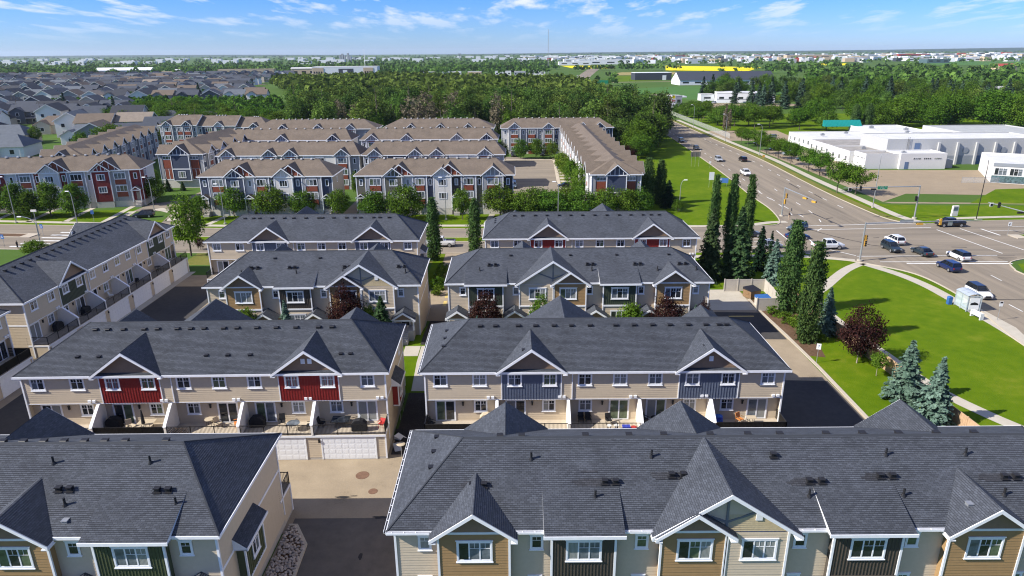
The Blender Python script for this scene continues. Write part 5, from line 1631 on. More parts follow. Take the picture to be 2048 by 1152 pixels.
def decid_mesh(mat, H, W_, seed, nclump=95, per=34, leaf=0.30, base=0.22, egg=0.1, shell=0.5, lump=0.3, fb=0.25, cr=0.15):
    rs = np.random.RandomState(seed)
    rz = H * (1 - base) / 2
    C, N, t = crown_points(rs, nclump, per, W_ / 2, rz, H - rz, shell, lump, cr, fb, egg)
    C[:, 2] = np.maximum(C[:, 2], H * base * 0.7)
    return quads_mesh('crown', C, N, leaf, t, mat, rs=rs)
def column_mesh(mat, H, W_, seed, n=150, per=40, leaf=0.26):
    rs = np.random.RandomState(seed)
    z = rs.uniform(0.04, 1.0, n)
    prof = np.interp(z, [0, 0.08, 0.3, 0.6, 0.85, 1.0], [0.45, 0.85, 1.0, 0.92, 0.6, 0.12])
    a = rs.uniform(0, 2 * np.pi, n); rad = prof * W_ / 2 * rs.uniform(0.25, 1.0, n) ** 0.6
    lob = 1 + 0.22 * np.sin(a * 3 + z * 9) + 0.14 * np.sin(a * 5 - z * 17)
    X = np.stack([np.cos(a) * rad * lob, np.sin(a) * rad * lob, z * H], axis=1)
    o = rs.normal(size=(n, per, 3)) * np.array([W_ * 0.085, W_ * 0.085, W_ * 0.20])
    L = X[:, None, :] + o
    L[..., 2] = np.clip(L[..., 2], 0.15, H * 1.02)
    out = L.copy(); out[..., 2] = 0; out /= np.linalg.norm(out, axis=2, keepdims=True) + 1e-9
    N = out * 0.7 + rs.normal(size=L.shape) * 0.55 + np.array([0, 0, 0.3])
    t = np.clip(rs.normal(0.45, 0.18, n)[:, None] + rs.normal(0, 0.2, (n, per)), 0, 1)
    return quads_mesh('crown', L.reshape(-1, 3), N.reshape(-1, 3), leaf, t.reshape(-1), mat, rs=rs)
def conifer_mesh(mat, H, W_, seed, layers=20, br=11, leaf=0.34, droop=0.28, base=0.04, sprigs=7, power=0.85, fan=3):
    rs = np.random.RandomState(seed)
    Cs, Ns, Ts = [], [], []
    for li in range(layers):
        f = li / (layers - 1)
        z0 = H * (base + (0.97 - base) * f ** 0.92)
        R_ = W_ / 2 * (1 - f) ** power * rs.uniform(0.86, 1.1) + 0.05 * W_ * (1 - f) + 0.06
        nb = max(4, int(br * (1 - 0.5 * f)))
        ph = rs.uniform(0, 6.28)
        for k in range(nb):
            a = ph + 2 * np.pi * k / nb + rs.normal(0, 0.18)
            ln = R_ * rs.uniform(0.72, 1.12); tb = np.clip(rs.normal(0.42, 0.17), 0, 1)
            zz = z0 + rs.normal(0, H * 0.008)
            d = np.array([np.cos(a), np.sin(a), 0.0]); sd = np.array([-np.sin(a), np.cos(a), 0.0])
            ns = max(2, int(sprigs * (0.35 + 0.65 * ln / (W_ / 2))))
            for s_ in range(ns):
                t = (s_ + 0.6) / ns
                c = d * ln * t + np.array([0, 0, zz + ln * (0.10 * t - droop * t * t * 1.35 + 0.10 * max(0, t - 0.7))])
                wd = ln * 0.30 * (1 - 0.55 * t)
                for m in range(fan):
                    q = rs.uniform(-1, 1)
                    Cs.append(c + sd * wd * q + rs.normal(0, 0.03 * leaf, 3) + np.array([0, 0, -0.12 * wd * abs(q)]))
                    Ns.append(np.array([0, 0, 1.0]) + d * 0.45 + rs.normal(0, 0.38, 3))
                    Ts.append(np.clip(tb + rs.normal(0, 0.15) + 0.12 * (t - 0.5), 0, 1))
    return quads_mesh('crown', np.array(Cs), np.array(Ns), leaf, np.array(Ts), mat, 1.7, rs=rs)
_TV = {}
def variant(key, fn):
    if key not in _TV:
        _TV[key] = fn()
    return _TV[key]
def plant_tree(name, label, cat, x, y, crown, trunk, s=(1, 1, 1), rz=None, group=None, z=0.0):
    t = thing(name, label, cat, (x, y, z), rng.uniform(0, 6.28) if rz is None else rz, group)
    t.scale = s
    inst('trunk', trunk, t)
    inst('crown', crown, t)
    return t
# --- hero variants (unit sizes: real metres, scaled a little)
ASP = [column_mesh('leaf_aspen', 13.2, 3.5, 21 + i, n=230, per=44, leaf=0.27) for i in range(3)]
BLU = [conifer_mesh('needle_blue', 7.2, 3.9, 31 + i, layers=22, br=14, leaf=0.27, sprigs=9, fan=4) for i in range(3)]
SPR = [conifer_mesh('needle_spruce', 12.3, 6.2, 41 + i, layers=26, br=14, leaf=0.42, sprigs=10, fan=4, power=0.72) for i in range(2)]
PIN = [conifer_mesh('needle_dark', 7.8, 3.2, 51, layers=20, br=11, leaf=0.32, sprigs=7, fan=3, power=0.6)]
PUR = [decid_mesh('leaf_purple', 7.4, 6.0, 61, nclump=150, per=46, leaf=0.21, base=0.17, lump=0.25), decid_mesh('leaf_purple', 4.0, 4.6, 62, nclump=70, per=36, leaf=0.19, base=0.1, lump=0.3)]
DEC = [decid_mesh('leaf_green', 6.2, 6.2, 71 + i, nclump=120, per=40, leaf=0.25, base=0.14, egg=0.12, lump=0.35) for i in range(3)]
LIM = [decid_mesh('leaf_lime', 7.0, 4.6, 81 + i, nclump=100, per=38, leaf=0.24, base=0.12, egg=0.2, lump=0.35) for i in range(2)]
PYR = [decid_mesh('leaf_green', 8.0, 5.0, 86 + i, nclump=120, per=40, leaf=0.26, base=0.08, egg=0.45, lump=0.25) for i in range(2)]
ELM = [decid_mesh('leaf_elm', 7.4, 6.2, 91 + i, nclump=105, per=38, leaf=0.26, base=0.36, egg=-0.22, lump=0.32, fb=0.2) for i in range(3)]
SML = [decid_mesh('leaf_lime', 3.0, 2.0, 96, nclump=60, per=34, leaf=0.15, base=0.35, lump=0.3)]
TRK = {'tall': trunk_mesh(13, 0.16, 0, mat='bark', seed=3, top=0.9), 'con': trunk_mesh(7, 0.14, 0, seed=4, top=0.95), 'con2': trunk_mesh(12, 0.22, 0, seed=5, top=0.95),
       'dec': trunk_mesh(6.2, 0.14, 6, 1.7, 0.22, seed=6), 'elm': trunk_mesh(7.4, 0.16, 7, 1.8, 0.3, seed=7), 'sml': trunk_mesh(3.0, 0.05, 4, 0.6, 0.45, 'bark_pale', seed=8), 'pur': trunk_mesh(7.2, 0.13, 6, 1.8, 0.2, 'bark_pale', seed=9)}
TREES = [('aspen_col', 39.9, 92.6, 13.3, 3.8), ('aspen_col', 38.3, 81.8, 13.1, 3.5), ('blue_spruce', 41.9, 84.4, 6.7, 2.9), ('purple', 41.8, 75.3, 7.4, 5.8), ('small', 42.4, 71.8, 2.9, 1.8),
         ('blue_spruce', 42.3, 66.0, 7.1, 3.9), ('blue_spruce', 42.4, 60.9, 7.4, 3.7), ('blue_spruce', 42.5, 105.5, 7.5, 3.6), ('pine', 42.8, 112.8, 7.8, 3.1), ('pine', 42.3, 107.3, 8.4, 1.8),
         ('spruce', 32.6, 107.5, 12.2, 5.2), ('spruce', 37.4, 108.2, 12.3, 6.0), ('aspen_col', 35.8, 118.0, 15.3, 2.6), ('aspen_col', 39.2, 119.0, 15.2, 2.9), ('aspen_col', 42.0, 118.2, 15.2, 2.8),
         ('aspen_col', -14.2, 120.2, 11.3, 3.3), ('aspen_col', -6.7, 120.6, 11.0, 3.2)]
HLAB = ['tall columnar aspen beside the dumpster enclosure', 'tall columnar aspen standing over the mulch bed by the drive', 'blue spruce between the columnar aspen and the purple leaved tree',
        'dark purple leaved tree on the lawn by the wooden fence', 'staked little tree with a thin trunk between purple tree and blue spruces', 'taller blue spruce of the pair by the wooden fence', 'nearer blue spruce of the pair, against the wooden fence',
        'blue spruce behind the dumpster enclosure', 'dark narrow pine between big spruces and the street', 'dark slim pine just behind the blue spruce', 'big green spruce beside the red panelled row', 'broad green spruce right of the big spruce',
        'left columnar aspen of the three by the junction', 'middle columnar aspen of the three by the junction', 'right columnar aspen of the three by the junction', 'columnar aspen left of the gap between the farthest rows', 'columnar aspen right of the gap between the farthest rows']
for i, (k, x, y, h, w) in enumerate(TREES):
    lab = HLAB[i]
    if k == 'aspen_col': plant_tree('columnar_aspen', lab, 'tree', x, y, ASP[i % 3], TRK['tall'], (w / 4.9, w / 4.9, h / 13.2))
    elif k == 'blue_spruce': plant_tree('blue_spruce', lab, 'tree', x, y, BLU[i % 3], TRK['con'], (w / 3.6, w / 3.6, h / 7.2))
    elif k == 'spruce': plant_tree('spruce_tree', lab, 'tree', x, y, SPR[i % 2], TRK['con2'], (w / 6.8, w / 6.8, h / 12.3))
    elif k == 'pine': plant_tree('pine_tree', lab, 'tree', x, y, PIN[0], TRK['con'], (w / 3.2, w / 3.2, h / 7.8))
    elif k == 'purple': plant_tree('purple_tree', lab, 'tree', x, y, PUR[0], TRK['pur'], (w / 8.0, w / 8.0, h / 8.0))
    else: plant_tree('young_tree', lab, 'tree', x, y, SML[0], TRK['sml'], (w / 2, w / 2, h / 3))
G1 = 'leafy trees in front of the brown roofed rows'
for i, (k, x, y, h, w) in enumerate([('d', -65.0, 157.0, 6.2, 6.1), ('d', -56.1, 156.4, 6.4, 6.8), ('d', -48.6, 156.5, 5.6, 5.2), ('d', -39.9, 155.8, 5.7, 4.7), ('d', -31.7, 154.3, 5.6, 5.6), ('d', -23.7, 151.6, 7.4, 7.1), ('d', -11.1, 151.7, 6.4, 3.6),
        ('d', -2.7, 155.5, 6.6, 7.1), ('d', 3.1, 154.5, 5.8, 7.0), ('d', 9.5, 154.2, 5.2, 7.0), ('d', 16.1, 154.2, 6.1, 5.9), ('d', 21.3, 154.0, 6.1, 5.9), ('d', 26.2, 154.4, 5.6, 5.9), ('d', 29.8, 155.5, 5.6, 5.2), ('d', 6.5, 158.0, 5.4, 6.6), ('d', 13.0, 158.0, 5.6, 6.4)]):
    plant_tree('leafy_tree', 'leafy round crowned tree in the row before the brown roofed rows', 'tree', x, y, DEC[i % 3], TRK['dec'], (w / 5.9, w / 5.9, h / 5.9), group=G1)
for i, (x, y, h, w) in enumerate([(-115.2, 156.8, 8.3, 5.2), (-111.9, 156.2, 6.2, 4.7), (-108.6, 158.2, 8.3, 5.5), (-102.1, 157.4, 7.6, 5.4), (-121.3, 158.0, 8.0, 4.3), (-126, 157, 8, 5)]):
    plant_tree('pyramidal_tree', 'dense pyramid shaped tree in front of the red bayed row', 'tree', x, y, PYR[i % 2], TRK['dec'], (w / 5, w / 5, h / 8), group='pyramid shaped trees before the red bayed row')
OTH = [(ASP, 33.4, 166.3, 11.3, 3.2, 13.2, 3.5, 'tall', 'columnar_aspen', 'columnar aspen at the corner of the end-on white sided row'), (ASP, 36.8, 167.4, 10.6, 2.7, 13.2, 3.5, 'tall', 'columnar_aspen', 'thinner columnar aspen on the lawn edge by the white sided row'),
       (PIN, 38.0, 163.3, 6.7, 4.1, 7.8, 3.2, 'con', 'pine_tree', 'dark spreading pine below the columnar aspens'), (LIM, 39.4, 158.5, 3.0, 2.6, 7, 4.6, 'dec', 'bush', 'low bush at the foot of the street lamp by the big lawn'),
       (LIM, -60.5, 123.9, 11.2, 5.3, 7, 4.6, 'elm', 'leafy_tree', 'tall bright green tree at the far end of the left drive'), (LIM, -71.4, 153.5, 6.0, 4.1, 7, 4.6, 'elm', 'leafy_tree', 'bright green tree at the street corner by the navy bayed row'),
       (LIM, 17.3, 169.8, 9.4, 4.5, 7, 4.6, 'dec', 'leafy_tree', 'nearest bright tree along the white sided row'), (LIM, 16.6, 186.3, 8.9, 4.1, 7, 4.6, 'dec', 'leafy_tree', 'second bright tree along the white sided row'), (LIM, 15.8, 215.3, 6.2, 4.4, 7, 4.6, 'dec', 'leafy_tree', 'farthest bright tree along the white sided row'),
       (LIM, 15.9, 201.9, 7.1, 3.6, 7, 4.6, 'dec', 'leafy_tree', 'third bright tree along the white sided row'),
       (DEC, -2.9, 236.8, 7.1, 3.8, 6.2, 6.2, 'dec', 'leafy_tree', 'narrow dark tree at the left of the car park drive'), (DEC, 3.5, 244.9, 6.7, 5.3, 6.2, 6.2, 'dec', 'leafy_tree', 'left round tree before the three storey row'), (DEC, 8.9, 244.9, 6.6, 5.3, 6.2, 6.2, 'dec', 'leafy_tree', 'middle round tree before the three storey row'),
       (DEC, 14.2, 245.0, 5.8, 4.6, 6.2, 6.2, 'dec', 'leafy_tree', 'right round tree before the three storey row'), (LIM, -40.9, 178.1, 6.6, 2.1, 7, 4.6, 'dec', 'leafy_tree', 'slim tree in the gap between the two front brown roofed rows'),
       (DEC, -90.9, 172.4, 6.3, 4.6, 6.2, 6.2, 'dec', 'leafy_tree', 'dark round tree beside the white end wall'), (LIM, -104.5, 200.0, 4.1, 2.1, 7, 4.6, 'dec', 'young_tree', 'young tree beside the navy gabled end'),
       (SPR, -95.3, 188.5, 3.5, 2.2, 12.3, 6.2, 'con2', 'spruce_tree', 'left little spruce on the plinth lawn of the navy gabled end'), (SPR, -91.6, 189.3, 2.7, 1.8, 12.3, 6.2, 'con2', 'spruce_tree', 'right little spruce on the plinth lawn of the navy gabled end'),
       (LIM, -91.0, 125.4, 3.0, 4.4, 7, 4.6, 'dec', 'bush', 'bright green bush behind the left row, by the zebra crossing'), (PUR, -60.6, 128.3, 2.5, 1.9, 7.4, 6, 'dec', 'bush', 'reddish bush at the street end of the left drive'),
       (LIM, -33.2, 79.5, 5.2, 3.0, 7, 4.6, 'dec', 'bush', 'bright little tree at the left end of the courtyard'), (BLU, -28.3, 79.5, 6.0, 2.6, 7.2, 3.9, 'con', 'blue_spruce', 'small spruce before the dark batten bay in the courtyard'), (PUR, -20.6, 79.5, 7.2, 5.2, 7.4, 6, 'pur', 'purple_tree', 'left purple leaved tree in the courtyard'),
       (SPR, -16.3, 79.3, 6.5, 3.4, 12.3, 6.2, 'con2', 'spruce_tree', 'green spruce in the courtyard by the front steps'), (LIM, -18.0, 80.3, 5.1, 2.2, 7, 4.6, 'dec', 'bush', 'bright bush between the purple tree and the green spruce'),
       (PUR, -3.5, 79.6, 6.2, 5.2, 7.4, 6, 'pur', 'purple_tree', 'purple leaved tree before the left sage batten bay'), (BLU, -4.3, 77.6, 4.4, 2.0, 7.2, 3.9, 'con', 'blue_spruce', 'little blue spruce before the left sage batten bay'),
       (LIM, 3.6, 79.5, 6.2, 2.3, 7, 4.6, 'dec', 'leafy_tree', 'thin bright tree before the broad double gable'), (LIM, 15.1, 79.5, 5.5, 3.2, 7, 4.6, 'dec', 'leafy_tree', 'round bright tree before the right sage batten bay'), (PUR, 19.6, 79.5, 5.7, 5.2, 7.4, 6, 'pur', 'purple_tree', 'purple leaved tree before the right tan gable'),
       (BLU, 22.7, 78.9, 5.2, 2.0, 7.2, 3.9, 'con', 'blue_spruce', 'pale blue spruce at the right end of the courtyard'), (PUR, 23.9, 79.9, 5.0, 2.6, 7.4, 6, 'pur', 'purple_tree', 'small purple tree beside the pale blue spruce')]
for i, (V_, x, y, h, w, h0, w0, tk, nm, lab) in enumerate(OTH):
    c = V_[i % len(V_)] if V_ is not PUR else (PUR[1] if h < 3.2 else PUR[0])
    if V_ is PUR: h0, w0 = (4.0, 5.6) if h < 3.2 else (7.4, 7.8)
    plant_tree(nm, lab, 'bush' if nm == 'bush' else 'tree', x, y, c, TRK[tk], (w / w0, w / w0, h / h0), z=1.2 if (77 < y < 81 and x < 27) else 0.0)
# shrubs in the mulch bed
BSH = decid_mesh('leaf_lime', 1.3, 1.8, 101, nclump=40, per=30, leaf=0.13, base=0.0, lump=0.35)
BTK = trunk_mesh(1.0, 0.04, 4, 0.4, 0.1, seed=11)
for i, (x, y, s) in enumerate([(37.4, 91.4, 1.0), (38.2, 88.6, 1.1), (38.9, 86.9, 1.2), (39.4, 85.2, 1.3), (39.7, 83.6, 1.2), (37.2, 94.4, 0.9), (40.3, 82.0, 0.8), (42.9, 77.5, 1.0), (39.0, 84.5, 0.8)]):
    plant_tree('shrub', 'low green shrub in the mulch bed along the drive', 'shrub', x, y, BSH, BTK, (s, s, s), group='shrubs in the mulch bed along the drive')
for i, (x, y, s) in enumerate([(-11.6, 101, 1.0), (-11.9, 104, 1.2), (-12.0, 107, 1.1), (-11.8, 110, 1.2), (-11.9, 113, 1.0)]):
    plant_tree('shrub', 'dark green hedge shrub in the gap between the farthest rows', 'shrub', x, y, BSH, BTK, (s, s, s * 1.2), group='hedge shrubs in the gap between the farthest rows')
# street elms along the arterial
for i, (x, y, h, w) in enumerate([(84.8 + 1.8, 179.7, 8.3, 5.9), (90.4, 177.5, 7.2, 6.9), (92.6, 227.1, 7.4, 5.6), (93.1, 214.0, 7.1, 6.3), (93.1, 205.8, 6.9, 6.6), (93.4, 240.4, 7.1, 6.3), (93.7, 252.8, 6.9, 5.9), (93.7, 261.9, 7.4, 5.7), (93.9, 273.9, 6.8, 5.6), (93.6, 281.7, 6.6, 5.3)]):
    lab = ['street tree nearest the junction on the verge', 'second street tree from the junction, behind the first'][i] if i < 2 else 'street tree in the line between the arterial and the white school'
    plant_tree('street_tree', lab, 'tree', x, y, ELM[i % 3], TRK['elm'], (w / 6.2, w / 6.2, h / 7.4), group='street trees along the arterial' if i > 1 else None)
# --- woods: individual trees
FOR = [decid_mesh('leaf_forest', 15, 9.0, 201 + i, nclump=75, per=44, leaf=0.52, base=0.12, egg=0.1, lump=0.35, cr=0.17) for i in range(4)] + \
      [decid_mesh('leaf_forest_dark', 16, 8.0, 211 + i, nclump=75, per=44, leaf=0.50, base=0.1, egg=0.2, lump=0.35, cr=0.17) for i in range(2)]
DRY = [decid_mesh('leaf_dry', 16, 6.0, 221, nclump=50, per=20, leaf=0.5, base=0.15, egg=0.15, lump=0.4)]
PKS = [conifer_mesh('needle_park', 15, 7.0, 231 + i, layers=18, br=10, leaf=0.85, sprigs=5, fan=3, power=0.75) for i in range(2)]
FTK = trunk_mesh(14, 0.22, 3, 2.0, 0.4, 'bark', seed=13)
BIG = [decid_mesh('leaf_elm', 15, 13, 241 + i, nclump=170, per=52, leaf=0.46, base=0.08, egg=0.05, lump=0.4, cr=0.13) for i in range(2)]
def inpoly(x, y, P):
    c = False; j = len(P) - 1
    for i in range(len(P)):
        if (P[i][1] > y) != (P[j][1] > y) and x < (P[j][0] - P[i][0]) * (y - P[i][1]) / (P[j][1] - P[i][1]) + P[i][0]:
            c = not c
        j = i
    return c
def scatter(P, n, dmin, seed, tries=60000, sort_near=True):
    r = random.Random(seed); pts = []; cell = {}
    xs = [p[0] for p in P]; ys = [p[1] for p in P]
    for _ in range(tries):
        if len(pts) >= n: break
        x, y = r.uniform(min(xs), max(xs)), r.uniform(min(ys), max(ys))
        if not inpoly(x, y, P): continue
        k = (int(x // dmin), int(y // dmin))
        if any((x - q[0]) ** 2 + (y - q[1]) ** 2 < dmin * dmin for i in (-1, 0, 1) for j in (-1, 0, 1) for q in cell.get((k[0] + i, k[1] + j), ())): continue
        cell.setdefault(k, []).append((x, y)); pts.append((x, y))
    return pts
WOODS = [(-78, 292), (-20, 283), (35, 280), (50, 262), (66, 285), (66, 330), (67, 430), (66, 560), (60, 700), (-150, 860), (-260, 780), (-165, 560), (-128, 420), (-102, 330)]
wp = scatter(WOODS, 1500, 6.3, 5)
wp.sort(key=lambda p: p[1] + abs(p[0]) * 0.1)
NEARW = 250
GW = 'trees of the woods behind the brown roofed rows'
for i, (x, y) in enumerate(wp[:NEARW]):
    dry = (-85 < x < -5) and 300 < y < 352 and rng.random() < 0.42
    edge = y < 300 or rng.random() < 0.12
    h = rng.uniform(10, 14) if edge else rng.uniform(14, 19)
    if y < 297: h = rng.uniform(7.5, 11)
    m = DRY[0] if dry else (LIM[i % 2] if edge and rng.random() < 0.4 else FOR[rng.randrange(6)])
    if m in LIM: s = (h * 0.62 / 4.6, h * 0.62 / 4.6, h / 7)
    else: s = (h / 15 * rng.uniform(0.85, 1.15),) * 2 + (h / 15.5,)
    if dry: plant_tree('woodland_tree', 'bare pale half dead tree in the woods behind the brown roofed rows', 'tree', x, y, m, FTK, s, group='pale half dead trees in the woods')
    else: plant_tree('woodland_tree', 'green woodland tree in the woods behind the brown roofed rows', 'tree', x, y, m, FTK, s, group=GW)
# bright trees right at the woods' edge and along the white sided row
for i, (x, y, h, w) in enumerate([(47, 252, 12, 11), (51, 262, 13, 11), (54, 275, 13, 12), (44, 268, 11, 10), (57, 292, 12, 11), (40, 262, 9, 8), (46, 244, 8, 8), (60, 308, 13, 11), (63, 330, 12, 10), (43, 281, 13, 11), (64.5, 352, 12, 10)]):
    plant_tree('woodland_tree', 'dense green tree at the corner of the woods by the arterial', 'tree', x, y, [BIG[0], FOR[4], BIG[1], FOR[0]][i % 4], FTK, (w / (13 if i % 2 == 0 else 9), w / (13 if i % 2 == 0 else 9), h / 15), group='dense trees at the corner of the woods')
plant_tree('purple_tree', 'dark red bush by the lawn behind the white sided row', 'bush', 39.0, 228, PUR[0], TRK['pur'], (1.0, 1.0, 0.85))
# the rest of the woods and the far-off woods: one mass each
def soup_trees(name, pts, hs, ws, mats, seed, nq=26, zb=0.0, label=None):
    rs = np.random.RandomState(seed)
    n = len(pts)
    P = np.array(pts); H_ = np.array(hs); Wd = np.array(ws)
    d = rs.normal(size=(n, nq, 3)); d /= np.linalg.norm(d, axis=2, keepdims=True)
    d[..., 2] = np.abs(d[..., 2]) * 1.0 - 0.25
    rad = rs.uniform(0.55, 1.0, (n, nq, 1))
    C = d * rad * np.stack([Wd / 2, Wd / 2, H_ * 0.55], axis=1)[:, None, :]
    C[..., 0] += P[:, None, 0]; C[..., 1] += P[:, None, 1]; C[..., 2] += (H_ * 0.5)[:, None]
    C[..., 2] = np.maximum(C[..., 2], 0.3)
    N = d * 0.6 + rs.normal(size=d.shape) * 0.5 + np.array([0, 0, 0.3])
    t = np.clip(rs.normal(0.45, 0.2, n)[:, None] + rs.normal(0, 0.18, (n, nq)), 0, 1)
    sz = np.repeat(Wd * 0.40, nq)
    C = C.reshape(-1, 3); N = N.reshape(-1, 3)
    me = quads_mesh(name, C, N, 1.0, t.reshape(-1), mats, 1.25, rs=rs) if False else None
    # own size per leaf clump
    N /= np.linalg.norm(N, axis=1, keepdims=True) + 1e-9
    r = rs.normal(size=N.shape); T = np.cross(N, r); T /= np.linalg.norm(T, axis=1, keepdims=True) + 1e-9
    B = np.cross(N, T); s = (sz * rs.uniform(0.6, 1.3, len(sz)))[:, None]
    V = np.stack([C - T * s * 0.6, C + B * s * 0.5, C + T * s * 0.6, C - B * s * 0.5], axis=1)
    o = inst(name, quad_soup(name, V, t.reshape(-1), mats), kind='stuff')
    if label: o['label'] = label
    return o
r_ = random.Random(77)
rest = wp[NEARW:]
soup_trees('distant_woods', rest, [r_.uniform(13, 18) for _ in rest], [r_.uniform(7.5, 11) for _ in rest], 'leaf_forest', 5, 70)
# ================================================================== street furniture, vehicles, deck things, people
plain('tyre', (0.012, 0.012, 0.012), 0.8, var=0.15)
plain('rim', (0.42, 0.43, 0.44), 0.3, metal=0.7, var=0.1)
plain('lamp_clear', (0.65, 0.66, 0.66), 0.15, var=0.05, spec=0.6)
plain('lamp_red', (0.30, 0.012, 0.012), 0.25, var=0.1, spec=0.5)
plain('signal_yellow', (0.55, 0.30, 0.045), 0.5, var=0.08)
plain('signal_black', (0.012, 0.012, 0.012), 0.5, var=0.1)
plain('sign_green', (0.012, 0.20, 0.105), 0.5, var=0.06)
plain('sign_white', (0.72, 0.72, 0.70), 0.5, var=0.05)
plain('sign_blue', (0.05, 0.13, 0.34), 0.5, var=0.1)
plain('sign_back', (0.14, 0.125, 0.105), 0.6, var=0.1)
plain('wood_fence', (0.43, 0.285, 0.175), 0.75, var=0.16, scale=4, rnd=0.08)
plain('vinyl_beige', (0.46, 0.42, 0.36), 0.55, var=0.05)
plain('dumpster_tan', (0.20, 0.125, 0.065), 0.6, var=0.2)
plain('dumpster_blue', (0.030, 0.105, 0.29), 0.5, var=0.12)
plain('shelter_frame', (0.44, 0.49, 0.52), 0.4, metal=0.3, var=0.06)
plain('fabric_tan', (0.42, 0.35, 0.25), 0.85, var=0.1)
plain('fabric_black', (0.016, 0.016, 0.018), 0.85, var=0.3, scale=4)
plain('fabric_orange', (0.52, 0.19, 0.05), 0.7, var=0.12)
plain('fabric_red', (0.42, 0.035, 0.03), 0.6, var=0.1)
plain('fabric_blue', (0.05, 0.13, 0.42), 0.7, var=0.5, scale=9)
plain('toy_blue', (0.04, 0.06, 0.40), 0.5, var=0.1)
plain('skin', (0.42, 0.25, 0.17), 0.6, var=0.05)
plain('hair_dark', (0.02, 0.014, 0.01), 0.7, var=0.1)
plain('cloth_black', (0.015, 0.014, 0.016), 0.8, var=0.2)
plain('cloth_tan', (0.42, 0.33, 0.22), 0.8, var=0.1)
plain('stone', (0.42, 0.36, 0.30), 0.85, var=0.35, scale=2.2, rnd=0.25)
plain('orange_paint', (0.55, 0.19, 0.02), 0.6, var=0.1)
glassmat('car_glass', (0.010, 0.012, 0.015), 0.05, 0.7)
_m, _t, _b = newmat('clear_glass')
_b.inputs['Base Color'].default_value = (0.72, 0.82, 0.84, 1); _b.inputs['Roughness'].default_value = 0.08
_tr = nd(_t, 'ShaderNodeBsdfTransparent'); _mx = nd(_t, 'ShaderNodeMixShader'); _mx.inputs[0].default_value = 0.38
_tr.inputs[0].default_value = (0.86, 0.93, 0.94, 1)
_t.links.new(_tr.outputs[0], _mx.inputs[1]); _t.links.new(_b.outputs[0], _mx.inputs[2]); _t.links.new(_mx.outputs[0], _t.nodes['Material Output'].inputs[0])
_m, _t, _b = newmat('chain_link')
_b.inputs['Base Color'].default_value = (0.55, 0.57, 0.57, 1); _b.inputs['Roughness'].default_value = 0.5
_tr = nd(_t, 'ShaderNodeBsdfTransparent'); _mx = nd(_t, 'ShaderNodeMixShader'); _mx.inputs[0].default_value = 0.30
_n = noise(_t, geopos(_t), 40, 2); _r = ramp(_t, [(0.45, (0.15, 0.15, 0.15)), (0.55, (0.5, 0.5, 0.5))]); _t.links.new(_n.outputs['Fac'], _r.inputs[0]); _t.links.new(_r.outputs[0], _mx.inputs[0])
_t.links.new(_tr.outputs[0], _mx.inputs[1]); _t.links.new(_b.outputs[0], _mx.inputs[2]); _t.links.new(_mx.outputs[0], _t.nodes['Material Output'].inputs[0])
def paint(name, c, metal=0.15):
    m, t, b = newmat(name)
    n = noise(t, objco(t), 2.5, 4); r = ramp(t, [(0.3, sc(c, 0.9)), (0.7, sc(c, 1.06))]); t.links.new(n.outputs['Fac'], r.inputs[0]); t.links.new(r.outputs[0], b.inputs['Base Color'])
    b.inputs['Metallic'].default_value = metal; b.inputs['Roughness'].default_value = 0.28; b.inputs['Specular IOR Level'].default_value = 0.5
    b.inputs['Coat Weight'].default_value = 0.5; b.inputs['Coat Roughness'].default_value = 0.06
for n_, c_ in dict(p_white=(0.72, 0.72, 0.71), p_black=(0.010, 0.010, 0.012), p_navy=(0.010, 0.022, 0.085), p_dark=(0.030, 0.038, 0.045), p_grey=(0.10, 0.13, 0.15), p_silver=(0.36, 0.38, 0.41), p_red=(0.26, 0.02, 0.02), p_slate=(0.02, 0.032, 0.040)).items():
    paint(n_, c_)
CARS = {}
SPEC = {
    'suv': dict(L=4.7, W=0.93, belt=1.05, H=1.70, hood=0.98, cab=(-2.22, -1.95, 0.30, 1.12), tail=1.05, wx=1.42, wr=0.36),
    'sedan': dict(L=4.75, W=0.92, belt=0.96, H=1.45, hood=0.88, cab=(-1.80, -1.05, 0.22, 1.08), tail=0.96, wx=1.42, wr=0.33),
    'hatch': dict(L=4.5, W=0.91, belt=0.98, H=1.58, hood=0.92, cab=(-2.12, -1.55, 0.25, 1.12), tail=0.98, wx=1.36, wr=0.34),
    'pickup': dict(L=5.9, W=1.0, belt=1.28, H=1.92, hood=1.20, cab=(-0.72, -0.60, 0.92, 1.66), tail=1.28, wx=1.85, wr=0.42),
}
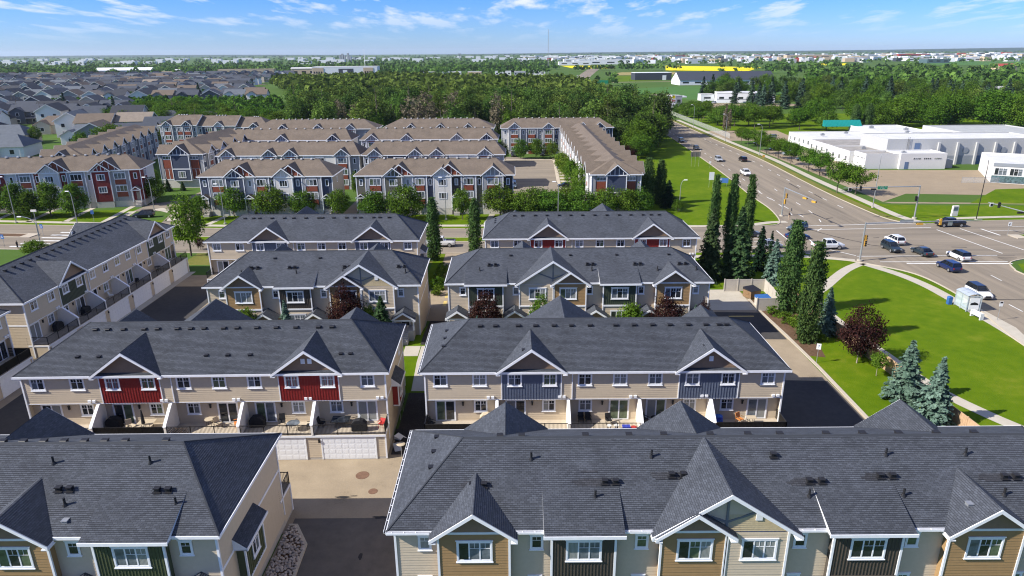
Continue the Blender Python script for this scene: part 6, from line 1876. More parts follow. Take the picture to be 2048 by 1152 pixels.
def car_proto(kind):
    if kind in CARS: return CARS[kind]
    s = SPEC[kind]; h = s['L'] / 2; W_ = s['W']; zb = 0.28 if kind != 'pickup' else 0.42
    c0, c1, c2, c3 = s['cab']
    st = [(-h, 0.80, zb + 0.18, s['tail'] - 0.16), (-h + 0.10, 0.94, zb, s['tail'] - 0.03), (-h + 0.5, 1.0, zb - 0.03, s['belt']), (c0 * 0.4, 1.0, zb - 0.05, s['belt'] + 0.02), (c3 - 0.15, 1.0, zb - 0.05, s['belt']),
          (c3 + 0.25, 0.985, zb - 0.04, s['hood'] + 0.02), (h - 0.35, 0.93, zb, s['hood'] - 0.10), (h - 0.08, 0.85, zb + 0.02, s['hood'] - 0.24), (h, 0.70, zb + 0.12, s['hood'] - 0.36)]
    b = MB(); rings = []
    for x, k, z0, z1 in st:
        w = W_ * k; zm = z0 + (z1 - z0) * 0.62
        pts = [(-w * 0.86, z0), (-w * 0.98, z0 + 0.14), (-w, zm), (-w * 0.93, z1 - 0.05), (-w * 0.80, z1), (w * 0.80, z1), (w * 0.93, z1 - 0.05), (w, zm), (w * 0.98, z0 + 0.14), (w * 0.86, z0)]
        i = len(b.v); b.v.extend((x, y, z) for y, z in pts); rings.append(i)
    for i in range(len(rings) - 1):
        if kind == 'pickup' and False: pass
        for k in range(10):
            j = (k + 1) % 10
            b.f.append((rings[i] + k, rings[i] + j, rings[i + 1] + j, rings[i + 1] + k)); b.uv.append(None); b.mi.append(0)
    for r_i in (rings[0], rings[-1]):
        b.f.append(tuple(r_i + k for k in range(10))); b.uv.append(None); b.mi.append(0)
    body = b.mesh('body', 'p_white')
    # cabin: glass frustum, painted roof and pillars
    g = MB(); zt = s['H']; zbm = s['belt'] - 0.02; w0, w1 = W_ * 0.90, W_ * 0.70
    B4 = [(c0, -w0, zbm), (c3, -w0, zbm), (c3, w0, zbm), (c0, w0, zbm)]
    T4 = [(c1, -w1, zt - 0.05), (c2, -w1, zt - 0.05), (c2, w1, zt - 0.05), (c1, w1, zt - 0.05)]
    for k in range(4):
        j = (k + 1) % 4
        g.face([B4[k], B4[j], T4[j], T4[k]])
    glass = g.mesh('window', 'car_glass')
    r = MB()
    r.face([(c1 - 0.05, -w1 - 0.02, zt - 0.06), (c2 + 0.04, -w1 - 0.02, zt - 0.06), (c2 + 0.04, w1 + 0.02, zt - 0.06), (c1 - 0.05, w1 + 0.02, zt - 0.06)])
    r.box(ID, c1, c2, -w1 * 0.94, w1 * 0.94, zt - 0.06, zt)
    for sx in (-1, 1):
        r.prism(ID, [(c1 - 0.05, zt - 0.07), (c2 + 0.04, zt - 0.07), (c2, zt - 0.02), (c1, zt - 0.02)], sx * w1 * 0.94, sx * (w1 + 0.02))
        for p, q in ((B4[0 if sx < 0 else 3], T4[0 if sx < 0 else 3]), (B4[1 if sx < 0 else 2], T4[1 if sx < 0 else 2])):
            r.tube(p, q, 0.055, 0.05, 4)
        for t in ((0.52,) if kind in ('sedan',) else (0.36, 0.66) if kind != 'pickup' else (0.5,)):
            p = Vector(B4[0 if sx < 0 else 3]).lerp(Vector(B4[1 if sx < 0 else 2]), t); q = Vector(T4[0 if sx < 0 else 3]).lerp(Vector(T4[1 if sx < 0 else 2]), t * 1.0)
            r.tube(p, q, 0.045, 0.045, 4)
    roof = r.mesh('roof', 'p_white')
    w = MB(); wr = s['wr']
    w.tube((0, -0.11, 0), (0, 0.11, 0), wr, wr, 16)
    tyre = w.mesh('wheel', 'tyre')
    q = MB(); q.tube((0, -0.125, 0), (0, 0.125, 0), wr * 0.66, wr * 0.66, 10); rim = q.mesh('rim', 'rim')
    hl = MB(); hl.box(ID, h - 0.30, h - 0.045, -0.16, 0.16, -0.07, 0.07); head = hl.mesh('headlight', 'lamp_clear')
    tl = MB(); tl.box(ID, -h - 0.012, -h + 0.20, -0.10, 0.10, -0.13, 0.13); tail = tl.mesh('taillight', 'lamp_red')
    bm = MB(); bm.box(ID, h - 0.06, h + 0.015, -W_ * 0.6, W_ * 0.6, zb + 0.08, zb + 0.26); bm.box(ID, h - 0.10, h + 0.005, -W_ * 0.42, W_ * 0.42, s['hood'] - 0.46, s['hood'] - 0.28); bm.box(ID, -h - 0.02, -h + 0.08, -W_ * 0.72, W_ * 0.72, zb + 0.08, zb + 0.24)
    bump_ = bm.mesh('bumper', 'black_plastic')
    ms = MB(); ms.box(ID, -0.06, 0.06, -0.12, 0.12, -0.07, 0.07); mir = ms.mesh('mirror', 'p_white')
    bed = None
    if kind == 'pickup':
        d = MB(); d.box(ID, -h + 0.16, c0 - 0.08, -W_ * 0.76, W_ * 0.76, s['belt'] - 0.02, s['belt'] + 0.012); bed = d.mesh('truck_bed', 'black_plastic')
    CARS[kind] = (s, body, glass, roof, tyre, rim, head, tail, bump_, mir, bed)
    return CARS[kind]
def car(name, kind, colour, label, cat, x, y, deg, roofc=None, group=None, z=0.03):
    s, body, glass, roof, tyre, rim, head, tail, bump_, mir, bed = car_proto(kind)
    t = thing(name, label, cat, (x, y, z), R(deg), group)
    def pc(o, c):
        o.material_slots[0].link = 'OBJECT'; o.material_slots[0].material = M[c]
        return o
    pc(inst('body', body, t), colour); inst('window', glass, t); pc(inst('roof', roof, t), roofc or colour)
    for sx in (-1, 1):
        for sy in (-1, 1):
            wo = inst('wheel', tyre, t, (sx * s['wx'], sy * (s['W'] - 0.09), s['wr'])); inst('rim', rim, wo)
    for sy in (-1, 1):
        inst('headlight', head, t, (0, sy * s['W'] * 0.62, s['hood'] - 0.30)); inst('taillight', tail, t, (0, sy * s['W'] * 0.70, s['tail'] - 0.24))
        pc(inst('mirror', mir, t, (s['cab'][3] - 0.32, sy * (s['W'] + 0.06), s['belt'] + 0.06)), colour)
    inst('bumper', bump_, t)
    if bed: inst('truck_bed', bed, t)
    return t
car('pickup_truck', 'pickup', 'p_white', 'white crew cab pickup crossing the junction beside the grass corner', 'pickup truck', 60.4, 125.9, 2)
car('parked_car', 'sedan', 'p_navy', 'dark blue sedan waiting behind the stop line', 'car', 57.6, 133.3, 2)
car('car', 'suv', 'p_grey', 'grey crossover turning into the side street by the grass corner', 'car', 60.2, 140.0, 205)
car('car', 'suv', 'p_white', 'white crossover seen from behind in the middle of the junction', 'car', 75.2, 129.6, 92)
car('car', 'suv', 'p_slate', 'dark slate hatchback facing the camera in the junction', 'car', 71.8, 124.4, 272)
car('car', 'sedan', 'p_slate', 'dark sedan with red tail lamps leaving the junction', 'car', 76.0, 121.6, 94)
car('car', 'suv', 'p_white', 'white crossover with a black roof and a wide rear lamp', 'car', 80.9, 118.6, 93, 'p_black')
car('car', 'suv', 'p_navy', 'large black sport utility car at the stop line, nearest of the queue', 'car', 75.3, 112.3, 92)
car('car', 'suv', 'p_white', 'white sport utility car with a black roof beside the bus shelter', 'car', 71.9, 99.0, 268, 'p_black')
car('pickup_truck', 'pickup', 'p_black', 'dark lifted pickup waiting in front of the white monument sign', 'pickup truck', 94.0, 142.6, 180)
car('pickup_truck', 'pickup', 'p_white', 'white pickup driving towards the junction', 'pickup truck', 71.4, 208.0, 267)
car('car', 'suv', 'p_black', 'black sport utility car driving away on the arterial', 'car', 79.6, 236.0, 90)
car('car', 'suv', 'p_silver', 'silver sport utility car on the arterial left of the black one', 'car', 71.4, 236.3, 268)
car('car', 'hatch', 'p_dark', 'dark small car approaching on the arterial, second from far', 'car', 71.4, 266, 268)
car('car', 'suv', 'p_grey', 'grey small car approaching at the bend by the woods', 'car', 71.1, 289, 268)
car('parked_car', 'suv', 'p_black', 'black sport utility car parked beside the white end wall', 'car', -86.0, 156.6, 190)
car('car', 'suv', 'p_white', 'white sport utility car half hidden behind the left roof ridge', 'car', -86.0, 137.2, 184)
car('car', 'pickup', 'p_white', 'white pickup glimpsed in the gap between the farthest rows', 'pickup truck', -14.0, 129.6, 180)
car('parked_car', 'suv', 'p_black', 'black car parked under the left garage of the three storey row', 'car', 0.9, 251.5, 270)
car('parked_car', 'suv', 'p_black', 'black car parked under the right garage of the three storey row', 'car', 11.5, 252.5, 270)
car('parked_car', 'sedan', 'p_dark', 'dark car parked by the white sided row, farther one', 'car', 17.0, 222, 180, )
car('parked_car', 'sedan', 'p_black', 'black sedan parked by the white sided row, nearer one', 'car', 15.3, 190.3, 180)
car('parked_car', 'suv', 'p_grey', 'grey blue car parked at the right end of the olive bayed row', 'car', 0.6, 190.5, 270)
car('car', 'hatch', 'p_silver', 'silver car behind the blue spruce on the cross street', 'car', 49.8, 127.0, 2)
car('car', 'suv', 'p_dark', 'dark car behind the pines on the cross street', 'car', 48.6, 135.4, 2)
car('parked_car', 'suv', 'p_silver', 'silver car at the corner of the white school', 'car', 112.5, 300, 190)
for i, (x, y) in enumerate([(100.2, 279), (100.4, 262), (100.4, 249), (100.3, 236)]):
    car('parked_car', ['suv', 'sedan'][i % 2], ['p_black', 'p_dark', 'p_silver', 'p_black'][i], ['black car parked behind the farthest street trees', 'dark sedan parked behind the street trees', 'silver car parked behind the street trees', 'black sedan parked behind the nearest of the street trees'][i], 'car', x, y, 178)
far = [(74.5, 690, 'p_white'), (81.5, 715, 'p_black'), (81.8, 745, 'p_dark'), (76, 790, 'p_black'), (78.5, 765, 'p_black'), (84, 870, 'p_white'), (90, 940, 'p_dark'), (100, 1010, 'p_black'), (110, 1080, 'p_white'), (103, 1100, 'p_white')]
for x, y, c in far:
    car('car', 'suv', c, {'p_white': 'tiny pale car far away on the arterial', 'p_black': 'tiny black car far away on the arterial', 'p_dark': 'tiny dark car far away on the arterial'}[c], 'car', x, y, 85, group='far cars on the arterial')
# ---- lamps
def street_lamp(x, y, h, label, arm=1.6, deg=180, curve=True, group=None, r=0.10, mat='galv_steel'):
    t = thing('street_lamp', label, 'street lamp', (x, y, 0), R(deg), group)
    b = MB(); b.tube((0, 0, 0), (0, 0, h - (1.6 if curve else 0)), r, r * 0.7, 8)
    if curve:
        pts = [(arm * (1 - math.cos(a)), 0, h - 1.6 + 1.6 * math.sin(a)) for a in [i * math.pi / 2 / 6 for i in range(7)]]
        b.path(pts, r * 0.6, 6)
    b.build('pole', mat, t)
    c = MB(); c.tube((0, 0, -0.1), (0, 0, 0.25), 0.32, 0.30, 10); c.build('base', 'mat_concrete', t)
    l = MB(); ex = arm if curve else 0
    l.prismu(FR(0, 0, 0, h), [(-0.16, -0.05), (0.16, -0.05), (0.1, 0.1), (-0.1, 0.1)], ex - 0.15, ex + 0.65)
    l.build('lamp_head', 'sign_white', t)
    return t
street_lamp(87.07, 161.7, 13.5, 'tall curved street lamp on the verge by the junction', 1.5, 12)
street_lamp(40.1, 160.4, 7.2, 'short street lamp at the edge of the big lawn', 0.8, 0)
street_lamp(103.3, 148.2, 13.0, 'tall dark street lamp in front of the monument sign', 1.7, 60, mat='black_metal')
street_lamp(-14.9, 152.0, 9.7, 'street lamp before the olive bayed row', 0.7, 180)
street_lamp(-112.6, 151.8, 10.5, 'street lamp at the far left on the verge', 0.7, 180)
street_lamp(-97.6, 150.0, 7.5, 'street lamp beside the zebra crossing verge', 0.5, 180)
street_lamp(-86.7, 163.0, 8.3, 'curved street lamp beside the black parked car', 0.9, 180)
street_lamp(-91.4, 128.2, 6.8, 'curved street lamp by the zebra crossing, arm over the road', 2.6, 180)
for i, y in enumerate((250, 292, 345, 400, 455, 520)):
    street_lamp(90.2, y, 11, ['street lamp among the street trees', 'street lamp at the school entrance', 'street lamp on the bend by the chain link fence', 'street lamp by the fuel station entrance', 'distant street lamp past the fuel station', 'farthest street lamp on the arterial'][i], 1.2, 180)
for i, (x, y) in enumerate([(-64.2, 149.5), (10.4, 149.5)]):
    street_lamp(x, y, 9.0, ['street lamp before the navy bayed row', 'street lamp half hidden by the leafy tree row'][i], 0.7, 180)
# ---- signals
def signal_head(t, x, y, z, deg, mat='signal_yellow', horiz=False, back=False):
    b = MB()
    if horiz: b.box(ID, -0.55, 0.55, -0.12, 0.12, -0.18, 0.18)
    else: b.box(ID, -0.18, 0.18, -0.12, 0.12, -0.55, 0.55)
    if back: b.box(ID, -0.75 if horiz else -0.32, 0.75 if horiz else 0.32, 0.12, 0.14, -0.3 if horiz else -0.7, 0.3 if horiz else 0.7)
    o = b.build('signal_head', mat, t); o.location = (x, y, z); o.rotation_euler = (0, 0, R(deg))
    v = MB()
    for k in (-0.36, 0, 0.36):
        a = (k, 0) if horiz else (0, k)
        v.tube((a[0], -0.12, a[1]), (a[0], -0.34, a[1]), 0.15, 0.15, 8)
    v.build('visor', 'signal_black', o, kind='stuff')
    return o
def signal(label, x, y, h, ax, ay, az, heads, mat='galv_steel'):
    t = thing('traffic_signal', label, 'traffic signal', (x, y, 0), 0)
    b = MB(); b.tube((0, 0, 0), (0, 0, h + 0.15), 0.17, 0.13, 10); b.build('pole', mat, t)
    a = MB(); a.tube((0, 0, h), (ax, ay, az), 0.13, 0.07, 8); a.build('mast_arm', mat, t)
    c = MB(); c.tube((0, 0, -0.1), (0, 0, 0.28), 0.5, 0.46, 12); c.build('base', 'mat_concrete', t)
    for hd in heads: signal_head(t, *hd)
    return t
sC = signal('traffic signal with a long grey mast arm on the near grass corner', 62.7, 117.8, 6.9, 20.5, 0, 7.4, [(0.45, 0.1, 4.2, 90, 'signal_yellow'), (0.45, -0.1, 3.3, 0, 'signal_yellow'), (13.2, 0.0, 7.1, 180, 'signal_yellow', False), (9.6, 0.0, 6.75, 180, 'signal_yellow', True)])
b = MB(); b.box(ID, 6.0, 8.4, -0.05, -0.02, 6.95, 7.55); b.build('sign_plate', 'galv_steel', sC)
b = MB(); b.box(ID, 14.6, 15.4, -0.05, -0.02, 6.4, 7.2); b.build('sign_plate', 'galv_steel', sC)
sB = signal('traffic signal with a green street name sign on the far corner', 90.6, 150.1, 7.3, -16.9, 0, 7.0, [(-0.5, -0.15, 4.6, 0, 'signal_black'), (-13.2, -0.1, 6.9, 0, 'signal_black'), (-10.3, -0.1, 6.7, 0, 'signal_black', True)])
def plate(t, x, z, w, h, mat, y=-0.16):
    b = MB(); b.box(ID, x - w / 2, x + w / 2, -y, -y + 0.03, z - h / 2, z + h / 2)
    return b.build('sign_plate', mat, t)
def strokes(name, t, lines, y, mat='sign_white', w=0.05):
    """flat lettering strokes on a plate: (x0,z0,x1,z1)"""
    b = MB()
    for x0, z0, x1, z1 in lines:
        l = math.hypot(x1 - x0, z1 - z0) or 1; nx, nz = -(z1 - z0) / l * w / 2, (x1 - x0) / l * w / 2
        b.face([(x0 - nx, y, z0 - nz), (x1 - nx, y, z1 - nz), (x1 + nx, y, z1 + nz), (x0 + nx, y, z0 + nz)])
    o = b.build(name, mat, t); o['kind'] = 'stuff'
    return o
plate(sB, -8.4, 7.05, 2.2, 0.72, 'sign_green', -0.30 + 0.11)
LT = []
for row, n, z in ((0, 9, 7.22), (1, 5, 6.92)):
    for k in range(n):
        x = -8.4 + (k - (n - 1) / 2) * 0.2
        if (row, k) in ((0, 1), (0, 6), (1, 1)): continue
        LT += [(x - 0.05, z - 0.09, x - 0.05, z + 0.09), (x - 0.05, z + rng.choice((0.09, 0, -0.09)), x + 0.06, z + rng.choice((0.09, 0.0)))]
strokes('lettering', sB, LT, -0.235, w=0.04)
plate(sB, -15.6, 6.75, 0.75, 0.75, 'sign_white', -0.2); plate(sB, -15.6, 6.75, 0.62, 0.62, 'signal_black', -0.24)
strokes('arrow', sB, [(-15.42, 6.55, -15.42, 6.78), (-15.42, 6.78, -15.52, 6.9), (-15.52, 6.9, -15.78, 6.88), (-15.78, 6.88, -15.68, 6.98), (-15.78, 6.88, -15.7, 6.76)], -0.245 - 0.0, w=0.07)
sA = signal('traffic signal with yellow heads on the far grass corner, arm over the arterial', 62.0, 153.4, 6.5, 1.6, -13.0, 6.2, [(0.5, 0.0, 4.7, 90, 'signal_yellow'), (0.3, -0.2, 3.4, 200, 'signal_yellow'), (1.2, -8.3, 5.85, 110, 'signal_yellow', True), (1.5, -12.2, 5.85, 110, 'signal_yellow', True)])
sD = signal('traffic signal with its arm reaching in from the right edge', 99.5, 112.0, 6.6, -2.6, 24.5, 6.5, [(-2.5, 21.5, 6.6, 0, 'signal_black', False), (-2.1, 16.0, 6.3, 0, 'signal_black', True)])
plate(sD, -1.7, 6.35, 2.0, 0.7, 'sign_green', -14.0)
plate(sD, -2.75, 6.3, 0.75, 0.75, 'sign_white', 23.3); plate(sD, -2.72, 6.25, 0.45, 0.45, 'signal_black', 23.26)
# ---- signs
def post_sign(name, label, x, y, h, w, ph, mat='sign_white', deg=0, post='galv_steel', extra=None, posts=1, group=None):
    t = thing(name, label, 'sign', (x, y, 0), R(deg), group)
    b = MB()
    for k in range(posts):
        px_ = 0 if posts == 1 else (-w * 0.38 + k * w * 0.76 / (posts - 1))
        b.tube((px_, 0.05, 0), (px_, 0.05, h + ph * 0.4), 0.035, 0.035, 6)
    b.build('post', post, t)
    p = MB(); p.box(ID, -w / 2, w / 2, 0.0, 0.03, h - ph / 2, h + ph / 2); p.build('sign_plate', mat, t)
    if extra:
        for nm, ln, m_, w_ in extra: strokes(nm, t, ln, -0.033, m_, w_)
    return t
post_sign('road_sign', 'small white sign on a thin post by the drive kerb', 36.95, 75.4, 2.2, 0.5, 0.75, extra=[('marking', [(-0.08, 2.05, 0.08, 2.35), (-0.08, 2.35, 0.1, 2.4)], 'sign_blue', 0.05)], deg=-20)
post_sign('road_sign', 'white keep right sign on the right hand median', 100.7, 134.3, 2.5, 0.7, 0.85, extra=[('arrow', [(-0.1, 2.2, -0.1, 2.5), (-0.1, 2.5, 0.08, 2.62), (0.08, 2.62, 0.16, 2.3), (-0.22, 2.3, -0.1, 2.62)], 'signal_black', 0.08)])
post_sign('bus_stop_sign', 'bus stop sign on a thin pole past the shelter', 68.0, 88.8, 2.45, 0.5, 0.7, extra=[('marking', [(-0.2, 2.66, 0.2, 2.66)], 'signal_black', 0.22)])
post_sign('road_sign', 'back of a brown road sign on two posts beside the arterial', 60.4, 225.2, 4.0, 3.2, 1.6, 'sign_back', 180, posts=3)
post_sign('road_sign', 'white sign board behind the columnar aspens', 55.5, 188.6, 3.2, 1.4, 2.2, 'sign_white', 0, posts=2)
post_sign('notice_sign', 'blue and white notice board by the arterial lawn', 59.4, 190.6, 1.6, 2.8, 1.4, 'sign_blue', -20, posts=2, extra=[('lettering', [(-1.1, 1.95, -0.3, 1.95), (-1.1, 1.7, -0.5, 1.7), (-0.8, 1.3, -0.8, 1.6)], 'sign_white', 0.14)])
post_sign('road_sign', 'small white sign on the lawn edge beside the brown sign', 64.3, 221.5, 1.9, 0.6, 0.7)
post_sign('road_sign', 'small yellow warning sign on the far verge', 83.0 + 2.2, 232, 2.2, 0.8, 0.8, 'signal_yellow')
post_sign('crossing_sign', 'blue crossing sign beside the zebra crossing, farther one', -98.4, 139.4, 2.2, 0.7, 0.9, 'sign_blue', -10, extra=[('figure', [(0, 2.05, 0, 2.4), (-0.15, 1.95, 0, 2.15), (0.15, 1.95, 0, 2.15)], 'sign_white', 0.1)])
post_sign('crossing_sign', 'blue crossing sign beside the zebra crossing, nearer one', -100.6, 130.9, 2.2, 0.7, 0.9, 'sign_blue', -10, extra=[('figure', [(0, 2.05, 0, 2.4), (-0.15, 1.95, 0, 2.15), (0.15, 1.95, 0, 2.15)], 'sign_white', 0.1)])
post_sign('crossing_sign', 'blue crossing sign on the verge before the pyramid trees', -95.4, 152.6, 2.2, 0.7, 0.9, 'sign_blue', 5)
for i, (x, y) in enumerate([(-99.6, 139.9), (-103.6, 131.8)]):
    t = thing('crossing_lamp', ['overhead crossing lamp on the median by the zebra crossing', 'overhead crossing lamp at the very left edge'][i], 'lamp', (x, y, 0))
    b = MB(); b.tube((0, 0, 0), (0, 0, 5.2), 0.08, 0.06, 8); b.build('pole', 'galv_steel', t)
    b = MB(); b.box(ID, -0.55, 0.55, -0.12, 0.12, 5.2, 5.6); b.build('lamp_box', 'stucco_white', t)
t = thing('monument_sign', 'white monument sign on the lawn behind the dark pickup', 'sign', (100.8, 152.2, 0), R(8))
b = MB(); b.prism(ID, [(-0.75, 0), (0.75, 0), (0.75, 2.4), (-0.65, 2.4)], -0.2, 0.2); b.build('sign_body', 'stucco_white', t)
b = MB(); b.box(ID, -0.5, 0.55, 0.2, 0.23, 1.3, 2.1); b.build('sign_panel', 'glass_sky', t)
# ---- bus shelter
t = thing('bus_shelter', 'glass bus shelter with a pale barrel roof on the pavement', 'bus shelter', (65.7, 92.2, 0), R(-2))
b = MB()
for x in (0, 1.9):
    for y in (0, 1.45, 2.9):
        b.box(ID, x - 0.05, x + 0.05, -y - 0.05, -y + 0.05, 0, 2.35)
for x in (0, 1.9): b.box(ID, x - 0.05, x + 0.05, -2.9, 0, 2.3, 2.4)
for y in (0, 2.9): b.box(ID, 0, 1.9, -y - 0.05, -y + 0.05, 2.3, 2.4)
b.build('frame', 'shelter_frame', t)
for pts in ([(0, 0.05), (0, 1.4)], [(0, 1.5), (0, 2.85)], [(0.05, 0), (1.85, 0)], [(0.05, 2.9), (1.2, 2.9)]):
    g = MB(); (x0, y0), (x1, y1) = pts
    g.face([(x0, y0, 0.15), (x1, y1, 0.15), (x1, y1, 2.25), (x0, y0, 2.25)]); g.build('pane', 'clear_glass', t)
for k in range(3):
    g = MB()
    for j in range(5):
        a0, a1 = j / 5, (j + 1) / 5
        z = lambda q: 2.42 + 0.32 * math.sin(math.pi * q)
        g.face([(-0.15 + 2.2 * a0, -0.1 + k * 1.03, z(a0)), (-0.15 + 2.2 * a1, -0.1 + k * 1.03, z(a1)), (-0.15 + 2.2 * a1, 0.9 + k * 1.03, z(a1)), (-0.15 + 2.2 * a0, 0.9 + k * 1.03, z(a0))])
    g.build('roof_panel', 'shelter_frame', t)
a = MB(); a.box(ID, 0.25, 1.65, 0.03, 0.07, 0.35, 2.1); a.build('poster', 'sign_white', t)
a = MB(); a.prism(ID, [(0.35, 1.05), (1.55, 1.05), (1.45, 1.3), (1.15, 1.42), (0.95, 1.5), (0.7, 1.42), (0.45, 1.35)], 0.071, 0.075); a.build('poster_print', 'signal_black', t)
b = MB(); b.box(ID, 0.25, 0.65, -2.5, -0.5, 0.42, 0.47); b.build('bench', 'shelter_frame', t)
t = thing('litter_bin', 'blue litter bin at the back of the bus shelter', 'bin', (65.2, 95.4, 0)); b = MB(); b.box(ID, -0.28, 0.28, -0.28, 0.28, 0, 1.0); b.build('bin_body', 'dumpster_blue', t); b = MB(); b.prism(ID, [(-0.32, 1.0), (0.32, 1.0), (0.2, 1.2), (-0.2, 1.2)], -0.3, 0.3); b.build('lid', 'dumpster_blue', t)
t = thing('advertising_bench', 'white advertising bench seen from behind, by the bus shelter', 'bench', (65.9, 89.8, 0), R(-83))
b = MB(); b.box(ID, -0.85, 0.85, 0, 0.06, 0.35, 0.95); b.build('backrest', 'sign_white', t)
b = MB(); b.box(ID, -0.8, 0.8, 0.06, 0.5, 0.42, 0.48); b.build('seat', 'sign_white', t)
for sx in (-1, 1):
    b = MB(); b.box(ID, sx * 0.85 - 0.08, sx * 0.85 + 0.08, -0.05, 0.5, 0, 0.95 if sx else 0.9); b.build('bench_end', 'sign_white', t)
# ---- fences
def board_fence(label, pts, h=1.85, panel=2.45, mat='wood_fence'):
    t = thing('wooden_fence', label, 'fence', (pts[0][0], pts[0][1], 0)); o = pts[0]
    def mk():
        b = MB(); n = 17
        for k in range(n):
            u0 = panel * k / n
            b.box(ID, u0 + 0.004, u0 + panel / n - 0.004, 0, 0.02 + 0.008 * (k % 2), 0.05, h)
        b.box(ID, 0, panel, -0.05, 0, 0.4, 0.5); b.box(ID, 0, panel, -0.05, 0, h - 0.35, h - 0.25)
        b.box(ID, 0, panel, -0.03, 0.05, h, h + 0.04)
        return b.mesh('fence_panel', mat)
    me = _cached(('bf', mat, h, panel), mk)
    post = _cached(('bfp', mat, h), lambda: (lambda b: (b.box(ID, -0.06, 0.06, -0.06, 0.06, 0, h + 0.1), b.mesh('fence_post', mat))[1])(MB()))
    for a, c in zip(pts[:-1], pts[1:]):
        l = math.hypot(c[0] - a[0], c[1] - a[1]); k = max(1, int(round(l / panel))); an = math.atan2(c[1] - a[1], c[0] - a[0])
        for i in range(k):
            x, y = a[0] + (c[0] - a[0]) * i / k - o[0], a[1] + (c[1] - a[1]) * i / k - o[1]
            inst('fence_panel', me, t, (x, y, 0), an, scale=(l / k / panel, 1, 1), kind=None); inst('fence_post', post, t, (x, y, 0), an)
    return t
board_fence('long tan wooden board fence between the lawn with spruces and the footpath', [(42.1, 99.5), (42.5, 94.5), (42.7, 87.3), (43.7, 78), (44.2, 72.8), (44.5, 62), (44.75, 56), (45.2, 44)])
def vinyl(label, pts, h=2.0):
    t = thing('vinyl_fence', label, 'fence', (pts[0][0], pts[0][1], 0)); o = pts[0]
    for a, c in zip(pts[:-1], pts[1:]):
        l = math.hypot(c[0] - a[0], c[1] - a[1]); k = max(1, int(round(l / 2.2))); an = math.atan2(c[1] - a[1], c[0] - a[0]); F = FR(a[0] - o[0], a[1] - o[1], an)
        for i in range(k):
            u0, u1 = l * i / k, l * (i + 1) / k
            b = MB(); n = 12
            for q in range(n): b.box(F, u0 + (u1 - u0) * q / n + 0.004, u0 + (u1 - u0) * (q + 1) / n - 0.004, -0.02, 0.02, 0.15, h - 0.12)
            b.box(F, u0, u1, -0.035, 0.035, 0.05, 0.15); b.box(F, u0, u1, -0.035, 0.035, h - 0.12, h)
            b.build('fence_panel', 'vinyl_beige', t)
            b = MB(); b.box(F, u0 - 0.07, u0 + 0.07, -0.07, 0.07, 0, h + 0.1); b.build('fence_post', 'vinyl_beige', t)
    return t
vinyl('beige vinyl enclosure fence behind the dumpsters', [(33.5, 101.8), (39.8, 101.7), (39.6, 97.7), (39.0, 93.2)])
vinyl('beige vinyl gate fence in front of the blue lidded dumpster', [(35.6, 93.0), (38.8, 93.1)])
def dumpster(label, x, y, deg, lidm, body='dumpster_tan'):
    t = thing('dumpster', label, 'dumpster', (x, y, 0), R(deg))
    b = MB(); b.prism(ID, [(-0.95, 0.1), (0.95, 0.1), (1.0, 1.25), (-1.0, 1.25)], -0.85, 0.85); b.build('bin_body', body, t)
    b = MB(); b.prismu(ID, [(-0.9, 1.26), (0.9, 1.26), (0.9, 1.30), (-0.9, 1.62)], -1.02, 1.02); b.build('lid', lidm, t)
    b = MB()
    for sx in (-1, 1): b.box(ID, sx * 1.0 - 0.05, sx * 1.0 + 0.05, -0.3, 0.3, 0.7, 0.9)
    b.build('lifting_pocket', body, t, kind='stuff')
dumpster('brown dumpster with a black lid in the enclosure', 36.9, 99.0, 25, 'black_plastic')
dumpster('dumpster with a bright blue lid behind the gate', 37.3, 95.0, 10, 'dumpster_blue', 'vinyl_beige')
def chain_fence(label, pts, h=1.7, step=3.0):
    t = thing('chain_link_fence', label, 'fence', (pts[0][0], pts[0][1], 0)); o = pts[0]
    p = MB(); m = MB()
    for a, c in zip(pts[:-1], pts[1:]):
        l = math.hypot(c[0] - a[0], c[1] - a[1]); k = max(1, int(l / step))
        for i in range(k + 1):
            x, y = a[0] + (c[0] - a[0]) * i / k - o[0], a[1] + (c[1] - a[1]) * i / k - o[1]
            p.tube((x, y, 0), (x, y, h + 0.05), 0.04, 0.04, 5)
        p.tube((a[0] - o[0], a[1] - o[1], h), (c[0] - o[0], c[1] - o[1], h), 0.03, 0.03, 5)
        m.face([(a[0] - o[0], a[1] - o[1], 0.03), (c[0] - o[0], c[1] - o[1], 0.03), (c[0] - o[0], c[1] - o[1], h), (a[0] - o[0], a[1] - o[1], h)])
    p.build('fence_posts', 'galv_steel', t, kind='stuff'); m.build('fence_mesh', 'chain_link', t)
chain_fence('pale chain link fence along the footpath by the sports ground', [(94.6, 300), (95.0, 340), (95.4, 400), (96, 420)], 2.2)
chain_fence('chain link fence round the school yard entrance', [(128, 193), (160, 190), (178, 197)], 1.6)
t = thing('metal_gate', 'grey panelled yard gate beside the blue and white hall', 'gate', (140.5, 194.0, 0), R(-4))
for k in range(4):
    b = MB(); b.box(ID, k * 3.2, k * 3.2 + 3.1, 0, 0.06, 0.2, 2.3); b.build('gate_panel', 'shelter_frame', t)
    b = MB(); b.box(ID, k * 3.2 - 0.06, k * 3.2 + 0.06, -0.06, 0.1, 0, 2.6); b.build('gate_post', 'galv_steel', t)
# low timber rails along the car park
for i, y in enumerate((196, 206, 216, 232, 243, 254)):
    t = thing('parking_rail', 'low timber rail between the footpath and the car park', 'barrier', (95.2, y, 0), R(90), 'low timber rails along the car park')
    b = MB(); b.box(ID, 0, 7, -0.06, 0.06, 0.45, 0.6)
    for u in (0.2, 2.4, 4.6, 6.8): b.box(ID, u - 0.08, u + 0.08, -0.08, 0.08, 0, 0.62)
    b.build('rail', 'bark', t)
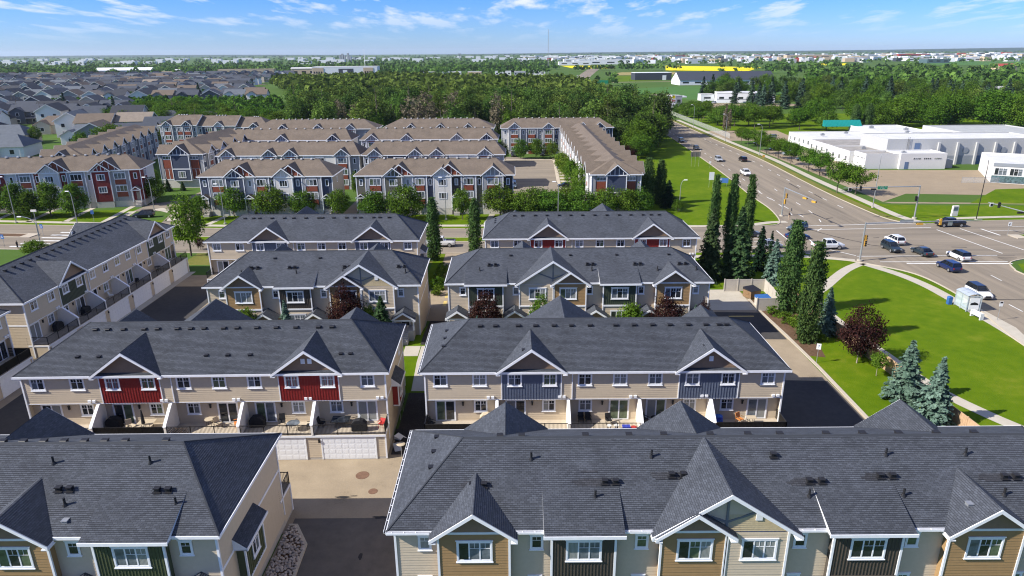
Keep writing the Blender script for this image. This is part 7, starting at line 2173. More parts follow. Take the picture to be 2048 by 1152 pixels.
# ---- rock bed beside the lower left row
rb = MB(); rr_ = random.Random(3)
POLY = [(-18.1, 31), (-16.2, 31), (-16.1, 40.2), (-16.2, 43.4), (-17.6, 45.6), (-18.1, 45.6)]
_c = 0
for x, y in scatter(POLY, 620, 0.24, 9):
    s_ = rr_.uniform(0.10, 0.19)
    rb.ell((x, y, 0.06 + s_ * 0.3), s_ * rr_.uniform(0.8, 1.3), s_ * rr_.uniform(0.8, 1.2), s_ * 0.75, 6, 4, 0.16, rr_)
sheet('rock_bed', POLY, Z4, 'mat_mulch')
rb.build('rock_stones', 'stone', kind='stuff', smooth=False)
strip('kerb', [(-16.1, 31), (-16.0, 40.2), (-16.1, 43.5), (-17.5, 45.8), (-18.1, 45.8)], -0.12, 0.12, 0.14, 'mat_kerb', 0.14)
# manholes and oil stains on the lane between the first rows
for nm, lab, x, y, r0, m_ in (('manhole_cover', 'rusty brown manhole cover nearest the garages', -13.6, 52.7, 0.56, 'rust_iron'), ('manhole_cover', 'dark manhole cover in the middle of the lane', -12.2, 50.3, 0.36, 'rust_iron')):
    t = thing(nm, lab, 'manhole cover', (x, y, 0)); b = MB(); b.tube((0, 0, 0.0), (0, 0, 0.03), r0, r0, 20); b.build('lid', m_, t); b = MB(); b.tube((0, 0, 0.0), (0, 0, 0.026), r0 + 0.05, r0 + 0.05, 20); b.build('ring', 'rust_iron', t)
def blotch(name, x, y, rx, ry, z, mat, seed):
    r = random.Random(seed); b = MB(); n = 18
    b.face([(x + rx * math.cos(2 * math.pi * k / n) * r.uniform(0.6, 1.15), y + ry * math.sin(2 * math.pi * k / n) * r.uniform(0.6, 1.15), z) for k in range(n)])
    o = b.build(name, mat); o['kind'] = 'structure'
for k, (x, y, rx, ry) in enumerate([(-14.6, 49.5, 0.7, 0.16), (-13.7, 49.65, 0.35, 0.07), (-10.9, 46.75, 0.7, 0.22), (-11.6, 42.2, 0.18, 0.42)]):
    blotch('oil_stain', x, y, rx, ry, Z4 + 0.004 * (k % 2) + 0.004, 'tar', k)
t = thing('satellite_dish', 'beige round dish on a thin pole in the gravel strip', 'dish', (-10.5, 55.6, 0)); b = MB(); b.tube((0, 0, 0), (0, 0, 1.35), 0.03, 0.03, 6); b.build('pole', 'galv_steel', t); b = MB(); b.ell((0, 0, 1.42), 0.42, 0.40, 0.06, 16, 6); b.build('dish', 'fabric_tan', t)
for i, (x, y, m_, a) in enumerate([(-11.1, 57.0, 'p_silver', 20), (-10.7, 57.9, 'fabric_black', -30), (-11.1, 58.8, 'sign_white', 60), (-11.3, 59.6, 'fabric_black', 10)]):
    t = thing('stored_board', ['grey board leaning in the gravel strip', 'black folded tarp lying in the gravel strip', 'white board lying flat in the gravel strip', 'black bag against the wall in the gravel strip'][i], 'board', (x, y, 0.05), R(a)); b = MB(); b.prismu(ID, [(-0.5, 0), (0.5, 0.0), (0.5, 0.06), (-0.5, 0.35)], -0.35, 0.35); b.build('board', m_, t)
for i, (x, y) in enumerate([(-11.75, 62.5), (-11.75, 64.3)]):
    t = thing('utility_meter', ['electric meter box on the end wall, nearer one', 'electric meter box on the end wall, farther one'][i], 'meter', (x, y, 0)); b = MB(); b.box(ID, 0, 0.22, -0.2, 0.2, 1.1, 1.8); b.build('meter_box', 'galv_steel', t); b = MB(); b.tube((0.1, 0, 0), (0.1, 0, 1.1), 0.03, 0.03, 6); b.build('conduit', 'galv_steel', t)
# ---- deck things
def at(H, u, n, z=2.66):
    a = H.rotation_euler[2]; c, s = math.cos(a), math.sin(a)
    return (H.location[0] + u * c + n * s, H.location[1] + u * s - n * c, z), a
def barbecue(H, u, n, label, mat='fabric_black'):
    loc, a = at(H, u, n); t = thing('barbecue', label, 'barbecue', loc, a)
    b = MB(); b.prism(ID, [(-0.72, 0.05), (0.72, 0.05), (0.68, 0.8), (0.4, 1.05), (0.1, 1.16), (-0.4, 1.08), (-0.68, 0.78)], -0.3, 0.3); b.build('cover', mat, t)
    b = MB(); b.box(ID, -0.6, -0.5, -0.25, 0.25, 0, 0.08); b.box(ID, 0.5, 0.6, -0.25, 0.25, 0, 0.08); b.build('castor', 'black_metal', t, kind='stuff')
def chair(H, u, n, label, mat, deg=0, frame='black_metal', hb=0.95):
    loc, a = at(H, u, n); t = thing('patio_chair', label, 'chair', loc, a + R(deg))
    b = MB(); b.box(ID, -0.27, 0.27, -0.25, 0.27, 0.40, 0.46); b.build('seat', mat, t)
    b = MB(); b.prismu(ID, [(-0.25, 0.46), (-0.20, 0.46), (-0.34, hb), (-0.39, hb)], -0.27, 0.27); b.build('backrest', mat, t)
    for sx in (-1, 1):
        for sy in (-1, 1):
            l = MB(); l.tube((sx * 0.25, sy * 0.23, 0), (sx * 0.25, sy * 0.23, 0.42), 0.02, 0.02, 5); l.build('leg', frame, t)
        l = MB(); l.box(ID, sx * 0.29 - 0.025, sx * 0.29 + 0.025, -0.25, 0.25, 0.62, 0.66); l.build('armrest', frame, t)
def table(H, u, n, label, mat, r=0.55, h=0.72, square=False):
    loc, a = at(H, u, n); t = thing('patio_table', label, 'table', loc, a)
    b = MB()
    if square: b.box(ID, -r, r, -r * 0.7, r * 0.7, h - 0.04, h)
    else: b.tube((0, 0, h - 0.04), (0, 0, h), r, r, 18)
    b.build('tabletop', mat, t)
    for k in range(4):
        an = math.pi / 4 + k * math.pi / 2; l = MB(); l.tube((0.75 * r * math.cos(an), 0.6 * r * math.sin(an), 0), (0.7 * r * math.cos(an), 0.55 * r * math.sin(an), h - 0.04), 0.022, 0.022, 5); l.build('leg', 'black_metal', t)
barbecue(H2L, 7.7, 0.1, 'covered barbecue behind the divider, on the second balcony of the red panelled row')
chair(H2L, 9.3, 0.5, 'tan patio chair left of the closed parasol', 'fabric_tan', 30); chair(H2L, 9.8, 1.1, 'low tan patio chair beside the parasol table', 'fabric_tan', -20, hb=0.75)
table(H2L, 10.9, 0.3, 'tan rectangular table under the closed parasol', 'fabric_tan', 0.75, square=True)
loc, a = at(H2L, 10.9, 0.85); t = thing('closed_parasol', 'closed grey parasol standing on the balcony of the red panelled row', 'parasol', loc)
b = MB(); b.tube((0, 0, 0), (0, 0, 2.35), 0.03, 0.03, 6); b.build('pole', 'galv_steel', t); b = MB(); b.tube((0, 0, 0.85), (0, 0, 1.6), 0.17, 0.13, 9); b.tube((0, 0, 1.6), (0, 0, 2.3), 0.13, 0.04, 9); b.build('canopy', 'fabric_black', t); b = MB(); b.tube((0, 0, 0), (0, 0, 0.1), 0.28, 0.25, 12); b.build('base', 'black_metal', t)
table(H2L, 16.6, -0.05, 'small round table on the middle balcony of the red panelled row', 'fabric_tan', 0.42); chair(H2L, 17.5, 0.2, 'tan chair with a reddish cushion on the middle balcony', 'fabric_tan', 60); chair(H2L, 19.3, 0.2, 'orange wicker chair by the sliding door', 'fabric_orange', -60, 'fabric_orange', 1.3)
loc, a = at(H2L, 14.5, 1.72); t = thing('lattice_panel', 'gold lattice panel fixed behind the balcony rail', 'lattice', loc, a)
b = MB()
for k in range(-4, 9):
    for sg in (1, -1):
        x0 = -0.9 + k * 0.24; x1 = x0 + sg * 0.75
        if sg < 0: x0 += 0.0
        q0, q1 = (x0, 0.1), (x1, 0.85)
        def cl(p, q):
            t0, t1 = 0.0, 1.0; dx = q[0] - p[0]
            for lim, s2 in ((-0.9, 1), (0.9, -1)):
                if (p[0] - lim) * s2 < 0 and (q[0] - lim) * s2 < 0: return None
                if (p[0] - lim) * s2 < 0: t0 = max(t0, (lim - p[0]) / dx)
                if (q[0] - lim) * s2 < 0: t1 = min(t1, (lim - p[0]) / dx)
            return (p[0] + dx * t0, p[1] + (q[1] - p[1]) * t0), (p[0] + dx * t1, p[1] + (q[1] - p[1]) * t1)
        r2 = cl(q0, q1)
        if r2: b.tube((r2[0][0], 0, r2[0][1]), (r2[1][0], 0, r2[1][1]), 0.018, 0.018, 4)
b.build('lattice', 'dumpster_tan', t, kind='stuff')
barbecue(H2L, 21.2, 0.2, 'covered barbecue at the left of the fourth balcony of the red panelled row'); chair(H2L, 23.5, 0.1, 'black high backed chair on the fourth balcony', 'fabric_black', 10, hb=1.1); table(H2L, 24.8, 0.9, 'round glass table casting an oval shadow', 'glass_blind', 0.6); chair(H2L, 26.3, 0.8, 'black chair against the divider on the fourth balcony', 'fabric_black', -80)
chair(H2L, 27.3, 0.4, 'dark folding chair at the left of the last balcony', 'fabric_black', 80); table(H2L, 29.1, 0.3, 'dark glass topped table on the last balcony', 'glass_dark', 0.85, square=True); chair(H2L, 30.5, 0.1, 'pale folding chair by the dark glass table', 'p_silver', -60); barbecue(H2L, 31.0, 1.15, 'tall covered barbecue at the rail of the last balcony'); chair(H2L, 33.0, 0.7, 'little red chair at the right end of the balcony', 'fabric_red', -20, 'fabric_red', 0.8)
barbecue(H2R, 5.7, 0.1, 'beige covered barbecue on the first balcony of the blue panelled row', 'fabric_tan'); chair(H2R, 0.5, 0.6, 'black chair at the left end of the black screened balcony', 'fabric_black', 60)
for i, (u, n, m_, l_) in enumerate([(14.6, 0.0, 'fabric_black', 'black chair with a pale cushion on the middle balcony of the blue panelled row'), (15.3, 0.0, 'fabric_black', 'black chair beside the one with a pale cushion'), (17.2, 0.2, 'fabric_black', 'black chair left of the curtained sliding door')]): chair(H2R, u, n, l_, m_, 5 * i)
for i, (u, n) in enumerate([(17.1, 1.35), (17.8, 1.3)]): table(H2R, u, n, ['white stool at the rail, left one', 'white stool at the rail, right one'][i], 'sign_white', 0.22, 0.5)
loc, a = at(H2R, 18.7, 1.3); t = thing('toy_bin', 'blue toy bin on the middle balcony of the blue panelled row', 'toy', loc, a); b = MB(); b.prism(ID, [(-0.3, 0), (0.3, 0), (0.36, 0.4), (-0.36, 0.4)], -0.25, 0.25); b.build('bin_body', 'toy_blue', t)
loc, a = at(H2R, 19.4, 1.3); t = thing('toy', 'red toy on the balcony beside the blue toy bin', 'toy', loc, a); b = MB(); b.ell((0, 0, 0.2), 0.35, 0.25, 0.2, 10, 6); b.build('toy_body', 'fabric_red', t)
chair(H2R, 20.6, 0.1, 'black wire chair on the fourth balcony, left of the bistro table', 'black_metal', 40); table(H2R, 21.5, 0.3, 'black bistro table on the fourth balcony', 'black_metal', 0.35); chair(H2R, 22.2, 0.0, 'black wire chair on the fourth balcony, right of the bistro table', 'black_metal', -30)
loc, a = at(H2R, 27.4, 0.4); t = thing('cushion_stack', 'blue and white patterned cushions by the divider', 'cushion', loc, a)
for k in range(4): b = MB(); b.ell((0.02 * k, 0, 0.25 + 0.2 * k), 0.6 - 0.05 * k, 0.35, 0.14, 12, 6); b.build('cushion', 'fabric_blue' if k % 2 else 'toy_blue', t)
chair(H2R, 29.6, 0.2, 'wooden chair on the black screened right balcony', 'fabric_orange', 30, 'dumpster_tan'); table(H2R, 30.6, 0.4, 'cluttered pale table by the last sliding door', 'fabric_tan', 0.45, square=True)
barbecue(HW, 4.9, 0.1, 'covered barbecue on the near balcony of the left row'); barbecue(HW, 10.6, 0.3, 'black barbecue on the olive panelled balcony of the left row'); chair(HW, 17.0, 0.2, 'white chair on the third balcony of the left row', 'sign_white', 20, 'sign_white'); chair(HW, 23.0, 0.9, 'dark chair on the fourth balcony of the left row', 'fabric_black', -60); table(HW, 30.0, 0.6, 'dark table on the far balcony of the left row', 'black_metal', 0.5)
# ---- people
def person(label, x, y, deg, top, legs, hair, h=1.74, pose=0.0, z=0.03):
    """one continuous skinned body"""
    k = h / 1.74
    J = [(0, 0, .95, .125), (0, 0, 1.12, .115), (0, 0, 1.32, .145), (0, 0, 1.46, .06), (0, .02, 1.56, .075), (0, .02, 1.68, .085),
         (.17, 0, 1.40, .062), (.21, .03 + pose, 1.14, .045), (.19, .16 + pose, .92, .036), (.19, .20 + pose, .84, .034),
         (-.17, 0, 1.40, .062), (-.22, -.02, 1.14, .045), (-.22, .10, .92, .036), (-.22, .13, .84, .034),
         (.09, 0, .90, .095), (.10, .03 + pose, .50, .062), (.10, pose - .02, .10, .042), (.10, pose + .12, .04, .036),
         (-.09, 0, .90, .095), (-.10, .02 - pose, .50, .062), (-.10, -pose * 1.3 - .03, .10, .042), (-.10, -pose * 1.3 + .11, .04, .036)]
    E = [(0, 1), (1, 2), (2, 3), (3, 4), (4, 5), (2, 6), (6, 7), (7, 8), (8, 9), (2, 10), (10, 11), (11, 12), (12, 13), (0, 14), (14, 15), (15, 16), (16, 17), (0, 18), (18, 19), (19, 20), (20, 21)]
    me = bpy.data.meshes.new('person'); me.from_pydata([(a * k, b_ * k, c * k) for a, b_, c, _ in J], E, [])
    o = thing('person', label, 'person', (x, y, z), R(deg), me=me)
    md = o.modifiers.new('skin', 'SKIN')
    for i, v in enumerate(me.skin_vertices[0].data):
        v.radius = (J[i][3] * k, J[i][3] * k * 0.85); v.use_root = (i == 0)
    o.modifiers.new('sub', 'SUBSURF').levels = 1; o.modifiers['sub'].render_levels = 1
    me.materials.append(M['skin'])
    b = MB(); b.tube((0, 0, 0.98 * k), (0, 0, 1.22 * k), .165 * k, .15 * k, 10, False); b.tube((0, 0, 1.22 * k), (0, 0, 1.44 * k), .15 * k, .20 * k, 10, False); b.tube((0, 0, 1.44 * k), (0, 0, 1.49 * k), .20 * k, .08 * k, 10, False)
    for sx in (-1, 1): b.tube((sx * .17 * k, 0, 1.43 * k), (sx * .215 * k, (.02 + pose * (sx > 0)) * k, 1.18 * k), .085 * k, .07 * k, 8)
    b.build('shirt', top, o)
    b = MB(); b.tube((0, 0, 0.84 * k), (0, 0, 1.02 * k), .17 * k, .165 * k, 10)
    for sx in (-1, 1): b.tube((sx * .09 * k, 0, .92 * k), (sx * .10 * k, (.03 + pose * sx) * k, .50 * k), .11 * k, .085 * k, 8)
    b.build('shorts', legs, o)
    b = MB(); b.ell((0, -.015 * k, 1.69 * k), .105 * k, .115 * k, .10 * k, 10, 7); b.build('hair', hair, o)
    return o
person('person in a black top and tan shorts standing at the far grass corner', 62.2, 149.6, 200, 'cloth_black', 'cloth_tan', 'hair_dark', 1.78, 0.08)
person('person in dark clothes walking by the zebra crossing at the left edge', -96.9, 129.4, 90, 'cloth_black', 'cloth_black', 'hair_dark', 1.72, 0.15)
# ================================================================== school, park, far houses, fields, horizon
plain('school_white', (0.57, 0.565, 0.55), 0.6, var=0.04)
plain('school_grey', (0.42, 0.42, 0.41), 0.65, var=0.05)
plain('school_band', (0.24, 0.26, 0.285), 0.65, var=0.05)
plain('roof_white', (0.52, 0.52, 0.515), 0.7, var=0.10, scale=0.3)
plain('roof_gravel', (0.25, 0.235, 0.215), 0.9, var=0.22, scale=0.35)
plain('roof_grey', (0.33, 0.34, 0.33), 0.8, var=0.10, scale=0.3)
plain('teal_metal', (0.010, 0.21, 0.19), 0.4, var=0.05)
plain('door_blue', (0.10, 0.15, 0.25), 0.5, var=0.06)
plain('h_white', (0.72, 0.70, 0.66), 0.65, var=0.04)
plain('h_beige', (0.52, 0.45, 0.36), 0.65, var=0.04)
plain('h_grey', (0.26, 0.26, 0.26), 0.65, var=0.05)
plain('h_dark', (0.085, 0.092, 0.105), 0.65, var=0.05)
plain('r_slate', (0.050, 0.057, 0.072), 0.85, var=0.12, scale=0.8)
plain('r_black', (0.032, 0.035, 0.043), 0.85, var=0.12, scale=0.8)
plain('r_brown', (0.120, 0.093, 0.070), 0.85, var=0.12, scale=0.8)
plain('r_grey', (0.095, 0.108, 0.125), 0.85, var=0.12, scale=0.8)
plain('r_tan', (0.20, 0.165, 0.13), 0.85, var=0.12, scale=0.8)
plain('far_white', (0.66, 0.67, 0.69), 0.6, var=0.04)
plain('far_grey', (0.30, 0.32, 0.34), 0.7, var=0.05)
plain('far_tan', (0.46, 0.36, 0.25), 0.7, var=0.06)
plain('far_dark', (0.040, 0.046, 0.060), 0.7, var=0.06)
plain('far_red', (0.34, 0.050, 0.035), 0.6, var=0.06)
plain('brick_red', (0.24, 0.075, 0.045), 0.7, var=0.1)
def block(t, x0, x1, y0, y1, z0, z1, wall, roof, par=0.35, nm='wall'):
    b = MB()
    b.box(ID, x0, x1, -y1, -y0, z0, z1, False)
    for a in ((x0, x0 + 0.25, y0, y1), (x1 - 0.25, x1, y0, y1), (x0 + 0.25, x1 - 0.25, y0, y0 + 0.25), (x0 + 0.25, x1 - 0.25, y1 - 0.25, y1)):
        b.box(ID, a[0], a[1], -a[3], -a[2], z1, z1 + par)
    b.build(nm, wall, t)
    r = MB(); r.face([(x0 + 0.25, y0 + 0.25, z1 + 0.02), (x1 - 0.25, y0 + 0.25, z1 + 0.02), (x1 - 0.25, y1 - 0.25, z1 + 0.02), (x0 + 0.25, y1 - 0.25, z1 + 0.02)]); r.build('roof', roof, t)
def units(t, pts, z, s=0.9, mat='galv_steel'):
    for x, y in pts:
        b = MB(); b.box(ID, x - s, x + s, -y - s * 0.6, -y + s * 0.6, z, z + s); b.box(ID, x - s * 0.5, x + s * 0.5, -y - s * 0.3, -y + s * 0.3, z + s, z + s * 1.3); b.build('roof_unit', mat, t)
sc_ = thing('school_building', 'white single storey school with flat roofs and a tall hall', 'school', (0, 0, 0))
FRW = lambda x, y0: FR(x, y0, -math.pi / 2)
# long west wing in three lengths, stepping with the street
for i, (xw, y0, y1, h) in enumerate([(115.4, 262, 288.5, 3.7), (113.0, 240, 261.9, 3.8), (111.2, 226, 239.9, 4.2)]):
    block(sc_, xw, xw + (30 if i < 2 else 26), y0, y1, 0, h, 'school_white', ['roof_white', 'roof_gravel', 'roof_gravel'][i])
    n = [6, 5, 3][i]
    for k in range(n):
        window(sc_, FR(xw, y1, -math.pi / 2), (k + 0.5) * (y1 - y0) / n, 1.2, 1.3, 1.5, 0.02, 2, False, casing=0, seed='glass_dark')
block(sc_, 112.6, 123.0, 218, 225.9, 0, 4.4, 'school_white', 'roof_gravel')
block(sc_, 123.05, 137.6, 216.9, 225.9, 0, 4.6, 'school_white', 'roof_white')
block(sc_, 123.05, 175, 226, 243.9, 0, 8.0, 'school_grey', 'roof_white')
block(sc_, 139.2, 150, 244, 262, 0, 5.2, 'school_white', 'roof_gravel')
block(sc_, 145.5, 166, 262.1, 300, 0, 5.0, 'school_white', 'roof_white')
block(sc_, 150.05, 166.5, 244, 262, 0, 6.2, 'school_white', 'roof_white')
block(sc_, 166.6, 200, 250, 282, 0, 6.6, 'school_grey', 'roof_grey')
b = MB(); b.box(ID, 137.7, 175.02, -225.99, -225.90, 0, 2.9); b.build('wall_band', 'school_band', sc_)
for k in range(6):
    b = MB(); b.box(ID, 139.5 + k * 6.2, 140.2 + k * 6.2, -225.95, -225.3, 0, 7.2); b.build('pilaster', 'school_grey', sc_)
for x in (149.0, 161.5):
    b = MB(); b.tube((x, 225.86, 4.6), (x, 225.97, 4.6), 0.95, 0.95, 20); b.build('wall_disc', 'school_band', sc_)
for x, w, y, h in ((125.2, 1.2, 216.88, 2.3), (153.5, 2.6, 225.88, 2.8)):
    b = MB(); b.box(ID, x - w / 2, x + w / 2, -y - 0.02, -y + 0.05, 0, h); b.build('door', 'door_blue', sc_)
b = MB(); b.box(ID, 132.0, 133.8, -225.9, -225.84, 4.7, 7.0); b.build('door', 'door_blue', sc_)
for k in range(3):
    window(sc_, FR(123.05, 216.9, 0), 5.2 + 3.3 * k, 3.0, 2.4, 0.6, 0.02, 4, False, casing=0, seed='glass_dark')
for k in range(8):
    window(sc_, FR(112.6, 225.9, -math.pi / 2), 0.6 + k * 0.9, 3.0, 0.5, 0.5, 0.02, 1, False, casing=0, seed='glass_dark')
b = MB(); b.box(ID, 137.9, 141.2, -223.5, -219, 0, 2.6); b.build('storage_box', 'school_band', sc_)
b = MB(); b.prismu(FR(0, 300, 0), [(-1.2, 4.9), (1.6, 4.9), (-1.0, 7.4), (-1.2, 7.4)], 134.5, 150.4)
for k in range(27): b.prismu(FR(0, 300, 0), [(1.62, 4.92), (1.66, 4.98), (-0.96, 7.45), (-1.0, 7.4)], 134.5 + k * 0.6, 134.6 + k * 0.6)
b.build('teal_roof', 'teal_metal', sc_)
b = MB(); b.box(ID, 139.0, 139.18, -261, -245, 4.2, 5.3); b.box(ID, 139.2, 149, -262.05, -262.0, 3.5, 5.3); b.build('teal_fascia', 'teal_metal', sc_)
units(sc_, [(128, 234), (146, 238), (163, 233), (154, 270), (160, 282), (150, 290)], 8.02 if False else 5.1, 0.8)
units(sc_, [(119, 233), (128, 250), (122, 272), (134, 278), (126, 221)], 4.3, 0.7)
lb = MB()
for dx in (0, 0.5): lb.tube((129.5 + dx, 225.7, 4.7), (129.5 + dx, 225.7, 9.0), 0.04, 0.04, 5)
for k in range(12): lb.tube((129.5, 225.7, 4.9 + k * 0.34), (130.0, 225.7, 4.9 + k * 0.34), 0.03, 0.03, 4)
lb.build('ladder', 'black_metal', sc_, kind='stuff')
hl_ = thing('school_hall', 'blue and white hall with a band of windows at the right edge', 'hall', (136.2, 193.0, 0), R(-26))
block(hl_, 0, 40, 0, 24, 0, 5.2, 'h_white', 'roof_white', nm='wall')
b = MB(); b.box(ID, -0.06, 40, 0.0, 0.08, 0.2, 2.1); b.build('wall_band', 'glass_sky', hl_)
b = MB(); b.box(ID, -0.1, 40.1, -0.02, 0.12, 4.7, 5.6); b.build('roof_fascia', 'school_band', hl_)
for k in range(8): window(hl_, FR(0, 0, 0), 1.9 + 3.6 * k, 2.3, 2.9, 1.9, 0.02, 3, True, casing=0, seed='glass_dark')
# ---- generic far building
def building(label, x, y, w, d, h, wall, roof, gable=True, deg=0, wins=0, cat='building', name='far_building', pitch=0.35, group=None, band=None, door=None):
    t = thing(name, label, cat, (x, y, 0), R(deg), group)
    b = MB(); b.box(ID, -w / 2, w / 2, -d / 2, d / 2, 0, h, False)
    r = MB()
    if gable:
        z = h + d / 2 * pitch; o = 0.5
        for sg in (-1, 1):
            b.face([(sg * w / 2, -d / 2, h), (sg * w / 2, d / 2, h), (sg * w / 2, 0, z)])
            r.face([(-w / 2 - o, sg * (d / 2 + o), h - o * pitch), (w / 2 + o, sg * (d / 2 + o), h - o * pitch), (w / 2 + o, 0, z + 0.05), (-w / 2 - o, 0, z + 0.05)])
    else:
        r.box(ID, -w / 2 - 0.1, w / 2 + 0.1, -d / 2 - 0.1, d / 2 + 0.1, h, h + 0.4)
    b.build('wall', wall, t); r.build('roof', roof, t)
    for k in range(wins):
        q = MB(); u = -w / 2 + (k + 0.5) * w / wins
        q.box(ID, u - w / wins * 0.25, u + w / wins * 0.25, d / 2 - 0.02, d / 2 + 0.05, h * 0.35, h * 0.65); q.build('window', 'glass_dark', t)
    if band:
        q = MB(); q.box(ID, -w / 2 - 0.05, w / 2 + 0.05, d / 2, d / 2 + 0.08, band[0], band[1]); q.build('wall_band', band[2], t)
    if door:
        q = MB(); q.box(ID, door[0], door[1], d / 2, d / 2 + 0.12, 0, door[2]); q.build('panel', door[3], t)
    return t
building('fuel station shop with a red and blue striped front', 104, 496, 15, 12, 5.5, 'h_white', 'r_tan', True, 5, 3, band=(3.2, 5.2, 'far_red'))
building('grey and brick fuel station front by the arterial', 113.5, 492, 9, 9, 6.5, 'far_grey', 'roof_grey', False, 5, 2, door=(-4.2, -1.8, 6.6, 'brick_red'))
t = thing('fuel_canopy', 'pale canopy over the fuel pumps', 'canopy', (117, 508, 0), R(5)); b = MB(); b.box(ID, -8, 8, -5, 5, 4.6, 5.4); b.build('roof', 'far_white', t); b = MB()
for x in (-6, 6): b.box(ID, x - 0.3, x + 0.3, -0.3, 0.3, 0, 4.6)
b.build('columns', 'far_white', t, kind='stuff')
t = thing('fuel_sign', 'tall white fuel price sign with a yellow shell shaped top and red bands', 'sign', (106.5, 462, 0), R(5)); b = MB(); b.box(ID, -1.4, 1.4, -0.3, 0.3, 0, 9); b.build('sign_body', 'far_white', t)
b = MB(); b.prism(ID, [(-0.8, 6.6), (0.8, 6.6), (1.1, 7.6), (0.7, 8.4), (0, 8.7), (-0.7, 8.4), (-1.1, 7.6)], 0.31, 0.36); b.build('sign_emblem', 'mat_yellow', t)
for z in (4.2, 5.2): b = MB(); b.box(ID, -1.2, 1.2, 0.3, 0.36, z, z + 0.55); b.build('price_panel', 'far_red', t)
building('white sided industrial building with tall wall ribs beyond the orchard', 172, 522, 40, 26, 6.6, 'far_white', 'roof_white', False, -12, 6, band=(2.4, 2.9, 'far_grey'))
building('small white box building left of the ribbed industrial building', 149, 540, 10, 9, 4.5, 'far_white', 'roof_white', False, 0, 1)
building('long dark roofed barn with a white gable end', 240, 806, 108, 34, 5.5, 'far_white', 'far_dark', True, 3, 8, pitch=0.5)
building('long dark walled warehouse with white roof units', 186, 945, 48, 26, 9, 'far_dark', 'far_white', False, 2, 0, door=(12, 17, 6, 'far_white'))
building('grey shed at the far right behind the park trees', 384, 560, 26, 16, 6.0, 'far_grey', 'roof_white', True, 12, 3, pitch=0.25)
building('red roofed building beyond the park trees', 850, 1235, 34, 20, 8, 'far_tan', 'far_red', True, 8, 3)
building('long white shed at the far end of the suburb', -716, 1335, 95, 30, 9, 'far_white', 'far_white', True, 10, 8, pitch=0.3)
building('small white shed right of the long white one', -622, 1320, 26, 18, 7, 'far_white', 'roof_white', True, 10, 2)
building('long tan timber yard building beyond the suburb', -452, 1230, 92, 18, 11, 'far_tan', 'far_tan', False, 6, 10)
building('pale tan shed right of the timber yard', -352, 1225, 42, 16, 12, 'far_tan', 'roof_white', True, 6, 3, pitch=0.2)
t = building('big white box shop with a dark entrance panel', -272, 1190, 105, 40, 15, 'far_white', 'roof_white', False, 4, 0, door=(-10, 14, 12, 'far_dark'))
for u0, u1 in ((-52, -34), (30, 46)):
    b = MB(); b.box(ID, u0, u1, 20.0, 20.5, 0, 13.5); b.build('wall_panel', 'far_tan', t)
    for k in range(4): b = MB(); u = u0 + 2 + k * 3.8; b.box(ID, u, u + 2.2, 20.5, 20.6, 5, 8); b.build('window', 'glass_dark', t)
b = MB(); b.box(ID, -3, 4, 20.12, 20.3, 6, 10); b.build('sign_plate', 'far_white', t)
building('low brown strip roof in front of the white box shop', -195, 1080, 110, 16, 4.5, 'far_tan', 'brick_red', True, 4, 0, pitch=0.2)
for i, (x, y, w, c) in enumerate([(-95, 1160, 30, 'far_white'), (-58, 1158, 22, 'far_tan'), (-12, 1165, 26, 'far_white'), (40, 1180, 34, 'far_white'), (-130, 1150, 18, 'far_grey'), (15, 1150, 18, 'far_grey')]):
    building(['white flat building above the woods, left of centre', 'tan flat building above the woods', 'white flat building above the woods near the centre', 'white flat building beside the mast', 'grey shed above the woods, leftmost', 'grey shed just left of the mast building'][i], x, y, w, 14, 6.5, c, 'roof_white', False, 0, 4)
# lattice mast
t = thing('radio_mast', 'tall thin lattice radio mast rising above the horizon', 'mast', (61.6, 1173, 0)); b = MB(); Hm = 70; s_ = 0.75
P3 = [(s_ * math.cos(a), s_ * math.sin(a)) for a in (0.3, 2.39, 4.49)]
for x, y in P3: b.tube((x, y, 0), (x, y, Hm), 0.16, 0.12, 4)
for k in range(35):
    for i in range(3):
        j = (i + 1) % 3; b.tube((*P3[i], k * 2), (*P3[j], k * 2 + 2), 0.07, 0.07, 3, False)
b.build('lattice', 'galv_steel', t, kind='stuff')
t = thing('water_tower', 'pale grain towers on the left horizon', 'tower', (-700, 3050, 0)); b = MB()
for k, (x, h) in enumerate([(-20, 30), (-10, 34), (0, 27), (14, 36), (24, 24), (40, 20)]): b.box(ID, x - 3.5, x + 3.5, -6, 6, 0, h)
b.build('tower_blocks', 'far_grey', t, kind='stuff')
t = thing('water_tower', 'thin grey tower on the horizon above the woods', 'tower', (-190, 2700, 0)); b = MB(); b.tube((0, 0, 0), (0, 0, 28), 2.5, 2.5, 8); b.box(ID, -6, 6, -6, 6, 28, 32); b.build('tower_body', 'far_grey', t)
t = thing('light_mast', 'white light mast above the big white box shop', 'mast', (-246, 1215, 0)); b = MB(); b.tube((0, 0, 0), (0, 0, 42), 0.5, 0.3, 6); b.build('pole', 'far_white', t)
t = thing('road_gantry_sign', 'green overhead direction sign by the far arterial', 'sign', (92, 700, 0)); b = MB(); b.box(ID, -10, 4, -0.1, 0.1, 6.0, 9.2); b.build('sign_plate', 'sign_green', t); b = MB(); b.tube((2, 0.3, 0), (2, 0.3, 9.2), 0.2, 0.2, 6); b.tube((-9, 0.3, 0), (-9, 0.3, 9.2), 0.2, 0.2, 6); b.build('post', 'galv_steel', t, kind='stuff')
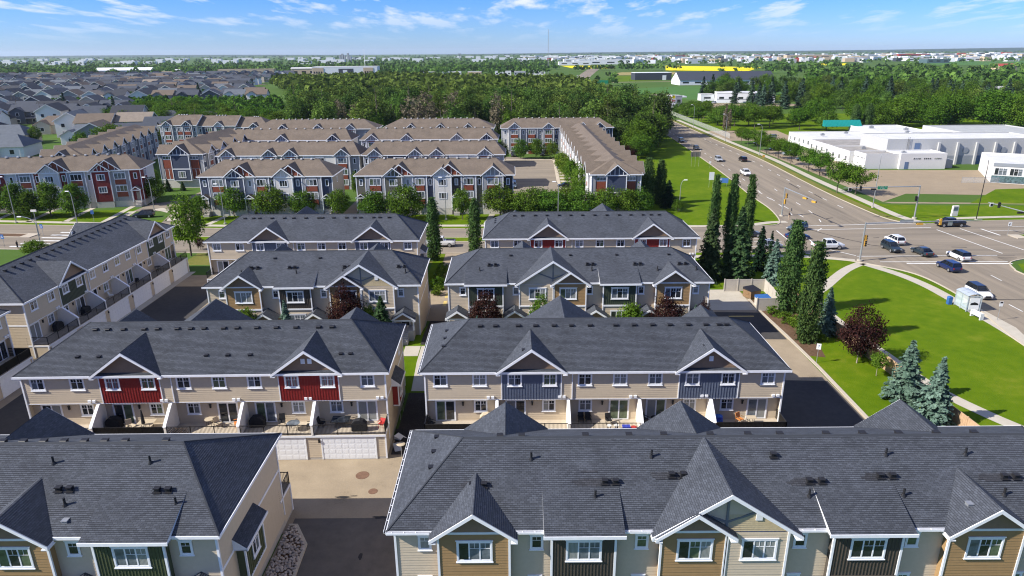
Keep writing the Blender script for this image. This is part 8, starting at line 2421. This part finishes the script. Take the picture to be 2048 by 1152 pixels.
# ---- fields
sheet('canola_field', [(300, 1385), (432, 1300), (560, 1600), (400, 1850)], 0.35, 'mat_yellow')
sheet('canola_field', [(140, 1600), (232, 1585), (268, 1880), (135, 1930)], 0.35, 'mat_yellow')
sheet('canola_field', [(755, 1760), (815, 1730), (930, 1990), (872, 2015)], 0.35, 'mat_yellow')
sheet('field', [(1000, 1700), (1300, 1600), (1700, 2100), (1300, 2250)], 0.3, 'mat_crop')
sheet('field', [(96, 560), (210, 540), (300, 760), (180, 765), (98, 700)], Z1, 'mat_crop')
sheet('field', [(110, 880), (220, 935), (275, 1130), (165, 1110)], Z1, 'mat_lawn')
sheet('field', [(150, 1120), (285, 1150), (320, 1290), (200, 1290)], 0.2, 'mat_stubble')
sheet('farm_road', [(90, 862), (330, 905), (330, 913), (90, 872)], Z2, 'mat_lot')
sheet('car_park', [(92, 440), (150, 470), (200, 480), (200, 500), (94, 520)], Z2, 'mat_lot')
sheet('lawn', [(93, 425), (140, 425), (150, 440), (93, 436)], Z2, 'mat_lawn')
for i, (x, y, c) in enumerate([(118, 470, 'p_white'), (124, 474, 'p_silver'), (131, 478, 'p_white'), (127, 500, 'p_black'), (137, 505, 'p_white'), (146, 508, 'p_silver'), (110, 452, 'p_black')]):
    car('parked_car', 'suv', c, 'small car parked at the fuel station', 'car', x, y, 80 + 15 * (i % 3), group='cars parked at the fuel station')
# ---- park on the right
GP = 'big leafy trees behind the school'
for i, (x, y, h, w) in enumerate([(163, 372, 12, 13), (178, 352, 13.5, 14), (186, 372, 14, 14), (190, 345, 13.5, 15), (207, 362, 15, 16), (214, 340, 15, 15), (221, 352, 16, 17), (228, 333, 17, 17), (238, 322, 16, 16), (246, 338, 15, 15), (203, 336, 13, 13), (176, 335, 11, 12), (250, 318, 13, 13)]):
    plant_tree('park_tree', 'big leafy green tree standing behind the white school', 'tree', x, y, BIG[i % 2], FTK, (w / 13, w / 13, h / 15), group=GP)
for i, (x, y, h, w) in enumerate([(158.5, 322, 12.0, 4.0), (164.5, 322, 12.5, 4.2)]):
    plant_tree('columnar_aspen', ['left dark column shaped tree behind the teal roof', 'right dark column shaped tree behind the teal roof'][i], 'tree', x, y, ASP[i], TRK['tall'], (w / 3.5, w / 3.5, h / 13.2))
for i, (x, y, h, w) in enumerate([(137, 331, 9.5, 9.5), (148, 327, 10, 9), (128, 345, 10, 10), (120, 352, 11, 11), (112, 350, 10, 10), (105, 355, 9.5, 9.5), (118, 338, 10, 9), (110, 372, 9, 9), (103, 378, 9, 9), (100, 398, 9, 9), (108, 392, 9, 9), (117, 384, 9, 9), (126, 372, 9.5, 9.5), (99, 414, 8, 8), (107, 412, 8, 8), (135, 360, 9, 9), (98, 366, 8, 8), (143, 350, 9, 9)]):
    plant_tree('park_tree', 'rounded dark green tree on the sports ground left of the school', 'tree', x, y, [ELM[i % 3], DEC[i % 3]][i % 2], TRK['elm'], (w / 6.2, w / 6.2, h / 7), group='rounded trees on the sports ground')
for i, (x, y, h) in enumerate([(98.2, 320, 13), (103.0, 330, 10)]):
    plant_tree('dead_tree', ['tall dead brown column of a tree by the chain link fence', 'shorter dead brown tree beside the tall one'][i], 'tree', x, y, variant('deadcol', lambda: column_mesh('leaf_dry', 13, 2.6, 300, 60, 26, 0.35)), TRK['tall'], (0.9, 0.9, h / 13.2))
sprp = [(168, 470), (176, 455), (183, 470), (190, 462), (172, 490), (181, 492), (160, 505), (165, 515), (172, 505), (152, 560), (158, 556), (205, 500), (212, 520), (222, 500), (232, 512), (228, 490), (240, 540), (250, 500), (262, 490), (270, 505), (280, 470), (288, 480), (296, 465), (300, 445), (306, 455), (312, 440), (318, 452), (322, 432), (285, 430), (292, 418), (272, 440), (262, 420), (330, 470), (340, 455), (350, 480), (300, 520), (320, 540), (350, 560)]
for i, (x, y) in enumerate(sprp):
    h = rng.uniform(13, 19)
    plant_tree('park_spruce', 'dark blue green spruce in the wooded park on the right', 'tree', x, y, PKS[i % 2], FTK, (h / 15 * 0.95, h / 15 * 0.95, h / 15), group='spruces in the wooded park')
pp = scatter([(150, 545), (170, 430), (225, 385), (300, 350), (345, 400), (420, 560), (360, 690), (250, 760), (190, 700)], 140, 13, 15)
for i, (x, y) in enumerate(sorted(pp, key=lambda p: p[1])[:120]):
    h = rng.uniform(9, 15)
    plant_tree('park_tree', 'leafy tree in the wooded park on the right', 'tree', x, y, [FOR[i % 6], BIG[i % 2]][i % 3 == 0], FTK, (h / 15 * rng.uniform(0.95, 1.3),) * 2 + (h / 15,), group='leafy trees in the wooded park')
# ---- rounded hedges in the park
for i, (x, y, w, d, h) in enumerate([(216, 540, 34, 10, 4.6), (246, 536, 30, 10, 5.0)]):
    b = MB(); b.ell((0, 0, 0), w / 2, d / 2, h, 24, 10, 0.05, random.Random(i)); me = b.mesh('hedge', 'mat_lawn', True)
    rs = np.random.RandomState(400 + i); n = 1800
    a, c = rs.uniform(0, 2 * np.pi, n), np.abs(rs.uniform(0.05, 1, n))
    C = np.stack([np.cos(a) * np.sqrt(1 - c * c) * w / 2, np.sin(a) * np.sqrt(1 - c * c) * d / 2, c * h], axis=1)
    hd = quads_mesh('hedge', C, C / np.array([w, d, h]) + rs.normal(0, 0.3, C.shape), 0.9, rs.uniform(0.3, 0.8, n), 'leaf_lime', rs=rs)
    t = thing('clipped_hedge', ['left long rounded hedge in the park', 'right long rounded hedge in the park'][i], 'hedge', (x, y, 0)); inst('foliage', hd, t); inst('hedge_body', me, t)
# ---- suburb on the left: houses
HM = {}
def house_proto(wall, roof, var):
    k = (wall, roof, var)
    if k in HM: return HM[k]
    w, d, h = [(9.5, 11, 5.6), (11, 10, 5.4), (12, 12, 3.4), (9, 12, 6.0)][var]
    b = MB(); r = MB(); tr = MB(); o = 0.45; p = [0.55, 0.5, 0.45, 0.6][var]
    b.box(ID, -w / 2, w / 2, -d / 2, d / 2, 0, h, False)
    if var in (0, 3):      # gable faces the street plus a low porch
        z = h + w / 2 * p
        for sg in (-1, 1):
            b.face([(-w / 2, sg * d / 2, h), (w / 2, sg * d / 2, h), (0, sg * d / 2, z)])
            r.face([(sg * (w / 2 + o), -d / 2 - o, h - o * p), (sg * (w / 2 + o), d / 2 + o, h - o * p), (0, d / 2 + o, z + 0.05), (0, -d / 2 - o, z + 0.05)])
            tr.prism(ID, [(sg * (w / 2 + o), h - o * p), (0, z + 0.03), (0, z - 0.3), (sg * (w / 2 + o), h - o * p - 0.3)], d / 2 + o - 0.06, d / 2 + o + 0.02)
    else:                  # ridge along the street with a cross gable
        z = h + d / 2 * p
        for sg in (-1, 1):
            if var == 1: b.face([(sg * w / 2, -d / 2, h), (sg * w / 2, d / 2, h), (sg * w / 2, 0, z)])
            ins = 0 if var == 1 else 3.6
            r.face([(-w / 2 - o, sg * (d / 2 + o), h - o * p), (w / 2 + o, sg * (d / 2 + o), h - o * p), (w / 2 + o - ins, 0, z + 0.05), (-w / 2 - o + ins, 0, z + 0.05)])
            if var == 2: r.face([(sg * (w / 2 + o), -d / 2 - o, h - o * p), (sg * (w / 2 + o), d / 2 + o, h - o * p), (sg * (w / 2 + o - ins), 0, z + 0.05)])
        g = 2.6; zc = h + g * 0.6
        b.box(ID, -w / 2 + 0.6, -w / 2 + 0.6 + 2 * g, d / 2, d / 2 + 1.2, 0, h, False)
        b.face([(-w / 2 + 0.6, -d / 2 - 1.2, h), (-w / 2 + 0.6 + 2 * g, -d / 2 - 1.2, h), (-w / 2 + 0.6 + g, -d / 2 - 1.2, zc)])
        cx = -w / 2 + 0.6 + g; yb = -d / 2 + (zc - h) / p
        for sg in (-1, 1):
            r.face([(cx + sg * (g + o), -d / 2 - 1.6, h - o * 0.6), (cx, -d / 2 - 1.6, zc + 0.06), (cx, yb, zc + 0.06), (cx + sg * (g + o), -d / 2 + 0.2, h - o * 0.6)])
    # front porch roof
    r.prismu(FR(0, -d / 2, 0), [(0, 3.2), (1.9, 2.6), (1.9, 2.45), (0, 2.9)], 0.3, w / 2) if h > 4 else None
    tr.box(ID, w / 2 - 0.4, w / 2 - 0.2, d / 2 + 1.6, d / 2 + 1.8, 0, 2.5)
    wn_ = MB(); wn_.box(ID, -0.65, 0.65, -0.02, 0.06, -0.1, 1.3)
    pane = MB(); pane.box(ID, -0.52, 0.52, 0.06, 0.08, 0.0, 1.18)
    wf = _cached(('hw',), lambda: wn_.mesh('window', 'h_white')); wp_ = _cached(('hp',), lambda: pane.mesh('pane', 'glass_dark'))
    root = bpy.data.objects.new('house', None); 
    wm_, rm, tm = b.mesh('wall', wall), r.mesh('roof', roof), tr.mesh('trim', 'h_white')
    zs = [3.6, 0.9] if h > 4 else [1.2]
    W4 = []
    yf = d / 2 + (1.2 if var in (1, 2) else 0)
    for zz in zs:
        W4.append((-w / 2 + 0.6 + 2.6 if var in (1, 2) else -w * 0.22, yf, zz)); W4.append((w * 0.26, d / 2, zz))
    HM[k] = (wm_, rm, tm, wf, wp_, W4, (w, d, h))
    return HM[k]
WN = {'h_white': 'white', 'h_beige': 'beige', 'h_grey': 'grey', 'h_dark': 'dark grey'}
RN = {'r_slate': 'slate blue', 'r_black': 'black', 'r_brown': 'brown', 'r_grey': 'pale grey', 'r_tan': 'tan'}
VN = ['a street facing gable', 'a cross gable', 'a low hipped roof', 'a steep gable']
HG = 'detached houses of the suburb on the left'
def put_house(x, y, deg, wall, roof, var, detail=True, label=None):
    wm_, rm, tm, wf, wp_, W4, dm = house_proto(wall, roof, var)
    t = thing('house', label or '%s walled house with %s shingles and %s in the suburb' % (WN[wall], RN[roof], VN[var]), 'house', (x, y, 0), R(deg), None if label else HG)
    t.scale = (1.35, 1.35, 1.3)
    inst('wall', wm_, t); inst('roof', rm, t)
    if detail:
        inst('trim', tm, t, kind='stuff')
        for u, yy, z in W4:
            o = inst('window', wf, t, (u, -yy, z)); inst('pane', wp_, o)
    return t
hr = random.Random(41)
front = [(-205, 330, 12, 'h_white', 'r_grey', 3, 'white gabled house with small square windows behind the left brown row'), (-190, 322, 100, 'h_beige', 'r_brown', 0, 'beige house with a timber gable behind the left brown row'), (-175, 328, 100, 'h_grey', 'r_tan', 0, 'grey house with an arched dark gable behind the left brown row'),
         (-208, 268, 12, 'h_grey', 'r_grey', 2, 'low pale roofed house at the far left'), (-190, 262, 12, 'h_white', 'r_grey', 2, 'long pale roofed bungalow beside the left brown row'), (-223, 345, 12, 'h_beige', 'r_brown', 2, 'beige bungalow at the left edge'),
         (-182, 372, 12, 'h_white', 'r_slate', 2, 'white bungalow with a blue hipped roof'), (-160, 366, 12, 'h_grey', 'r_black', 2, 'pale blue bungalow with a black hipped roof'), (-240, 320, 12, 'h_grey', 'r_black', 2, 'dark roofed house cut by the left edge')]
front += [(-168, 284, 12, 'h_grey', 'r_brown', 0, 'grey house with a brown gable beside the long brown row'), (-150, 304, 100, 'h_beige', 'r_slate', 0, 'beige gabled house just above the long brown row'), (-182, 300, 12, 'h_white', 'r_grey', 2, 'pale roofed house between the brown gabled pair'), (-150, 280, 12, 'h_white', 'r_slate', 1, 'white cross gabled house beside the stepped row'), (-246, 275, 12, 'h_grey', 'r_grey', 2, 'pale roofed bungalow cut by the left edge'), (-232, 300, 12, 'h_white', 'r_grey', 2, 'white bungalow with a pale roof at the left edge'), (-258, 345, 12, 'h_white', 'r_slate', 1, 'white cross gabled house at the left edge'), (-225, 378, 12, 'h_beige', 'r_slate', 1, 'beige cross gabled house behind the white gabled one'), (-250, 385, 12, 'h_white', 'r_black', 3, 'white steep gabled house near the left edge'), (-203, 375, 102, 'h_white', 'r_black', 0, 'white gable and black roof left of the white bungalow'), (-275, 372, 12, 'h_grey', 'r_black', 2, 'grey hipped house cut by the left edge'), (-232, 262, 12, 'h_grey', 'r_slate', 2, 'low slate roofed house nearest the left edge'), (-215, 300, 12, 'h_beige', 'r_grey', 2, 'low beige house between the two pale bungalows')]
for x, y, dg, w_, r2, v, lb in front: put_house(x, y, dg, w_, r2, v, True, lb)
nh = 0; restp = []
rows_ = [(402, 12), (430, 12), (468, 10), (548, 8), (578, 8), (628, 6), (656, 6), (706, 6), (734, 6), (786, 5), (815, 5), (868, 5), (898, 4), (952, 4), (985, 4), (1040, 4), (1075, 4), (1122, 3)]
for ri, (y0, dg) in enumerate(rows_):
    xr = np.interp(y0, [380, 450, 550, 700, 860, 1120], [-165, -170, -178, -250, -300, -330]); xl = -0.78 * y0 - 12
    x = xr; k = 0
    while x > xl:
        x -= hr.uniform(15.8, 18.2)
        y = y0 + (xr - x) * -math.tan(R(dg)) * 0.35 + hr.uniform(-1.2, 1.2)
        if hr.random() < 0.05: continue
        if y0 < 500 and x > -0.53 * y0: continue
        dark = 0.5 if y0 < 520 else 0.62
        roof = hr.choices(['r_slate', 'r_black', 'r_brown', 'r_grey', 'r_tan'], [0.42, 0.32, 0.12, 0.11, 0.03])[0]
        wall = hr.choices(['h_white', 'h_beige', 'h_grey', 'h_dark'], [0.38, 0.16, 0.26, 0.20])[0]
        if nh < 290:
            put_house(x, y, dg + (0 if ri % 2 == 1 else 180) * (1 if y0 > 560 else 0) + hr.uniform(-3, 3), wall, roof, hr.choice((0, 1, 1, 3) if y0 > 400 else (0, 1, 2)), nh < 190)
            nh += 1
        else:
            restp.append((x, y, dg, wall, roof, hr.choice((0, 1, 1, 3))))
mm = {}
for x, y, dg, wall, roof, v in restp:
    w, d, h = [(12.5, 15, 7.4), (15, 13.5, 7.2), (16, 16, 4.6), (12, 16, 7.8)][v]
    c, s_ = math.cos(R(dg)), math.sin(R(dg)); F = FR(x, y, R(dg))
    b = mm.setdefault(wall, MB()); r = mm.setdefault(roof, MB()); b.box(F, -w / 2, w / 2, -d / 2, d / 2, 0, h, False)
    z = h + 3.8
    if v in (0, 3):
        for sg in (-1, 1):
            b.face([F(-w / 2, sg * d / 2, h), F(w / 2, sg * d / 2, h), F(0, sg * d / 2, z)]); r.face([F(sg * (w / 2 + .4), -d / 2 - .4, h - .2), F(sg * (w / 2 + .4), d / 2 + .4, h - .2), F(0, d / 2 + .4, z + .05), F(0, -d / 2 - .4, z + .05)])
    else:
        for sg in (-1, 1):
            b.face([F(sg * w / 2, -d / 2, h), F(sg * w / 2, d / 2, h), F(sg * w / 2, 0, z)]); r.face([F(-w / 2 - .4, sg * (d / 2 + .4), h - .2), F(w / 2 + .4, sg * (d / 2 + .4), h - .2), F(w / 2 + .4, 0, z + .05), F(-w / 2 - .4, 0, z + .05)])
for k, b in mm.items():
    b.build('distant_houses', k, kind='stuff')
# suburb streets and trees
for i in range(0, len(rows_) - 1, 2):
    ya = (rows_[i + 1][0] + rows_[min(i + 2, len(rows_) - 1)][0]) / 2
    xr = np.interp(ya, [380, 450, 550, 700, 860, 1120], [-168, -172, -180, -250, -300, -330])
    sheet('suburb_street', [(-0.8 * ya - 30, ya + 4 - 20), (xr, ya + 4), (xr, ya - 4), (-0.8 * ya - 30, ya - 4 - 20)], Z2, 'mat_asphalt')
for i, (x, y, h) in enumerate([(-228, 405, 14), (-268, 424, 15), (-246, 560, 15), (-196, 408, 8), (-214, 396, 7), (-250, 388, 8), (-280, 400, 9), (-262, 392, 7), (-148, 378, 8), (-158, 352, 7), (-170, 347, 6), (-145, 345, 6.5), (-205, 300, 7), (-150, 300, 6), (-160, 318, 6.5), (-225, 300, 7), (-300, 432, 9), (-310, 440, 8)]):
    con = h > 13
    plant_tree('suburb_spruce' if con else 'suburb_tree', ['dark spruce standing among the suburb houses', 'bright garden tree among the suburb houses'][0 if con else 1], 'tree', x, y, PKS[i % 2] if con else LIM[i % 2], FTK, ((h / 15) * 0.8,) * 2 + (h / 15,) if con else (h / 7,) * 3, group='spruces among the suburb houses' if con else 'garden trees among the suburb houses')
eb = []
er = random.Random(8)
for k in range(110):
    t_ = (k % 70) / 69; x = -228 + t_ * 138; y = 388 - t_ * 55 + er.uniform(-10, 10) + (20 if k % 2 else 0) + (38 if k >= 70 else 0)
    if k >= 100: x, y = -166 + 3 * (k - 100), 268 + 4 * ((k * 7) % 10)
    h = er.uniform(6, 9.5); m = [LIM[0], LIM[1], DEC[0], ELM[1]][k % 4]; h0 = 7.0 if m in LIM else 6.4
    plant_tree('edge_tree', 'bright leafy tree in the belt between the suburb and the stepped row', 'tree', x, y, m, TRK['dec'], (h / h0 * 1.15,) * 2 + (h / h0,), group='leafy belt between the suburb and the brown rows')
gt = [( (-0.76 + 0.6 * er.random()) * (yy := er.uniform(400, 1110)), yy) for _ in range(1000)]
gt += [(er.uniform(-330, -168), er.uniform(475, 528)) for _ in range(200)] + [(er.uniform(-262, -150), er.uniform(385, 480)) for _ in range(230)]
gt = [(x, y) for x, y in gt if y < 530 or x < np.interp(y, [380, 450, 550, 700, 860, 1120], [-165, -170, -178, -250, -300, -330]) - 4]
soup_trees('garden_trees', gt, [er.uniform(4.5, 9) for _ in gt], [er.uniform(3, 6) for _ in gt], 'leaf_green', 12, 40)
# ---- far woods, hedgerows and the town on the horizon
def belt(y, xa, xb, step, jit, h0, h1, keep=1.0, seed=0):
    r = random.Random(seed); pts = []; x = xa
    while x < xb:
        x += step * r.uniform(0.5, 1.5)
        if r.random() < keep: pts.append((x, y + r.uniform(-jit, jit)))
    return pts
BL, BD = [], []
for i, (y, xa, xb, st, j, kp) in enumerate([(1175, -950, -640, 7, 18, 1), (1200, -620, -520, 8, 15, 0.7), (1160, -215, 60, 8, 22, 0.8), (1260, -330, 60, 6, 40, 1), (1290, -900, -330, 5, 50, 0.75), (1400, -1150, 40, 5, 60, 1), (1480, -1200, 60, 5, 60, 1), (1600, -1300, 95, 6, 80, 1), (1750, -1400, 110, 7, 90, 0.95), (1950, -1600, 110, 8, 100, 0.95), (2200, -1800, 160, 9, 120, 0.85), (2500, -2050, 260, 11, 150, 0.8), (2900, -2400, 500, 13, 200, 0.75), (3400, -2800, 2700, 15, 260, 0.6), (4100, -3400, 3300, 18, 320, 0.55), (5200, -4200, 4200, 24, 500, 0.5), (6800, -5400, 5400, 32, 700, 0.5), (9000, -7200, 7200, 45, 1000, 0.5),
        (1395, 118, 330, 5, 26, 1), (1560, 232, 300, 6, 30, 1), (1450, 430, 700, 7, 60, 1), (1700, 560, 780, 8, 60, 1), (1330, 440, 780, 7, 50, 0.9), (1180, 420, 860, 7, 70, 0.9), (1050, 430, 800, 7, 60, 0.95), (900, 330, 690, 6, 60, 1), (800, 330, 600, 6, 50, 1), (690, 360, 520, 6, 50, 1), (600, 400, 470, 6, 40, 1), (560, 395, 440, 6, 30, 1), (2050, 280, 1600, 9, 120, 0.7), (2400, 300, 1900, 10, 150, 0.5), (2900, 300, 2300, 12, 200, 0.45), (1000, 215, 330, 6, 20, 0.25), (760, 95, 110, 5, 60, 0.5), (980, 128, 150, 6, 80, 0.5)]):
    for p in belt(y, xa, xb, st, j, 10, 17, kp, 100 + i):
        (BD if rng.random() < 0.35 else BL).append(p)
def hts(P): return [er.uniform(9, 16) * (1.0 if p[1] < 3000 else 0.9) for p in P]
soup_trees('distant_woods', BL, hts(BL), [er.uniform(8, 13) * (1 + max(0, p[1] - 2500) / 3500) for p in BL], 'leaf_forest', 21, 22)
soup_trees('distant_woods', BD, hts(BD), [er.uniform(6, 10) * (1 + max(0, p[1] - 2500) / 3500) for p in BD], 'leaf_forest_dark', 22, 22)
tr_ = random.Random(55)
TB = {}
for k in range(620):
    y = tr_.uniform(2100, 5200); u = tr_.uniform(0.02, 0.80)
    x = u * y
    if y < 2600 and u < 0.09: continue
    w, d, h = tr_.uniform(18, 70), tr_.uniform(12, 30), tr_.uniform(6, 14)
    if y < 3000: w *= 0.55
    c = tr_.choices(['far_white', 'far_grey', 'far_tan', 'far_red', 'far_dark'], [0.62, 0.14, 0.14, 0.03, 0.07])[0]
    TB.setdefault(c, MB()).box(FR(x, y, tr_.uniform(-0.3, 0.3)), -w / 2, w / 2, -d / 2, d / 2, 0, h)
for k in range(90):
    y = tr_.uniform(2600, 5200); x = tr_.uniform(-0.75, 0.02) * y
    TB.setdefault('far_white', MB()).box(FR(x, y, 0), -tr_.uniform(8, 34), tr_.uniform(8, 34), -10, 10, 0, tr_.uniform(8, 15))
for c, b in TB.items(): b.build('distant_town', c, kind='stuff')
for i, (x, y, w, h, c) in enumerate([(180, 2020, 90, 9, 'far_white'), (250, 2120, 130, 11, 'far_white'), (330, 2300, 120, 11, 'far_white'), (230, 2450, 100, 12, 'far_white'), (1240, 3000, 190, 16, 'far_tan'), (1320, 2350, 60, 9, 'far_white'), (1950, 3500, 150, 14, 'far_red'), (1560, 2700, 160, 11, 'far_white'), (1760, 2650, 110, 10, 'far_tan'), (1080, 2250, 70, 13, 'far_grey'), (1450, 2250, 80, 10, 'far_white'), (1150, 1950, 60, 11, 'glass_sky')]):
    building(['long white warehouse nearest the second canola field', 'broad white warehouse beside the arterial on the horizon', 'white warehouse behind the broad one', 'white warehouse farthest behind the arterial', 'wide tan building on the right horizon', 'white building left of the tan horizon blocks', 'long red building on the right horizon', 'long white shed on the right horizon', 'tan shed on the right horizon', 'grey block on the horizon above the park', 'white block on the horizon right of centre', 'pale blue block at the edge of the park'][i], x, y, w, 40, h, c, 'roof_white' if c != 'far_red' else 'far_red', False, 0, 3)
# low ridge closing the view
b = MB(); hg = random.Random(2); n = 90; prev = None
for k in range(n + 1):
    x = -16000 + 32000 * k / n; u = k / n
    h = 14 + 10 * math.sin(u * 9) + 8 * math.sin(u * 23 + 1) + 78 * max(0, u - 0.45)
    if prev:
        b.face([(prev[0], 11000, 0), (x, 11000, 0), (x, 12600, h), (prev[0], 12600, prev[1])])
        b.face([(prev[0], 12600, prev[1]), (x, 12600, h), (x, 14500, h * 0.9), (prev[0], 14500, prev[1] * 0.9)])
        b.face([(prev[0], 14500, prev[1] * 0.9), (x, 14500, h * 0.9), (x, 15500, 0), (prev[0], 15500, 0)])
    prev = (x, h)
groundmat('mat_ridge', [(0.3, (0.018, 0.040, 0.018)), (0.55, (0.035, 0.065, 0.026)), (0.7, (0.085, 0.090, 0.05))], (0.0006, 0.004, 0.02))
o = b.build('hills', 'mat_ridge'); o['kind'] = 'structure'
# ---- haze
HAZE_DENSITY = 0.000035
hb = MB(); X0, X1, Y0, Y1, Z0_, Z1_ = -17000, 17000, -260, 16500, -1.0, 110.0
hv8 = [(X0, Y0, Z0_), (X1, Y0, Z0_), (X1, Y1, Z0_), (X0, Y1, Z0_), (X0, Y0, Z1_), (X1, Y0, Z1_), (X1, Y1, Z1_), (X0, Y1, Z1_)]
hb.v = hv8
for f_ in ((0, 3, 2, 1), (4, 5, 6, 7), (0, 1, 5, 4), (1, 2, 6, 5), (2, 3, 7, 6), (3, 0, 4, 7)):
    hb.f.append(f_); hb.uv.append(None); hb.mi.append(0)
o = hb.build('haze', 'far_white', kind='stuff')
hm = bpy.data.materials.new('haze_air'); hm.use_nodes = True; hm.node_tree.nodes.clear()
ho = hm.node_tree.nodes.new('ShaderNodeOutputMaterial'); hv = hm.node_tree.nodes.new('ShaderNodeVolumePrincipled')
hv.inputs['Color'].default_value = (0.72, 0.84, 1.0, 1); hv.inputs['Density'].default_value = HAZE_DENSITY; hv.inputs['Anisotropy'].default_value = 0.2
hm.node_tree.links.new(hv.outputs[0], ho.inputs['Volume'])
o.data.materials.clear(); o.data.materials.append(hm)
